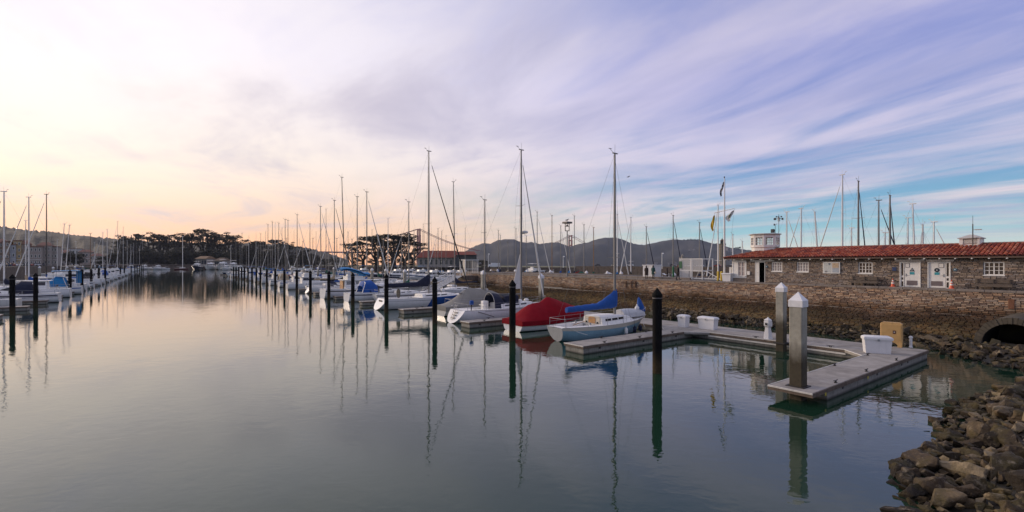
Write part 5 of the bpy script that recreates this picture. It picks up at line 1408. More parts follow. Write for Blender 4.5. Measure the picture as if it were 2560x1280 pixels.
def motorboat(s, t, Lh=9.5, B=3.2, fb=1.15, hm=M_HULLW, rev=False, style='cruiser', canvas=None, dm=M_DECKW, stripe_m=None, label='', group=None, name='motorboat', lod=1, rot=0.0, fly=True, boot_m=M_BOOT, win=M_PORT):
    rz = (A if not rev else A + math.pi) + rot
    e = empty(name, ST(s, t, 0), rz, label=label, cat='motorboat', group=group)
    f, half, sheer = hull_shape(Lh, B, fb, 'motor', .01, .13, .88)
    nu = 16 if lod < 2 else 24
    hull(e, f, hm, nu, 7); boot(e, f, boot_m, .07, nu); deck(e, f, half, sheer, Lh, dm, (.03, .30), nu, .5, .8)
    if style != 'covered': toe_rail(e, f, dm, .035, nu - 4)
    if stripe_m: stripe(e, f, .12, .22, stripe_m, nu=nu)
    z = f(.45, 0)[2]
    if style == 'cruiser':
        # raked deckhouse with windscreen, side windows and a flybridge
        def house(u0, u1, z0, h, w0, w1, rk0, rk1, nm, m, par=e):
            x0, x1 = Lh * u0, Lh * u1; q = MB()
            q.loft([[(x0, -w0, z0), (x1, -w0 * .92, z0), (x1, w0 * .92, z0), (x0, w0, z0)], [(x0 + rk0, -w1, z0 + h), (x1 - rk1, -w1 * .9, z0 + h), (x1 - rk1, w1 * .9, z0 + h), (x0 + rk0, w1, z0 + h)]], True, True)
            return q.build(nm, m, par), (x0, x1, z0, h, w0, w1, rk0, rk1)
        zf_ = z + .02; w_ = B * .36
        fc = cabin(e, f, Lh, .58, .90, .38, dm, .62, .5, 'foredeck')
        hs, g = house(.26, .70, zf_ - .1, 1.35, w_, w_ * .82, .05, .85, 'deckhouse', dm)
        def wq(u0, u1, v0, v1, k):   # side window in the house wall
            x0, x1, z0, h, a, b, r0, r1 = g
            def P(u, v, sg): return (x0 + r0 * v + ((x1 - r1 * v) - (x0 + r0 * v)) * u, sg * ((a + (b - a) * v) * (1 - .08 * u) + .012), z0 + h * v)
            for sg in (1, -1):
                q = MB(); vs_ = [P(u0, v0, sg), P(u1, v0, sg), P(u1, v1, sg), P(u0, v1, sg)]; q.add(vs_ + [(x, y - sg * .02, z) for x, y, z in vs_], [(3, 2, 1, 0) if sg > 0 else (0, 1, 2, 3)]); q.build('window', win, hs)
        wq(.05, .34, .5, .9, 0); wq(.38, .66, .5, .9, 0); wq(.70, .93, .5, .84, 0)
        x0, x1, z0, h, a, b, r0, r1 = g
        for k in (-1, 0, 1):
            q = MB(); v0, v1 = .52, .92; yy0, yy1 = (k - .46) / 1.5, (k + .46) / 1.5
            P = lambda v, yk: (x1 - r1 * v + .015, yk * (a + (b - a) * v) * .86, z0 + h * v)
            q.add([P(v0, yy0), P(v0, yy1), P(v1, yy1), P(v1, yy0)], [(0, 1, 2, 3)]); q.build('windscreen', win, hs)
        q = MB(); q.cbox(x0 - .35, x1 - r1 + .25, -w_ * .92, w_ * .92, z0 + h, z0 + h + .09, .03); q.build('house_roof', dm, e)
        if fly:
            fb_, g2 = house(.30, .52, z0 + h + .09, .55, w_ * .78, w_ * .84, -.05, .10, 'flybridge', dm)
            q = MB(); q.cbox(Lh * .32, Lh * .36, -.5, .5, z0 + h + .3, z0 + h + .95, .05); q.build('seat', dm, fb_)
            if canvas:
                q = MB(); zt = z0 + h + 1.75; rr = []
                for k in range(6):
                    x = Lh * .26 + (Lh * .26) * k / 5; rr.append([(x, y_, zt + .10 * math.cos(y_ / w_ * 1.3) - (.0 if 0 < k < 5 else .10)) for y_ in (-w_ * .85, -w_ * .4, 0, w_ * .4, w_ * .85)])
                q.loft(rr, False, False); q.loft([[(x, y, z_ - .03) for x, y, z_ in r_] for r_ in rr][::-1], False, False); q.build('bimini', canvas, e, smooth=60)
                q = MB()
                for xx in (Lh * .28, Lh * .50):
                    for sg in (1, -1): q.tube((xx, sg * w_ * .8, z0 + h + .3), (xx, sg * w_ * .8, zt), .018, n=5)
                q.build('bimini_frame', M_TUBE, e)
        rails(e, f, Lh, 5, .65, lod, r=.02)
    elif style == 'sport':
        fc = cabin(e, f, Lh, .46, .90, .52, dm, .78, .6, 'foredeck'); side_window(fc, f, .52, .66, .18, .36, .78, .82, M_PORT, slant=.1)
        zf_ = f(.4, 0)[2]; w_ = half(.4) * .80
        q = MB(); x0, x1 = Lh * .40, Lh * .58
        q.loft([[(x0 - .9, -w_, zf_), (x1 + .2, -w_ * .7, zf_ + .42), (x1 + .2, w_ * .7, zf_ + .42), (x0 - .9, w_, zf_)], [(x0 - .9, -w_ * .94, zf_ + .45), (x0 + .35, -w_ * .62, zf_ + 1.05), (x0 + .35, w_ * .62, zf_ + 1.05), (x0 - .9, w_ * .94, zf_ + .45)]], False, False)
        q.add([(x1 + .2, -w_ * .7, zf_ + .42), (x1 + .2, w_ * .7, zf_ + .42), (x0 + .35, w_ * .62, zf_ + 1.05), (x0 + .35, -w_ * .62, zf_ + 1.05)], [(0, 1, 2, 3)])
        q.build('windscreen', win, e)
        if canvas:
            q = MB(); rr = []
            for x, hh in ((x0 - 1.9, 1.0), (x0 - 1.6, 1.65), (x0 - .4, 1.8), (x0 + .3, 1.15)):
                rr.append([(x, w_ * math.cos(a_) * (1 if hh < 1.7 else .95), zf_ + hh * math.sin(a_) ** .55) for a_ in [math.pi * k / 8 for k in range(9)]])
            q.loft(rr, False, False); q.build('canopy', canvas, e, smooth=40)
        q = MB(); xa = Lh * .22
        q.path([(xa - .3, w_, zf_), (xa + .2, w_ * .9, zf_ + 1.5), (xa + .2, -w_ * .9, zf_ + 1.5), (xa - .3, -w_, zf_)], .05, 6); q.build('radar_arch', dm, e, smooth=50)
        rails(e, f, Lh, 4, .5, 1, r=.02)
    elif style == 'covered':
        # tent canvas pulled over a ridge pole: peaks where the windscreen stands
        prof = canvas[1]; q = MB(); rr = []; n = 12
        keys = prof; N_ = 26
        for k in range(N_ + 1):
            u = -.005 + 1.0 * k / N_ * 1.0; uu = max(0, min(1, u)); x, y, z0 = f(uu, 0)
            h_ = np.interp(u, [a for a, b in keys], [b for a, b in keys]); sh = np.interp(u, [0, .2, .6, 1], [.55, .75, .7, .35])
            ring = []
            for j in range(n + 1):
                w2 = -1 + 2 * j / n; aw = abs(w2)
                hh = h_ * float(np.interp(aw, [0, .12, .55, .95, 1], [1, .97, .70 - .12 * (1 - sh), .12, 0]))
                hh -= .05 * math.sin(uu * 40) * (1 - aw) * .3
                ring.append((x, w2 * (y + .07), z0 + .05 - .04 * (aw ** 10) + hh))
            ring = [(x, -(y + .08), z0 - .38)] + ring + [(x, (y + .08), z0 - .38)]
            if k == 0: ring = [(a - .09, b, c) for a, b, c in ring]
            rr.append(ring)
        q.loft(rr, False, False); q.f.append(tuple(range(len(rr[0])))); 
        q.build('boat_cover', canvas[0], e, smooth=28)
    return e, f
# ---------------------------------------------------------------- the near boats of the right-hand row
def mast_of(px, ytop, t): 
    s = s_at(px, t); return s, EYE + (HY - ytop) * depth(s, t) / F
def Hm(s, t, ytop): return EYE + (HY - ytop) * depth(s, t) / F

# 1 blue-hulled sloop
s1_, Lb = 25.0, 9.9; tm = t_at(1537, s1_); t0_ = 22.0
e, f = sailboat(s1_, t0_, Lb, 3.0, .98, M_HULLB, Hm(s1_, tm, 384), tm - t0_, dm=M_DECKW, boot_m=M_BOOTB, lod=2, r=.115, rake=-.03, bow=.15, stern_w=.55, cp=(.05, .37), ch=.60, cab=(.38, .76), spread=(.375,),
                label='light blue sloop with blue sail cover beside the nearest finger dock, grey mast')
# cream sheer band, transom panel
stripe(e, f, .0, .17, M_DECKG, 'sheer_band', .008, nu=26)
q = MB(); pts = [f(0, v / 8) for v in range(9)]; ring = [(x - .012, y * .97, z) for x, y, z in pts] + [(x - .012, -y * .97, z) for x, y, z in reversed(pts[:-1])]
q.add(ring, [tuple(range(len(ring) - 1, -1, -1))]); q.build('transom', mat('chalky transom', (.42, .43, .44), .5, var=.06, streaks=.1), e)
xm = tm - t0_; zc = f(.5, 0)[2] + .6
q = MB(); N_ = 18; rings = []
for k in range(N_ + 1):       # big blue sail cover, high at the mast and thin at the boom end
    t = k / N_; x = xm + .12 - 5.2 * t; zb = 2.02 - .08 * t; top = 3.55 - .98 * min(1, t * 2.6) ** .8 - .22 * t; wd = .14 + .10 * math.sin(math.pi * min(1, .2 + t * .75))
    hh = (top - zb) / 2; rings.append([(x - .0, wd * math.sin(a_) * (1 + .12 * math.sin(k * 1.7 + a_)), zb + hh - hh * math.cos(a_) + .02 * math.sin(k * 2.3)) for a_ in [2 * math.pi * j / 12 for j in range(12)]])
q.loft(rings, True, True)
for ch in [c for c in C.objects if c.parent == e and c.name.startswith('sail_cover')]: bpy.data.objects.remove(ch)
q.build('sail_cover', M_CBLUE, e, smooth=60)
# companionway bulkhead with varnished washboards and compasses
xb_ = f(.38, 0)[0]; zb = f(.38, 0)[2]
q = MB(); q.cbox(xb_ - .05, xb_ + .02, -.78, .78, zb - .3, zb + .56, .02); bh = q.build('bulkhead', M_DECKG, e)
q = MB(); q.loft([[(xb_ - .08, y, z) for y, z in ((-.30, zb - .28), (.30, zb - .28), (.36, zb + .42), (.22, zb + .52), (-.22, zb + .52), (-.36, zb + .42))], [(xb_ - .052, y, z) for y, z in ((-.30, zb - .28), (.30, zb - .28), (.36, zb + .42), (.22, zb + .52), (-.22, zb + .52), (-.36, zb + .42))]], True, True); q.build('washboard', M_TEAK, bh)
for y in (-.56, .56): q = MB(); q.tube((xb_ - .08, y, zb + .1), (xb_ - .045, y, zb + .1), .085, n=14); q.build('compass', M_PORT, bh)
q = MB(); q.tube((xb_ - 1.9, .1, zb + .02), (xb_ - .9, -.15, zb + .28), .03, .022, 6); q.build('tiller', M_TEAK, e)
q = MB(); q.box(xb_ - 2.9, xb_ - 1.6, -.5, -.2, zb - .30, zb - .16); q.build('cockpit_cushion', M_CNAVY, e)
for y in (-.75, .75):
    q = MB(); q.lathe([(.10, 0), (.07, .05), (.08, .13), (.05, .16)], 12, (xb_ - 1.0, y), zb + .05); q.build('winch', M_STEEL, e, smooth=40)
# covered dinghy upside down on the foredeck
x0 = xm + .45; zd = f(.72, 0)[2] + .15; q = MB(); rr = []
for k in range(11):
    u = k / 10; x = x0 + 2.7 * u; w_ = .62 * (1 - abs(u - .35) ** 2.4 * .9) ; h_ = .62 * (1 - (u - .3) ** 2 * .7)
    rr.append([(x, w_ * math.cos(a_), zd + .05 + h_ * math.sin(a_) ** .7) for a_ in [math.pi * j / 10 for j in range(11)]])
q.loft(rr, False, False); q.f.append(tuple(range(11))); q.f.append(tuple(range(120, 109, -1))); q.build('dinghy_cover', mat('pale grey vinyl', (.46, .47, .49), .6, var=.06, bump=.01, bscale=3), e, smooth=50)
# blue bag hoisted on the pulpit, white flare canister
xb, yb, zb2 = f(1, 0)
q = MB(); q.loft([[(xb - .75 + dx, r_ * math.cos(a_) + .1, z) for a_ in [2 * math.pi * j / 8 for j in range(8)]] if False else [(xb - .75 + dx + r_ * .9 * math.cos(a_), r_ * math.sin(a_), z) for a_ in [2 * math.pi * j / 8 for j in range(8)]] for z, r_, dx in ((zb2 + .05, .22, .25), (zb2 + .45, .36, .22), (zb2 + .9, .26, .1), (zb2 + 1.35, .12, -.05), (zb2 + 1.5, .03, -.1))], True, True); q.build('sail_bag', M_CBLUE, e, smooth=60)
q = MB(); q.lathe([(.16, 0), (.18, .1), (.18, .42), (.10, .5), (.05, .6), (.05, .66)], 12, (xb - 1.35, -.25), zb2 + .3); q.build('canister', M_BOXW, e, smooth=40)
for u, m_, r_ in ((.58, M_SAILW, .13), (.70, M_CNAVY, .12), (.80, M_CNAVY, .16)):
    x, y, z = f(u, 0); fender(e, x, -y * .98 - .10, .18, m_, .52, r_)
q = MB(); x, y, z = f(.96, 0); q.path([(x, -y, z), (x - .9, -y - .55, .75), (x - 1.5, -y - 1.15, .56)], .014, 4); x, y, z = f(.06, 0); q.path([(x, -y, z), (x + .5, -y - .3, .7), (x + .9, -y - .75, .55)], .014, 4); q.build('mooring_line', M_SAILW, e)
u = .56; fr = MB(); x, y, z = f(u, 0)
# long port light
cbn = [c for c in C.objects if c.parent == e and c.name.startswith('cabin')][0]

# 2 red-covered motorboat
e, f = motorboat(31.0, 22.8, 7.9, 3.0, .85, M_HULLW, style='covered', canvas=(M_CRED, [(0, .05), (.06, .25), (.20, 1.12), (.24, 1.20), (.38, 1.32), (.46, 1.66), (.49, 1.64), (.72, .95), (.92, .35), (1, .1)]), lod=2, boot_m=M_BOOT, name='covered_motorboat',
                 label='motorboat under a peaked crimson canvas cover, in the slip behind the light blue sloop')
# 3 white sloop with navy hood
s3, t3 = 38.4, 21.9; tm3 = t_at(1303, s3); L3 = 10.6
e, f = sailboat(s3, t3, L3, 3.3, 1.12, M_HULLW, Hm(s3, tm3, 375), tm3 - t3, jib=M_SAILW, lod=2, r=.125, rake=.075, bow=.07, stern_w=.80, cp=(.13, .38), ch=.5, cab=(.40, .84), spread=(.64,), dodg=None,
                label='white sloop with open navy spray hood, blue outboard and radar dome on its mast', boot_m=M_BOOT)
stripe(e, f, .05, .075, mat('grey cove line', (.12, .12, .13), .5), 'cove_line', .006, .2, 26)
dodger(e, f, .33, .47, 1.5, .60, M_CNAVY); 
x, y, z = f(.42, 0); q = MB(); q.cbox(x + .35, x + 2.0, -y * .58, y * .58, z + .45, z + 1.22, .12); q.build('hatch_cover', M_CNAVY, e)
x, y, z = f(.30, 0); q = MB(); q.cbox(x - .5, x + .1, -.25, .25, z - .3, z + .75, .05); q.tube((x - .55, -.45, z + .35), (x - .55, .45, z + .35), .03); q.build('helm', M_DECKW, e)
x, y, z = f(.06, 0); outboard(e, x + .35, -y * .75, z + .42, M_CBLUE)
q = MB(); q.path([(x + .3, -y * .8, z), (x + 1.0, -y - .3, .9), (x + 1.9, -y - .9, .56)], .03, 5); q.build('mooring_line', M_IRON, e)
q = MB(); xs_, ys_, zs_ = f(0, 0)
P3 = lambda v, k, o=0: tuple(Vector(f(0, v)) * 1) 
for k in range(3):
    a = f(0, .15 + .2 * k); q.box(a[0] - .16 + .0, a[0] + .05, -.35, .35, a[2] - .03, a[2] + .02)
q.build('transom_step', M_DECKG, e)
q = MB(); a, b = f(0, .02), f(0, .70)
for yy in (-.14, .14): q.tube((a[0] - .08, yy, a[2] + .55), (b[0] - .10, yy, b[2] + .05), .02, n=6)
for k in range(4): 
    u = k / 3; q.tube((a[0] + (b[0] - a[0]) * u - .09, -.14, a[2] + (b[2] - a[2]) * u), (a[0] + (b[0] - a[0]) * u - .09, .14, a[2] + (b[2] - a[2]) * u), .016, n=5)
q.build('boarding_ladder', M_TUBE, e)
xm = tm3 - t3; q = MB(); zr = zof(580, depth(s3, tm3)); q.lathe([(.12, -.13), (.32, -.10), (.34, .02), (.28, .12), (.05, .16)], 16, (xm + .46, 0), zr); q.tube((xm, 0, zr - .15), (xm + .45, 0, zr - .13), .05); q.build('radar_dome', M_HULLG, e, smooth=50)
q = MB(); zs = 2.9; q.add([(xm - .1, .02, zs), (xm - .15, .02, zs + 3.5), (xm - 1.15, .02, zs), (xm - .9, .02, zs + .9), (xm - .1, -.02, zs), (xm - .15, -.02, zs + 3.5), (xm - 1.15, -.02, zs), (xm - .9, -.02, zs + .9)], [(0, 2, 3, 1), (4, 5, 7, 6), (0, 4, 6, 2), (2, 6, 7, 3), (3, 7, 5, 1), (1, 5, 4, 0)]); q.build('small_sail', M_SAILW, e)
q = MB(); q.box(xm - .62, xm - .55, -.024, .024, zs + .5, zs + .56); q.build('sail_mark', M_CNAVY, e)
for u in (.60, .68, .76):
    x, y, z = f(u, 0); q = MB(); q.lathe([(.24, 0), (.26, .08), (.20, .2), (.05, .24)], 10, (x, 0), z + .40); q.build('deck_vent', M_DECKW, e, smooth=50)
# 4 grey-covered boat
s4 = 44.3; 
e, f = motorboat(s4, 23.2, 8.6, 3.0, .95, M_HULLG, style='covered', canvas=(M_CGREY, [(0, .10), (.10, .25), (.24, 1.0), (.36, 1.75), (.48, 1.72), (.75, 1.2), (1, .2)]), lod=2, name='covered_motorboat', label='low motorboat under a plain grey canvas cover, between the two big white sloops')
# small-boat mast leaning behind it
def bare_sail(px, ytop, t, lab, **k):
    s, H = mast_of(px, ytop, t); return s, H
# 5 long white sloop with blue hull skirt
s5 = 54.5; t5 = 20.9; tm5 = t_at(1072, s5); L5 = 12.2
e, f = sailboat(s5, t5, L5, 3.7, 1.25, M_HULLW, Hm(s5, tm5, 378), tm5 - t5, cover=None, jib=M_CBLK, lod=2, r=.13, rake=.075, bow=.07, stern_w=.78, ch=.42, spread=(.50,), cab=(.38, .80),
                label='long white sloop with a bright blue skirt hung over its hull and black furled jib')
xm = tm5 - t5; q = MB(); N_ = 16; rings = []
for k in range(N_ + 1):
    t = k / N_; x = xm + .12 - 5.6 * t; zb = 2.55 - .05 * t; top = 4.3 - 1.1 * min(1, t * 3.2) ** .8 - .15 * t; wd = .12 + .08 * math.sin(math.pi * min(1, .2 + t * .75)); hh = (top - zb) / 2
    rings.append([(x, wd * math.sin(a_), zb + hh - hh * math.cos(a_)) for a_ in [2 * math.pi * j / 10 for j in range(10)]])
q.loft(rings, True, True); q.build('sail_cover', M_CNAVY, e, smooth=60)
q = MB(); rows = []
for k in range(13):
    u = .46 + .50 * k / 12; r_ = []
    for v in (-.03, .1, .35, .62, .80): x, y, z = f(u, max(v, 0)); r_.append((x, -(y + .05 + .03 * math.sin(k * 1.3)), z - (v if v < 0 else 0) - (.0)))
    rows.append(r_)
q.loft(rows, False, False); q.build('hull_skirt', M_CBLUE, e, smooth=60)
stripe(e, f, .14, .165, mat('grey cove line', (.12, .12, .13), .5), 'cove_line', .006, .0, 26)
x, y, z = f(.09, 0); q = MB(); q.lathe([(.02, -.04), (.55, -.04), (.55, .04), (.02, .04)], 20, (0, 0), 0); w_ = q.build('wheel_cover', M_CBLK, e); w_.rotation_euler = (0, math.pi / 2, 0); w_.location = (x + .9, 0, z + .55)
x, y, z = f(0, .25); q = MB(); q.box(x - .03, x + .0, -.5, .5, z - .14, z + .16); o = q.build('name_board', M_PORT, e); 
# 6 white cabin cruiser with pale blue canvas
e, f = motorboat(76.5, 19.8, 11.5, 3.9, 1.45, M_HULLW, style='cruiser', canvas=None, lod=2, fly=True, label='white cabin cruiser with bright blue canvas over its flybridge and wooden cockpit door', stripe_m=mat('black rub strake', (.02, .02, .02), .5), win=mat('curtained window', (.20, .20, .19), .2, var=.3, scale=5))
q = MB(); zt = 4.55; rr = []
for k in range(7): x = 2.4 + 4.6 * k / 6; rr.append([(x, w2 * 1.3, zt + .32 * math.sin(k * .8 + .6) - .25 * abs(w2) ** 2 - .05 * k * (k > 4)) for w2 in (-1, -.5, 0, .5, 1)])
q.loft(rr, False, False); q.loft([[(a, b, c - .22) for a, b, c in r_] for r_ in rr][::-1], False, False); q.build('canvas', M_CSKY, e, smooth=60)
q = MB(); q.cbox(2.8, 2.9, -.8, .8, 1.3, 2.7, .02); q.build('cockpit_door', M_TEAK, e)
q = MB(); q.box(7.3, 7.34, -1.2, 1.2, 1.7, 2.6); q.build('window_blind', M_CBLUE, e)

# ---------------------------------------------------------------- remaining berths
G_R = 'boats in the right-hand row'
rows_R = [  # px of mast, top, t of mast, kwargs
    (1212, 500, 28.6, dict(L=8.2, mm=M_ALU, cover=None, lab='slender grey mast leaning left of the sloop with the navy hood', hm=M_HULLG)),
    (1022, 505, 28.8, dict(L=9.0, jib=None, cover=M_CGRN, lab='white sailboat with thin dark mast behind the long white sloop', hm=M_HULLW)),
    (917, 480, 27.7, dict(L=10.2, jib=M_SAILW, cover=M_CBLUE, lab='white sailboat with tall grey mast and furled white jib just past the cabin cruiser')),
    (893, 492, 27.9, dict(L=9.8, cover=M_CBLUE, lab='white sailboat with the thick grey mast left of the one with a furled jib')),
    (862, 444, 27.5, dict(L=11.0, mm=M_ALUK, cover=M_CBLK, lean=(-.55, 0), lab='sailboat with the very tall black mast in the right-hand row')),
    (836, 501, 27.5, dict(L=9.5, jib=M_CBLK, cover=M_CTAN, lab='white sailboat with grey mast directly left of the very tall black mast')),
    (803, 516, 27.5, dict(L=9.5, jib=M_SAILW, cover=M_CBLUE, lab='white sailboat with leaning jib left of the pair beside the black mast', lean=(-.1, .2))),
    (775, 560, 27.0, dict(L=8.0, cover=M_CNAVY, lab='small white sailboat with short mast among the mid right-hand berths')),
    (743, 537, 27.5, dict(L=9.6, jib=M_SAILW, cover=M_CRED, lab='white sailboat with dark red sail cover in the middle of the right-hand row')),
    (720, 551, 27.5, dict(L=9.0, cover=M_CBLUE, lab='white sailboat left of the one with the dark red sail cover')),
    (713, 549, 27.5, dict(L=9.4, cover=M_CNAVY, lab='white sailboat with twin-looking mast in the far right-hand row')),
    (697, 558, 27.5, dict(L=9.0, jib=M_SAILW, cover=M_CTAN, lab='white sailboat with tan sail cover in the far right-hand row')),
    (681, 555, 27.5, dict(L=10.0, cover=M_CBLUE, lab='sailboat with very slim mast before the tall cypress, far right-hand row')),
    (670, 562, 27.5, dict(L=9.0, cover=M_CGRN, lab='sailboat with green sail cover in the far right-hand row')),
    (652, 585, 27.5, dict(L=8.5, cover=M_CBLUE, lab='small far sailboat before the dark tree belt, right-hand row')),
]
for k, (px, yt, tm, o) in enumerate(rows_R):
    s, H = mast_of(px, yt, tm); Lx = o['L']
    sailboat(s, tm - Lx * .57, Lx, Lx * .31, 1.0 + .02 * Lx * .5, o.get('hm', M_HULLW), H, Lx * .57, cover=o.get('cover'), jib=o.get('jib'), mm=o.get('mm', M_ALU), stripe_m=[None, M_CNAVY, None, M_CBLUE][k % 4], dodg=[M_CNAVY, None, M_CBLUE, None][k % 4],
             rake=[.065, -.03][k % 2], stern_w=[.78, .6][k % 2], lod=1, label=o['lab'], group=G_R, lean=o.get('lean', (0, 0)), r=.12 if H > 17 else .10, spread=(.5,) if k % 2 else (.36, .68))
mot_R = [(68.5, 21, 'white motorboat with blue canopy between the long white sloop and the cabin cruiser', M_CBLUE, 'sport'), (106.5, 20.5, 'white motor cruiser with pale blue canvas past the black mast', M_CPALE, 'cruiser'), (118, 21, 'grey-windowed white cruiser in the middle of the right-hand row', M_CBLK, 'cruiser'),
         (129.5, 21, 'white sport cruiser in the middle of the right-hand row', M_CTAN, 'sport'), (142, 21, 'white cruiser with navy canopy in the right-hand row', M_CNAVY, 'cruiser'), (154, 21, 'small white sport boat in the far right-hand row', None, 'sport'),
         (166, 21, 'white flybridge cruiser in the far right-hand row', M_CBLUE, 'cruiser'), (190, 21, 'tiny white cruiser near the far end of the right-hand row', M_CBLUE, 'cruiser'), (214, 21, 'last white cruiser of the right-hand row', M_CPALE, 'cruiser')]
for k, (s, t, lab, cv, sty) in enumerate(mot_R):
    motorboat(s, t, 9.5 + (k % 3) * .7, 3.3, 1.2, M_HULLW, style=sty, canvas=cv, label=lab, group=G_R, stripe_m=[M_CNAVY, None, M_CBLUE][k % 3])
# across the walkway and in the inner rows: sailboats and cruisers, bows away from the walkways
rd = random.Random(77)
CV = [M_CBLUE, M_CNAVY, M_CTAN, M_CGRN, M_CSKY, M_CBLK, M_SAILW]; CN = ['blue', 'navy', 'tan', 'green', 'bright blue', 'black', 'white']
s, H = mast_of(1138, 456, 38.6)
sailboat(s, 33 + 11.4, 10.5, 3.2, 1.1, M_HULLW, H, (44.4 - 38.6), rev=True, cover=M_CNAVY, mm=M_ALU, lod=1, label='white sailboat with tall leaning mast between the gangway and the long white sloop', group='boats behind the right-hand walkway', lean=(.5, .25), r=.11)
inner = [(1004, 585, 44, 'S'), (970, 547, 45, 'S'), (945, 590, 43, 'S'), (1095, 572, 62, 'S'), (1104, 578, 76, 'S'), (1048, 590, 68, 'M'), (1080, 600, 66, 'M'), (1023, 600, 72, 'M'), (990, 600, 66, 'M'), (1058, 560, 90, 'S'), (1035, 575, 70, 'S'), (930, 575, 66, 'S'), (870, 580, 44, 'S'), (905, 590, 66, 'M'), (850, 588, 66, 'S'), (815, 523, 44, 'S'), (790, 580, 66, 'S'), (765, 590, 44, 'M'),
         (728, 590, 44, 'M'), (735, 575, 66, 'S'), (705, 570, 44, 'S'), (688, 556, 44, 'S'), (664, 580, 44, 'S'), (640, 585, 40, 'S'), (622, 590, 34, 'S'), (605, 583, 27.5, 'S'), (600, 592, 27.5, 'S'), (590, 602, 24, 'S'), (577, 615, 24, 'S'), (632, 605, 27.5, 'M'), (1125, 610, 70, 'M'), (1150, 610, 72, 'M'),
         (1163, 570, 92, 'S'), (1115, 590, 96, 'S')]
for k, (px, yt, t, ty) in enumerate(inner):
    s = s_at(px, t); H = EYE + (HY - yt) * depth(s, t) / F
    if ty == 'S':
        Lx = min(12, max(8, H * .58)); c = rd.randrange(len(CV)); H = min(H, 26)
        sailboat(s, t + Lx * .57, Lx, Lx * .31, 1.1, rd.choice([M_HULLW, M_HULLW, M_HULLG, M_HULLN]), H, Lx * .57, rev=True, cover=CV[c], jib=rd.choice([None, None, M_SAILW, M_CNAVY]), mm=rd.choice([M_ALU, M_ALUW, M_ALU]), lod=1,
                 label='sailboat with %s sail cover, %s counted along the inner right-hand rows' % (CN[c], NTH[k]), group='boats of the inner right-hand rows', r=.11)
    else:
        c = rd.randrange(len(CV)); motorboat(s, t + 5, 10.5, 3.6, 1.35, M_HULLW, rev=True, style='cruiser', canvas=CV[c], label='motor cruiser with %s canopy, %s counted along the inner right-hand rows' % (CN[c], NTH[k]), group='boats of the inner right-hand rows', stripe_m=rd.choice([None, M_CBLUE]))

# ---------------------------------------------------------------- outer basin beyond the promenade (mostly masts in view)
outer = [(1246, 576, 72, 'u'), (1251, 588, 76, 'u'), (1270, 606, 74, 'u'), (1290, 572, 70, 'g'), (1316, 590, 76, 'u'), (1343, 530, 70, 'j'), (1380, 539, 70, 'w'), (1402, 565, 71, 'j'), (1436, 540, 73, 'u'), (1460, 562, 70, 'u'), (1484, 569, 70, 'w'), (1543, 536, 70, 'j'),
         (1577, 544, 71, 'j'), (1616, 567, 71, 'd'), (1683, 539, 71, 'd'), (1749, 557, 72, 'd'), (1795, 513, 68, 'j'), (1832, 586, 75, 'u'), (1856, 604, 74, 'u'), (1967, 530, 70, 'j'), (2003, 521, 70, 'j'), (2051, 530, 72, 'l'), (2106, 437, 70, 'j'), (2129, 570, 74, 'u'), (2146, 453, 72, 'd'),
         (2197, 501, 70, 'd'), (2213, 582, 73, 'u'), (2225, 489, 70, 'd'), (2270, 545, 74, 'u'), (2292, 508, 71, 'l'), (2307, 562, 72, 'j'), (2335, 555, 71, 'j'), (1424, 590, 80, 'u')]
for k, (px, yt, t, c) in enumerate(outer):
    s, H = mast_of(px, yt, t); Lx = min(11.5, max(8, H * .62)); mm = {'w': M_MASTWD, 'd': M_ALU}.get(c, M_ALUW if px > 1500 else M_ALU)
    jb = {'j': M_SAILW, 'd': M_CNAVY}.get(c); cc = k % len(CV)
    look = {'w': 'varnished wooden', 'd': 'grey', 'j': 'pale', 'u': 'thin bare', 'l': 'leaning', 'g': 'grey'}[c]
    where = 'seen between the promenade and the hills' if px < 1860 else 'rising behind the tiled roof'
    rv = bool(c == 'j' and k % 2 == 0); rr_ = -math.pi / 2 if (px > 1950 and k % 3) else 0
    sg_ = -1 if rv else 1
    s2, t2 = (s + sg_ * Lx * .57, t) if rr_ else (s, t - sg_ * Lx * .57)
    sailboat(s2, t2, Lx, Lx * .31, 1.1, M_HULLW, H, Lx * .57, rev=rv, cover=CV[cc], jib=jb, mm=mm, lod=0, label='sailboat with %s mast %s, %s from the left' % (look, where, NTH[k] if px < 1860 else NTH[k - 19]),
             group='sailboats in the outer basin', lean=(-.5 if c == 'l' else 0, .5 if c == 'l' else 0), r=.13 if px > 1900 else .11, rot=rr_, boomz=2.9, spread=(.45,) if k % 2 else (.36, .68))
e, f = motorboat(s_at(1340, 76), 71, 11, 3.8, 2.2, M_HULLW, style='cruiser', canvas=M_SAILW, label='white flybridge trawler facing the promenade, seen over the kerb', win=mat('deep blue glass', (.01, .03, .08), .1), name='trawler')
e, f = motorboat(s_at(1492, 66), 64.5, 7, 2.6, 2.0, M_CBLUE, style='covered', canvas=(M_SAILW, [(0, .3), (.3, 1.3), (.7, 1.3), (1, .2)]), label='small boat with white tent cover over a blue hull beyond the kerb', name='covered_dinghy')
for px, m_, lab in ((1628, M_CRED, 'red canvas boat cover peeking over the kerb left of the white kiosk'), (1440, M_CRED, 'small red cover between two masts beyond the kerb'), (1446, M_CGRN, 'small green cover beyond the kerb beside the lamp post')):
    s = s_at(px, 66); motorboat(s, 64, 5.5, 2.2, 2.0, M_HULLW, style='covered', canvas=(m_, [(0, .2), (.3, 1.5), (.5, 1.7), (1, .2)]), label=lab, name='covered_dinghy')
s = s_at(1222, 60)
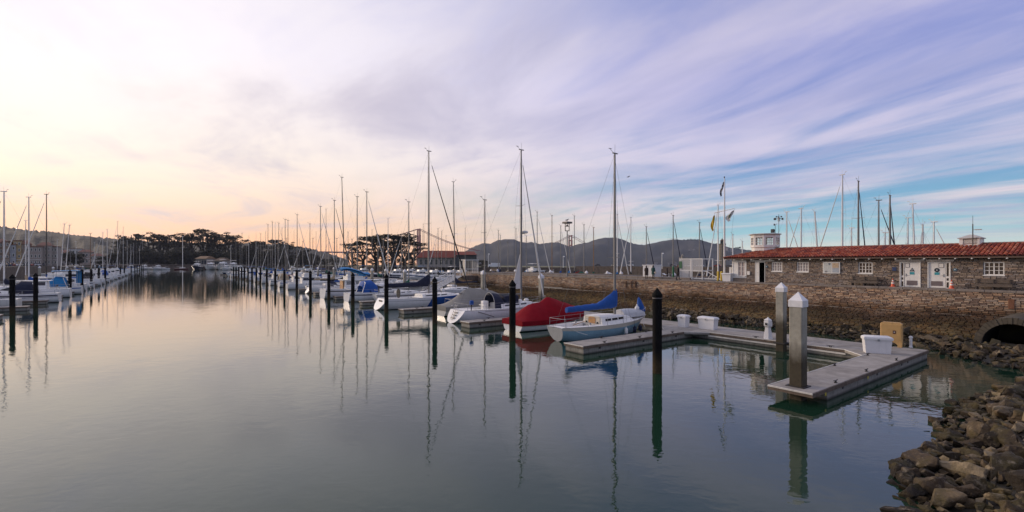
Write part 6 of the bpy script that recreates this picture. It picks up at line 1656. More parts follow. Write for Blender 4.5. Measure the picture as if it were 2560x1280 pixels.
motorboat(s_at(1215, 64), 60, 6.5, 2.4, 1.9, M_HULLW, style='covered', canvas=(M_SAILW, [(0, .4), (.4, 1.6), (1, .2)]), label='white tent-covered boat beyond the left end of the quay wall', name='covered_dinghy')

# ---------------------------------------------------------------- left-hand row
G_L = 'boats in the left-hand row'
def LS(px, yt, t, Lx, lab, **k):
    s = s_at(px, t); H = EYE + (HY - yt) * depth(s, t) / F
    return sailboat(s, t + Lx * .57, Lx, Lx * .31, 1.15, k.pop('hm', M_HULLW), H, Lx * .57, rev=True, label=lab, group=G_L, **k)
LS(10, 479, -19.5, 11.0, 'sailboat with pale leaning mast and navy sail cover at the left edge', cover=M_CNAVY, mm=M_ALUW, lod=1, r=.15, jib=M_SAILW)
LS(72, 493, -19.3, 10.5, 'sailboat with thick white mast and blue sail cover behind the striped sport boat', cover=M_CBLUE, mm=M_ALUW, lod=1, r=.14, jib=M_SAILW)
LS(64, 552, -21.5, 9.5, 'sailboat with the short white mast hidden beside the thick white one', cover=M_CTAN, mm=M_ALUW, lod=1, r=.10, dodg=M_CNAVY)
LS(116, 486, -19.5, 11.5, 'sailboat with tall black mast and small white triangular sail on the left', cover=M_CBLUE, mm=M_ALUK, lod=1, r=.14, jib=M_SAILW)
LS(150, 560, -19.5, 9.5, 'sailboat with first of two parallel leaning white masts on the left', cover=None, mm=M_ALUW, lod=1, lean=(-.8, .5), r=.12)
LS(162, 563, -19.5, 9.5, 'sailboat with second of two parallel leaning white masts on the left', cover=M_CNAVY, mm=M_ALUW, lod=1, lean=(-.9, .5), r=.12)
LS(226, 584, -22, 10, 'sailboat with an orange-brown wooden mast in the left-hand row', cover=M_CTAN, mm=M_MASTWD, lod=1, r=.15)
for k, (px, yt, t, cv, jb) in enumerate([(257, 582, -19, 0, 1), (268, 574, -19, 1, 0), (294, 554, -19, 4, 1), (308, 568, -20, 2, 1), (318, 602, -20, 0, 0), (356, 580, -19, 3, 1), (361, 604, -19, 0, 0), (367, 610, -21, 1, 0), (383, 625, -19, 4, 0), (334, 608, -24, 5, 1)]):
    LS(px, yt, t, 9.5, 'small far sailboat with %s sail cover, %s of the distant left-hand row' % (CN[cv], NTH[k]), cover=CV[cv], jib=M_SAILW if jb else None, mm=M_ALUW, lod=1, r=.14)
# near left boats
e, f = motorboat(91.8, -11.9, 10.5, 3.3, 1.25, M_HULLW, rev=True, style='sport', canvas=M_CNAVY, label='white sport boat with two navy stripes and navy canopy at the left edge', group=G_L, stripe_m=M_CNAVY, lod=2)
stripe(e, f, .27, .31, M_CNAVY, 'lower_stripe', .006)
for x_ in (1.2, 3.4): pass
e, f = motorboat(82.0, -14.2, 9, 3.0, 1.1, M_HULLG, rev=True, style='cruiser', canvas=None, label='off-white motorboat partly cut by the left edge, nearest of its row', group=G_L, lod=1)
e, f = motorboat(104.0, -12.2, 9.8, 3.3, 1.35, M_HULLW, rev=True, style='cruiser', fly=False, label='white cruiser behind the striped sport boat on the left', group=G_L, lod=1, canvas=None)
e, f = motorboat(113.5, -11.8, 9.5, 3.4, 1.35, M_HULLW, rev=True, style='sport', canvas=M_CSKY, label='white boat with bright blue canopy standing over its open cockpit, left-hand row', group=G_L, lod=2, stripe_m=M_CBLUE)
q = MB(); zt = 4.1; rr = []
for k in range(6): x = .2 + 3.6 * k / 5; rr.append([(x, w2 * 1.45, zt + .12 * math.cos(w2 * 1.4) + .05 * math.sin(k)) for w2 in (-1, -.5, 0, .5, 1)])
q.loft(rr, False, False); q.loft([[(a, b, c - .12) for a, b, c in r_] for r_ in rr][::-1], False, False); q.add([(.2, -1.45, 4.1), (.9, -1.45, 4.1), (.9, -1.45, 1.9), (.2, -1.45, 1.9), (.2, -1.4, 4.1), (.9, -1.4, 4.1), (.9, -1.4, 1.9), (.2, -1.4, 1.9)], [(0, 1, 2, 3), (7, 6, 5, 4), (0, 3, 7, 4), (1, 5, 6, 2)]); q.build('bimini', M_CSKY, e, smooth=60)
q = MB()
for xx in (.4, 3.5):
    for sg in (1, -1): q.tube((xx, sg * 1.4, 1.3), (xx, sg * 1.4, zt), .025, n=5)
q.build('bimini_frame', M_TUBE, e)
for k, (s, t, sty, cv, lab) in enumerate([(126, -12.5, 'cruiser', None, 'white cruiser right of the bright blue canopy, left-hand row'), (139, -12.5, 'sport', None, 'low white sport boat in the left-hand row'), (151, -12.3, 'cruiser', M_SAILW, 'big white flybridge cruiser with raked windows, left-hand row'),
    (163, -12.5, 'sport', M_CBLK, 'white sport boat with black canopy, left-hand row'), (176, -12.5, 'cruiser', M_CNAVY, 'white cruiser with navy canopy, left-hand row'), (190, -12.5, 'cruiser', None, 'plain white cruiser further along the left-hand row'), (205, -12.5, 'sport', M_CBLUE, 'far white sport boat with blue canopy, left-hand row'), (222, -12.5, 'cruiser', None, 'far plain white cruiser, left-hand row'), (240, -12.5, 'cruiser', M_CBLUE, 'farthest cruiser with blue canopy, left-hand row'), (262, -12.5, 'cruiser', None, 'last white cruiser of the left-hand row')]):
    motorboat(s, t, 10.5 + (k == 2) * 2.5, 3.6, 1.35 + (k == 2) * .3, M_HULLW, rev=True, style=sty, canvas=cv, label=lab, group=G_L, stripe_m=[None, M_CNAVY, None][k % 3])
# facing boats at the closed end of the channel
ENDG = 'motor yachts moored across the far end of the channel'
def yacht(px, dd, sc_, lab, dark=False):
    e, f = motorboat(0, 0, 12, 4.4, 1.6, M_HULLN if dark else M_HULLW, style='cruiser', canvas=M_SAILW, label=lab, group=ENDG)
    v = at(px, dd, 0); e.location = v; e.rotation_euler = (0, 0, R(-90) + math.atan2(-v.x, v.y) * .6); e.scale = (sc_,) * 3; e.location = v + Vector((0, 12 * sc_, 0)); return e
yacht(463, 380, 1.45, 'white yacht with dark hull facing up the channel', True); yacht(495, 380, 1.6, 'tall white yacht facing up the channel, right of the dark-hulled one'); yacht(524, 380, 1.75, 'widest white motor yacht facing up the channel'); yacht(553, 372, 1.6, 'white yacht facing up the channel beside the far pile row')
s_, H_ = 0, 0
e, f = sailboat(0, 0, 11, 3.4, 1.1, M_HULLR, 28, 6, mm=M_ALUW, lod=0, label='lone red-hulled sailboat with tall bare mast at the end of the channel', group=ENDG, spread=(.5,), r=.28); e.location = at(437, 400, 0); e.rotation_euler = (0, 0, R(10))

for k, (px, dd, sc_, cv) in enumerate([(318, 400, 1.0, None), (334, 398, 1.1, M_CBLUE), (352, 396, 1.0, None), (369, 396, 1.2, M_CNAVY), (386, 394, 1.0, None), (404, 392, 1.1, M_CBLK), (421, 392, .9, None), (575, 372, 1.1, M_CBLUE), (592, 366, 1.0, None), (610, 360, 1.1, M_CNAVY)]):
    e, f = motorboat(0, 0, 10, 3.6, 1.3, M_HULLW, style=['sport', 'cruiser'][k % 2], canvas=cv, label='tiny white motorboat along the closed end of the channel, %s from the left' % NTH[k], group='tiny boats along the closed end of the channel', lod=0)
    e.location = at(px, dd, 0); e.rotation_euler = (0, 0, R(-90 + (k * 37) % 40 - 20)); e.scale = (sc_,) * 3
extraL = [(130, 590, -36, 0), (143, 600, -38, 1), (176, 598, -36, 2), (190, 604, -38, 0), (212, 592, -37, 3), (236, 606, -36, 1), (246, 600, -38, 4), (283, 606, -35, 0), (300, 598, -30, 2), (327, 612, -19, 1), (342, 606, -19, 0), (349, 616, -19, 4)]
for k, (px, yt, t, c) in enumerate(extraL):
    LS(px, yt, t, 9.0, 'sailboat with %s cover beyond the left-hand walkway, %s from the left edge' % (CN[c], NTH[k]), cover=CV[c], mm=M_ALUW if k % 2 else M_ALU, lod=0, r=.15)
extraR = [(958, 600, 38.5), (880, 598, 38.5), (842, 596, 38.5), (822, 600, 38.5), (782, 596, 38.5), (757, 604, 38.5), (748, 598, 80), (716, 596, 38.5), (694, 600, 38.5), (676, 604, 38.5), (658, 606, 38.5), (646, 610, 38.5), (616, 610, 27.5), (1013, 612, 80), (1070, 606, 95), (1088, 612, 84)]
for k, (px, yt, t) in enumerate(extraR):
    s = s_at(px, t); H = EYE + (HY - yt) * depth(s, t) / F; c = (k * 3 + 1) % 7
    sailboat(s, t + 5.2, 9.2, 2.9, 1.1, [M_HULLW, M_HULLG][k % 2], H, 5.2, rev=True, cover=CV[c], jib=[None, M_SAILW][k % 2], mm=M_ALU, lod=0, label='short-masted sailboat with %s cover across the right-hand walkway, %s of its line' % (CN[c], NTH[k]), group='short-masted boats across the right-hand walkway', r=.12)
# ---------------------------------------------------------------- far shore: trees, houses, cars, bridge
M_LEAF = mat('dark evergreen leaves', (.022, .021, .010), .8, col2=(.055, .046, .022), scale=.15, detail=4, attr=.5)
M_LEAF2 = mat('eucalyptus leaves', (.032, .026, .014), .8, col2=(.075, .055, .028), scale=.15, detail=4, attr=.5)
M_BARK = mat('bark', (.035, .026, .02), .9, col2=(.07, .055, .042), scale=2)
def leaf_clump(q, c, r, n, rd, flat=.55, ls=.8):
    for _ in range(n):
        while True:
            p = Vector((rd.uniform(-1, 1), rd.uniform(-1, 1), rd.uniform(-1, 1)))
            if .25 < p.length < 1: break
        p = Vector((c[0] + p.x * r, c[1] + p.y * r, c[2] + p.z * r * flat))
        a = Vector((rd.gauss(0, 1), rd.gauss(0, 1), rd.gauss(0, .5))).normalized(); b = a.cross(Vector((rd.gauss(0, 1), rd.gauss(0, 1), rd.gauss(0, 1)))).normalized(); k = ls * rd.uniform(.6, 1.3)
        q.add([p - a * k, p + b * k * .55, p + a * k, p - b * k * .55], [(0, 1, 2, 3)], rd.random())
def tree_parts(kind, seed):
    """unit tree about 10 m high: trunk with limbs, and a crown of leaf clumps"""
    rd = random.Random(seed); t = MB(); c = MB()
    if kind == 'umbrella':      # cypress / stone-pine habit: bare limbs, flat layered pads
        n = rd.randint(4, 6); h0 = rd.uniform(1.5, 3)
        t.tube((0, 0, -1), (rd.uniform(-.2, .2), 0, h0), .42, .34, 8)
        for k in range(n):
            a = k * 6.28 / n + rd.uniform(-.4, .4); R_ = rd.uniform(1.6, 3.6); z = rd.uniform(6.0, 8.6)
            m1 = Vector((math.cos(a) * R_ * .35, math.sin(a) * R_ * .35, h0 + 2.0)); m2 = Vector((math.cos(a) * R_, math.sin(a) * R_, z))
            t.tube((0, 0, h0 - .2), m1, .22, .17, 6); t.tube(m1, m2, .17, .07, 5)
            for j in range(3):
                c2 = m2 + Vector((rd.uniform(-1.4, 1.4), rd.uniform(-1.4, 1.4), rd.uniform(.0, .9))); t.tube(m2, c2, .06, .03, 4)
                leaf_clump(c, c2, rd.uniform(.8, 1.4), 60, rd, .30, .22)
        for k in range(rd.randint(3, 6)):
            a = rd.uniform(0, 6.28); R_ = rd.uniform(1.2, 3.4); c2 = Vector((math.cos(a) * R_, math.sin(a) * R_, rd.uniform(3.6, 6.2))); t.tube((0, 0, h0 * .8), c2, .12, .03, 4); leaf_clump(c, c2, rd.uniform(.6, 1.2), 50, rd, .5, .2)
        for k in range(5):
            a = rd.uniform(0, 6.28); c2 = Vector((math.cos(a) * rd.uniform(0, 1.8), math.sin(a) * rd.uniform(0, 1.8), rd.uniform(8.2, 9.4))); t.tube((0, 0, h0 + 1.5), c2, .12, .03, 4); leaf_clump(c, c2, rd.uniform(1.0, 1.5), 75, rd, .30, .22)
    elif kind == 'eucalyptus':  # tall bare trunks, tufted crown with gaps
        for k in range(rd.randint(2, 3)):
            bx, by = rd.uniform(-.5, .5), rd.uniform(-.5, .5); tx_, ty_ = bx + rd.uniform(-1.2, 1.2), by + rd.uniform(-1.2, 1.2)
            t.tube((bx, by, -1), (tx_ * .5, ty_ * .5, 5), .24, .17, 7); t.tube((tx_ * .5, ty_ * .5, 5), (tx_, ty_, 8.8), .17, .06, 6)
            for j in range(6):
                z = rd.uniform(4.6, 9.2); a = rd.uniform(0, 6.28); R_ = rd.uniform(.8, 2.3) * (1.1 if z > 7 else .8); u = (z - 5) / 3.8
                o_ = Vector((tx_ * .5 + (tx_ * .5) * max(0, min(1, u)), ty_ * .5 * (1 + max(0, min(1, u))), z - .7)); e_ = o_ + Vector((math.cos(a) * R_, math.sin(a) * R_, .9))
                t.tube(o_, e_, .08, .03, 4); leaf_clump(c, e_, rd.uniform(.45, .85), 48, rd, .6, .18)
    else:                        # dense round evergreen
        t.tube((0, 0, -1), (0, 0, 4), .4, .2, 7)
        for k in range(26):
            a = rd.uniform(0, 6.28); z = rd.uniform(1.2, 9.0); R_ = rd.uniform(0, 1) ** .5 * 3.0 * math.sin(math.pi * min(.95, (z + .5) / 10.5)) ** .6
            t.tube((0, 0, z * .6), (math.cos(a) * R_ * .8, math.sin(a) * R_ * .8, z), .08, .03, 4)
            leaf_clump(c, (math.cos(a) * R_, math.sin(a) * R_, z), rd.uniform(.9, 1.5), 80, rd, .75, .26)
    lm = M_LEAF2 if kind == 'eucalyptus' else M_LEAF
    to = t.build('trunk', M_BARK, smooth=60); co = c.build('crown', lm); tm, cm = to.data, co.data
    bpy.data.objects.remove(to); bpy.data.objects.remove(co); return tm, cm
TV = {k: [tree_parts(k, 10 * i + j) for j in range(5)] for i, k in enumerate(('umbrella', 'eucalyptus', 'dense'))}
def tree(px, ytop, dd, z0, kind, lab, group, wide=1.0, k=0):
    h = zof(ytop, dd) - z0; tm, cm = TV[kind][k % 5]; v = at(px, dd, z0)
    e = empty('tree', v, k * 1.7, label=lab, cat='tree', group=group); sc_ = h / 10; e.scale = (sc_ * wide, sc_ * wide, sc_)
    for nm, me in (('trunk', tm), ('crown', cm)):
        o = bpy.data.objects.new(nm, me); C.objects.link(o); o.parent = e
    return e
# tall belt beyond the end of the channel
belt = [(312, 592), (322, 584), (338, 577), (352, 580), (366, 576), (379, 581), (395, 584), (404, 582), (418, 579), (430, 583), (441, 583), (456, 586), (470, 584), (484, 573), (497, 570), (508, 568), (520, 572), (531, 576), (545, 585), (556, 584), (566, 583), (577, 585), (588, 594), (600, 596),
        (612, 593), (624, 596), (636, 597), (647, 600), (660, 608), (674, 600), (688, 596), (700, 597), (712, 602), (723, 608), (738, 616), (750, 614), (762, 622), (775, 628), (790, 632)]
for k, (px, yt) in enumerate(belt):
    if k % 5 == 4: continue
    tree(px, yt, 520 + (k * 37) % 40, 2.3, 'umbrella' if k % 3 == 0 else 'eucalyptus', 'tall tree of the dark belt at the channel end, %s from the left' % NTH[k], 'tall dark trees beyond the end of the channel', 1.0 + .2 * (k % 3), k)
for k in range(46):
    px = 308 + k * 10.6; yt = 616 + (k * 13) % 15 + (max(0, k - 34)) * 1.5
    tree(px, yt, 470 + (k * 29) % 34, 2.3, 'dense', 'dense low evergreen in front of the tall belt, %s from the left' % NTH[k], 'dense evergreens under the tall tree belt', 1.5, k)
# cypress group left of the red roofs
for k, (px, yt, wd) in enumerate([(880, 604, .8), (908, 599, 1.3), (941, 588, 1.5), (958, 583, 1.2), (985, 582, 1.7), (1012, 588, 1.3), (1034, 600, 1.1)]):
    tree(px, yt, 372 + (k * 23) % 30, 2.3, 'umbrella', 'dark flat-topped cypress, %s from the left in the group beside the red roofs' % NTH[k], 'flat-topped cypresses beside the red roofs', wd * 1.25, k + 2)
for k, (px, yt, dd) in enumerate([(893, 642, 365), (930, 646, 365), (965, 640, 390), (1000, 644, 366), (1028, 640, 380), (790, 640, 440), (812, 645, 440), (835, 640, 430), (1090, 648, 380), (1205, 648, 330), (1214, 651, 325)]):
    tree(px, yt, dd, 2.3, 'dense', 'small dark shrub on the far shore, %s from the left' % NTH[k], 'small shrubs on the far shore', 1.8, k)
# shrubs and trees between the houses on the left
for k, (px, yt, dd) in enumerate([(14, 640, 250), (40, 642, 250), (75, 640, 255), (118, 632, 270), (132, 630, 275), (146, 636, 270), (170, 628, 280), (184, 625, 285), (198, 632, 280), (250, 640, 330), (266, 636, 350), (280, 630, 380), (296, 628, 420)]):
    tree(px, yt, dd, 4.0, 'dense', 'round dark tree among the houses on the left, %s from the left' % NTH[k], 'trees among the hillside houses', 1.3, k)

# houses on the left
M_WINF = mat('far window glass', (.03, .035, .045), .15)
def house(px0, px1, ytop, dd, col, lab, storeys=3, roof='flat', rc=(.20, .10, .07), ncol=4):
    v0, v1 = at(px0, dd, 4.0), at(px1, dd, 4.0); wd = (v1 - v0).length; h = zof(ytop, dd) - 4.0
    e = empty('house', (v0 + v1) / 2, R(28), label=lab, cat='house', group='houses below the wooded hillside'); e.rotation_euler = (0, 0, math.atan2(-(v0.x + v1.x) / 2, dd) * .8)
    m = mat('stucco %.2f %.2f %.2f' % col, tuple(c * .75 for c in col), .85, var=.08, scale=.4, streaks=.1); a = wd / 2; dp = 10
    q = MB(); q.box(-a, a, 0, dp, 0, h); q.build('wall', m, e)
    q = MB()
    if roof == 'flat': q.box(-a - .3, a + .3, -.3, dp + .3, h, h + .35)
    else: q.loft([[(-a - .4, -.5, h), (a + .4, -.5, h), (a + .4, dp + .5, h), (-a - .4, dp + .5, h)], [(-a * .5, dp * .45, h + 2), (a * .5, dp * .45, h + 2), (a * .5, dp * .55, h + 2), (-a * .5, dp * .55, h + 2)]], True, True)
    q.build('roof', mat('roof %.2f %.2f' % (rc[0], rc[1]), rc, .85), e)
    fh = h / storeys
    for i in range(storeys):
        for j in range(ncol):
            x = -a + wd * (j + .5) / ncol; ww = wd / ncol * .28; z0 = fh * i + fh * .32
            q = MB(); q.box(x - ww, x + ww, -.08, .02, z0, z0 + fh * .45); w_ = q.build('window', M_WHITE, e)
            q = MB(); q.box(x - ww + .12, x + ww - .12, -.12, -.085, z0 + .12, z0 + fh * .45 - .12); q.build('pane', M_WINF, w_)
    q = MB(); q.box(-a, a, -.25, -.002, fh - .12, fh + .05); q.build('band', M_WHITE, e)
hs = [(-30, 8, 606, 235, (.30, .22, .16), 'brown terraced house at the left edge', 4, 'hip'), (8, 20, 604, 236, (.34, .25, .18), 'light brown house near the left edge', 4, 'flat'), (21, 36, 612, 238, (.40, .42, .46), 'pale blue-grey house with white windows', 3, 'flat'), (36, 50, 602, 240, (.52, .38, .20), 'tall yellow ochre house', 4, 'flat'),
      (50, 66, 610, 242, (.38, .30, .24), 'beige house right of the yellow one', 3, 'hip'), (70, 98, 617, 244, (.40, .34, .30), 'broad pinkish flat-roofed house', 3, 'flat'), (98, 122, 614, 250, (.44, .38, .34), 'pale house with gabled top behind the black mast', 3, 'hip'), (122, 140, 617, 255, (.42, .37, .34), 'pale house with a small white roof ledge', 3, 'flat'),
      (150, 166, 632, 300, (.36, .31, .28), 'low beige house behind the leaning masts', 2, 'hip'), (176, 200, 622, 400, (.55, .53, .50), 'small white-roofed house up the slope', 2, 'flat'), (200, 226, 630, 380, (.40, .33, .28), 'distant brown house right of the round trees', 2, 'hip'), (228, 252, 640, 360, (.46, .40, .34), 'small far beige house by the wooden mast', 2, 'hip'), (256, 290, 645, 420, (.4, .36, .32), 'farthest low house before the tree belt', 2, 'hip')]
for a_ in hs: house(a_[0], a_[1], a_[2], a_[3], a_[4], a_[5], a_[6], a_[7], ncol=max(2, int((a_[1] - a_[0]) / 6)))
# parked cars
def car_meshes():
    q = MB(); pr = [(-2.2, .35), (-2.15, .85), (-1.5, .95), (1.0, .92), (2.0, .75), (2.2, .55), (2.2, .3)]
    q.loft([[(x, y, z) for x, z in pr] for y in (-.85, .85)], True, True); body = q
    g = MB(); g.loft([[(-1.75, y * .95, .93), (-1.3, y * .8, 1.42), (.2, y * .8, 1.45), (1.0, y * .95, .92)] for y in (-.85, .85)], True, True)
    r = MB(); r.loft([[(-1.25, y, 1.40), (-1.15, y, 1.47), (.1, y, 1.49), (.25, y, 1.42)] for y in (-.7, .7)], True, True)
    wv = MB(); 
    wv.tube((0, -.1, 0), (0, .1, 0), .33, n=12)
    return body, g, r, wv
CB, CG, CR_, CW = car_meshes(); CARM = {}
M_CARG = mat('car glass', (.02, .022, .028), .1); M_TYRE = mat('tyre', (.015, .015, .015), .8); M_TAIL = mat('red tail lamp', (.4, .01, .01), .3)
def car(loc_, rz, col, lab, group, big=1.0):
    key = 'car paint %.2f %.2f %.2f' % col
    if key not in CARM:
        m = mat(key, col, .3); l_ = []
        for b, nm, mm_ in ((CB, 'body', m), (CG, 'glass', M_CARG), (CR_, 'roof', m), (CW, 'wheel', M_TYRE)):
            o = b.build(nm, mm_, smooth=30); l_.append((nm, o.data)); bpy.data.objects.remove(o)
        CARM[key] = l_
    e = empty('parked_car', loc_, rz, label=lab, cat='car', group=group); e.scale = (1, 1, big)
    for nm, me in CARM[key]:
        for p in ([(-1.4, -.85, .33), (-1.4, .85, .33), (1.35, -.85, .33), (1.35, .85, .33)] if nm == 'wheel' else [(0, 0, 0)]):
            o = bpy.data.objects.new(nm, me); C.objects.link(o); o.parent = e; o.location = p
CC = [(.6, .6, .6), (.25, .02, .02), (.02, .02, .025), (.5, .5, .52), (.02, .05, .12), (.6, .58, .5), (.3, .03, .02), (.1, .1, .11), (.62, .62, .62), (.05, .12, .1)]
CNM = ['white', 'dark red', 'black', 'silver', 'dark blue', 'cream', 'red', 'dark grey', 'bright white', 'dark green']
for k in range(30):
    px = 2 + k * 9.4; t = -51.5; s = s_at(px, t)
    if s > 460: continue
    car(ST(s, t, 4.06), A + math.pi / 2 + (.0 if k % 4 else math.pi), CC[(k * 7) % 10], '%s car parked on the left quay, %s from the left edge' % (CNM[(k * 7) % 10], NTH[k]), 'cars parked along the left quay')
for k in range(9):
    px = 1497 + k * 36 + (k * 17) % 13; dd = 222 - k * 6; v = at(px, 0, 0)
    # stand on the breakwater road
    r = (px - CX) / F; xs_ = np.linspace(50, 290, 200); ys_ = np.interp(xs_, [52, 124, 205, 293], [337, 270, 212, 183]); i = int(np.argmin(np.abs(xs_ / ys_ - r)))
    car((xs_[i], ys_[i], 3.35), -.6 if k % 2 else 2.5, CC[(k * 3 + 2) % 10] if k != 2 else CC[0], '%s car on the breakwater beyond the masts, %s from the left' % (CNM[(k * 3 + 2) % 10] if k != 2 else 'white', NTH[k]), 'cars on the breakwater road', 1.25 if k == 2 else 1)

# suspension bridge
M_BR = mat('orange-red bridge paint', (.22, .045, .028), .7, var=.1, scale=.02)
def bridge():
    T1, T2 = at(1047, 2750, 0), at(1426, 3450, 0); e = empty('suspension_bridge', T1, 0, label='distant orange-red suspension bridge with two tall towers', cat='bridge')
    dvec = (T2 - T1); L_ = dvec.length; dh = dvec.normalized(); rz = math.atan2(dh.y, dh.x); e.rotation_euler = (0, 0, rz)
    zt1, zt2 = zof(572, 2750), zof(588, 3450); zd = 62
    for x, zt in ((0, zt1), (L_, zt2)):
        q = MB()
        for sg in (-1, 1):
            for z0, z1, w_ in ((0, zd, 11), (zd, zt * .62, 9.5), (zt * .62, zt * .82, 8), (zt * .82, zt, 6.5)): q.box(x - w_ * .6, x + w_ * .6, sg * 14 - w_ / 2, sg * 14 + w_ / 2, z0, z1)
        for z in (zt * .46, zt * .62, zt * .79, zt * .95): q.box(x - 3, x + 3, -9, 9, z, z + 9)
        q.build('tower', M_BR, e)
    q = MB(); q.box(-1900, L_ + 500, -13, 13, zd - 4, zd + 3); q.build('road_deck', M_BR, e)
    for k in range(34):
        x = -1850 + k * 60
        if x < -350 and k % 3 == 0: q = MB(); q.box(x - 5, x + 5, -10, 10, 0, zd - 4.01); q.build('pier', mat('bridge pier', (.12, .09, .08), .8), e)
    for sg in (-1, 1):
        q = MB(); pts = []
        for k in range(41):
            u = k / 40; x = L_ * u; zt = zt1 + (zt2 - zt1) * u; pts.append((x, sg * 14, zd + 8 + (zt - zd - 8) * (2 * u - 1) ** 2))
        q.path(pts, 1.6, 5); q.path([(-420, sg * 14, zd), (0, sg * 14, zt1)], 1.6, 5); q.path([(L_, sg * 14, zt2), (L_ + 380, sg * 14, zd)], 1.6, 5); q.build('main_cable', M_BR, e)
        q = MB()
        for x, y, z in pts[1:-1]: q.tube((x, y, zd), (x, y, z), .7, n=3)
        q.build('hanger', M_BR, e)
bridge()
# red-roofed low buildings on the far shore
def redroof(px0, px1, yb, ye, yr, dd, lab, hip=.3, wallm=None, rm=None):
    v0, v1 = at(px0, dd, 2.4), at(px1, dd, 2.4); wd = (v1 - v0).length / 2; e = empty('harbour_building', (v0 + v1) / 2, .04, label=lab, cat='building', group='red-roofed buildings on the far shore')
    ze, zr = zof(ye, dd) - 2.4, zof(yr, dd) - 2.4; q = MB(); q.box(-wd * .94, wd * .94, 2, 16, 0, ze); q.build('wall', wallm or mat('pale harbour wall', (.34, .30, .27), .8), e)
    q = MB(); q.loft([[(-wd, 0, ze), (wd, 0, ze), (wd, 18, ze), (-wd, 18, ze)], [(-wd * (1 - hip), 8, zr), (wd * (1 - hip), 8, zr), (wd * (1 - hip), 10, zr), (-wd * (1 - hip), 10, zr)]], True, True); q.build('roof', rm or mat('far red roof', (.20, .045, .025), .8, var=.2, scale=.5), e)
    n = max(4, int(wd / 2))
    for k in range(n):
        x = -wd * .9 + 1.8 * wd * (k + .5) / n; q = MB(); q.box(x - .9, x + .9, 1.85, 1.98, ze * .3, ze * .8); q.build('window', M_WINF, e)
redroof(1040, 1152, 662, 644, 626, 345, 'long red-roofed harbour building right of the cypresses', .25)
redroof(1138, 1192, 660, 637, 628, 340, 'darker red-roofed harbour building with deep eaves', .3, mat('dark glazed wall', (.04, .04, .045), .5))
redroof(1044, 1130, 655, 638, 632, 372, 'rear red roof behind the long harbour building', .1)
redroof(486, 514, 668, 647, 640, 440, 'small tan-roofed clubhouse at the channel end', .2, None, mat('tan roof', (.20, .12, .06), .8, var=.2))
redroof(532, 556, 668, 652, 644, 445, 'small brown-roofed hut right of the clubhouse', .4, None, mat('brown roof', (.13, .085, .05), .8, var=.2))
# white box trailer on the grass
v = at(1238, 255, 2.6); e = empty('box_trailer', v, .1, label='white box truck standing on the grass bank right of the red roofs', cat='truck')
v = at(1238, 315, 2.46); e.location = v
q = MB(); q.cbox(-2.7, 2.9, -1.2, 1.2, .6, 3.1, .08); q.build('box', M_BOXW, e)
q = MB(); q.cbox(-4.8, -2.8, -1.1, 1.1, .5, 2.1, .3); q.build('cab', M_BOXW, e)
for x in (-3.9, 1.6): q = MB(); q.tube((x, -1.15, .45), (x, 1.15, .45), .45, n=12); q.build('wheel', M_TYRE, e)
# lighthouse-like stone tower
dd = 300; v = at(1805.5, dd, 3); e = empty('stone_lighthouse', v, 0, label='slim old stone lighthouse tower between the two flag masts', cat='lighthouse'); h = zof(612, dd) - 3
q = MB(); q.box(200 - 200 - 4.5, 4.5, -4, 4, -3, 1.0); q.build('base', M_QUAY, e)
q = MB(); q.lathe([(2.5, 0.8), (2.3, 2), (2.0, h), (2.3, h + .1), (2.3, h + .7)], 12); q.build('tower', mat('rough tower stone', (.13, .11, .085), .9, col2=(.26, .23, .18), scale=1, bump=.1), e)
q = MB(); q.lathe([(1.2, h + .7), (1.2, h + 2.4)], 8); q.build('lantern', M_GLASS, e); q = MB(); q.lathe([(1.5, h + 2.4), (1.2, h + 2.8), (.3, h + 3.6), (.15, h + 4.3)], 8); q.build('lantern_roof', M_QUAY, e)
dd = 290; v = at(1707, dd, 3.3); e = empty('harbour_hut', v, 0, label='small beige concrete hut with a domed post behind the white cage', cat='hut')
q = MB(); q.cbox(-1.6, 2.8, -2, 2, -1, zof(643, dd) - 3.3, .1); q.build('wall', M_CONC, e); q = MB(); q.lathe([(.9, 0), (.9, zof(640, dd) - 3.3), (.6, zof(637, dd) - 3.3), (.05, zof(635, dd) - 3.3)], 10, (-1.0, -2.4)); q.build('post', M_CONC, e)
# tiny villas across the bay
for k, (px, py, dd) in enumerate([(1527, 645, 2750), (1660, 660, 2620), (1672, 658, 2620), (1690, 657, 2620), (1706, 659, 2620), (1724, 625, 2900), (1735, 624, 2900), (1780, 640, 2800), (1816, 618, 2900), (1830, 621, 2900), (1610, 651, 2700), (1640, 657, 2620)]):
    e = empty('villa', at(px, dd, zof(py + 2.5, dd)), .3 * k, label='tiny pale building across the bay, %s from the left' % NTH[k], cat='house', group='pale buildings across the bay')
    q = MB(); q.box(-9, 9, -6, 6, -14, 5); q.build('wall', mat('far villa', (.30, .28, .27), .8), e); q = MB(); q.loft([[(-10, -7, 5), (10, -7, 5), (10, 7, 5), (-10, 7, 5)], [(-7, 0, 8), (7, 0, 8), (7, .5, 8), (-7, .5, 8)]], True, True); q.build('roof', mat('far villa roof', (.12, .10, .09), .8), e)
# shrubby trees on the crest of the right-hand headland
for k, (px, py) in enumerate([(1712, 601), (1720, 600), (1728, 599), (1736, 600), (1744, 600), (1751, 602), (1757, 604), (1840, 620), (1848, 619), (1793, 610)]):
    tree(px, py - 3, 3290, zof(py + 7, 3290), 'dense', 'small tree on the crest of the far headland, %s from the left' % NTH[k], 'trees on the headland crest', 1.6, k)
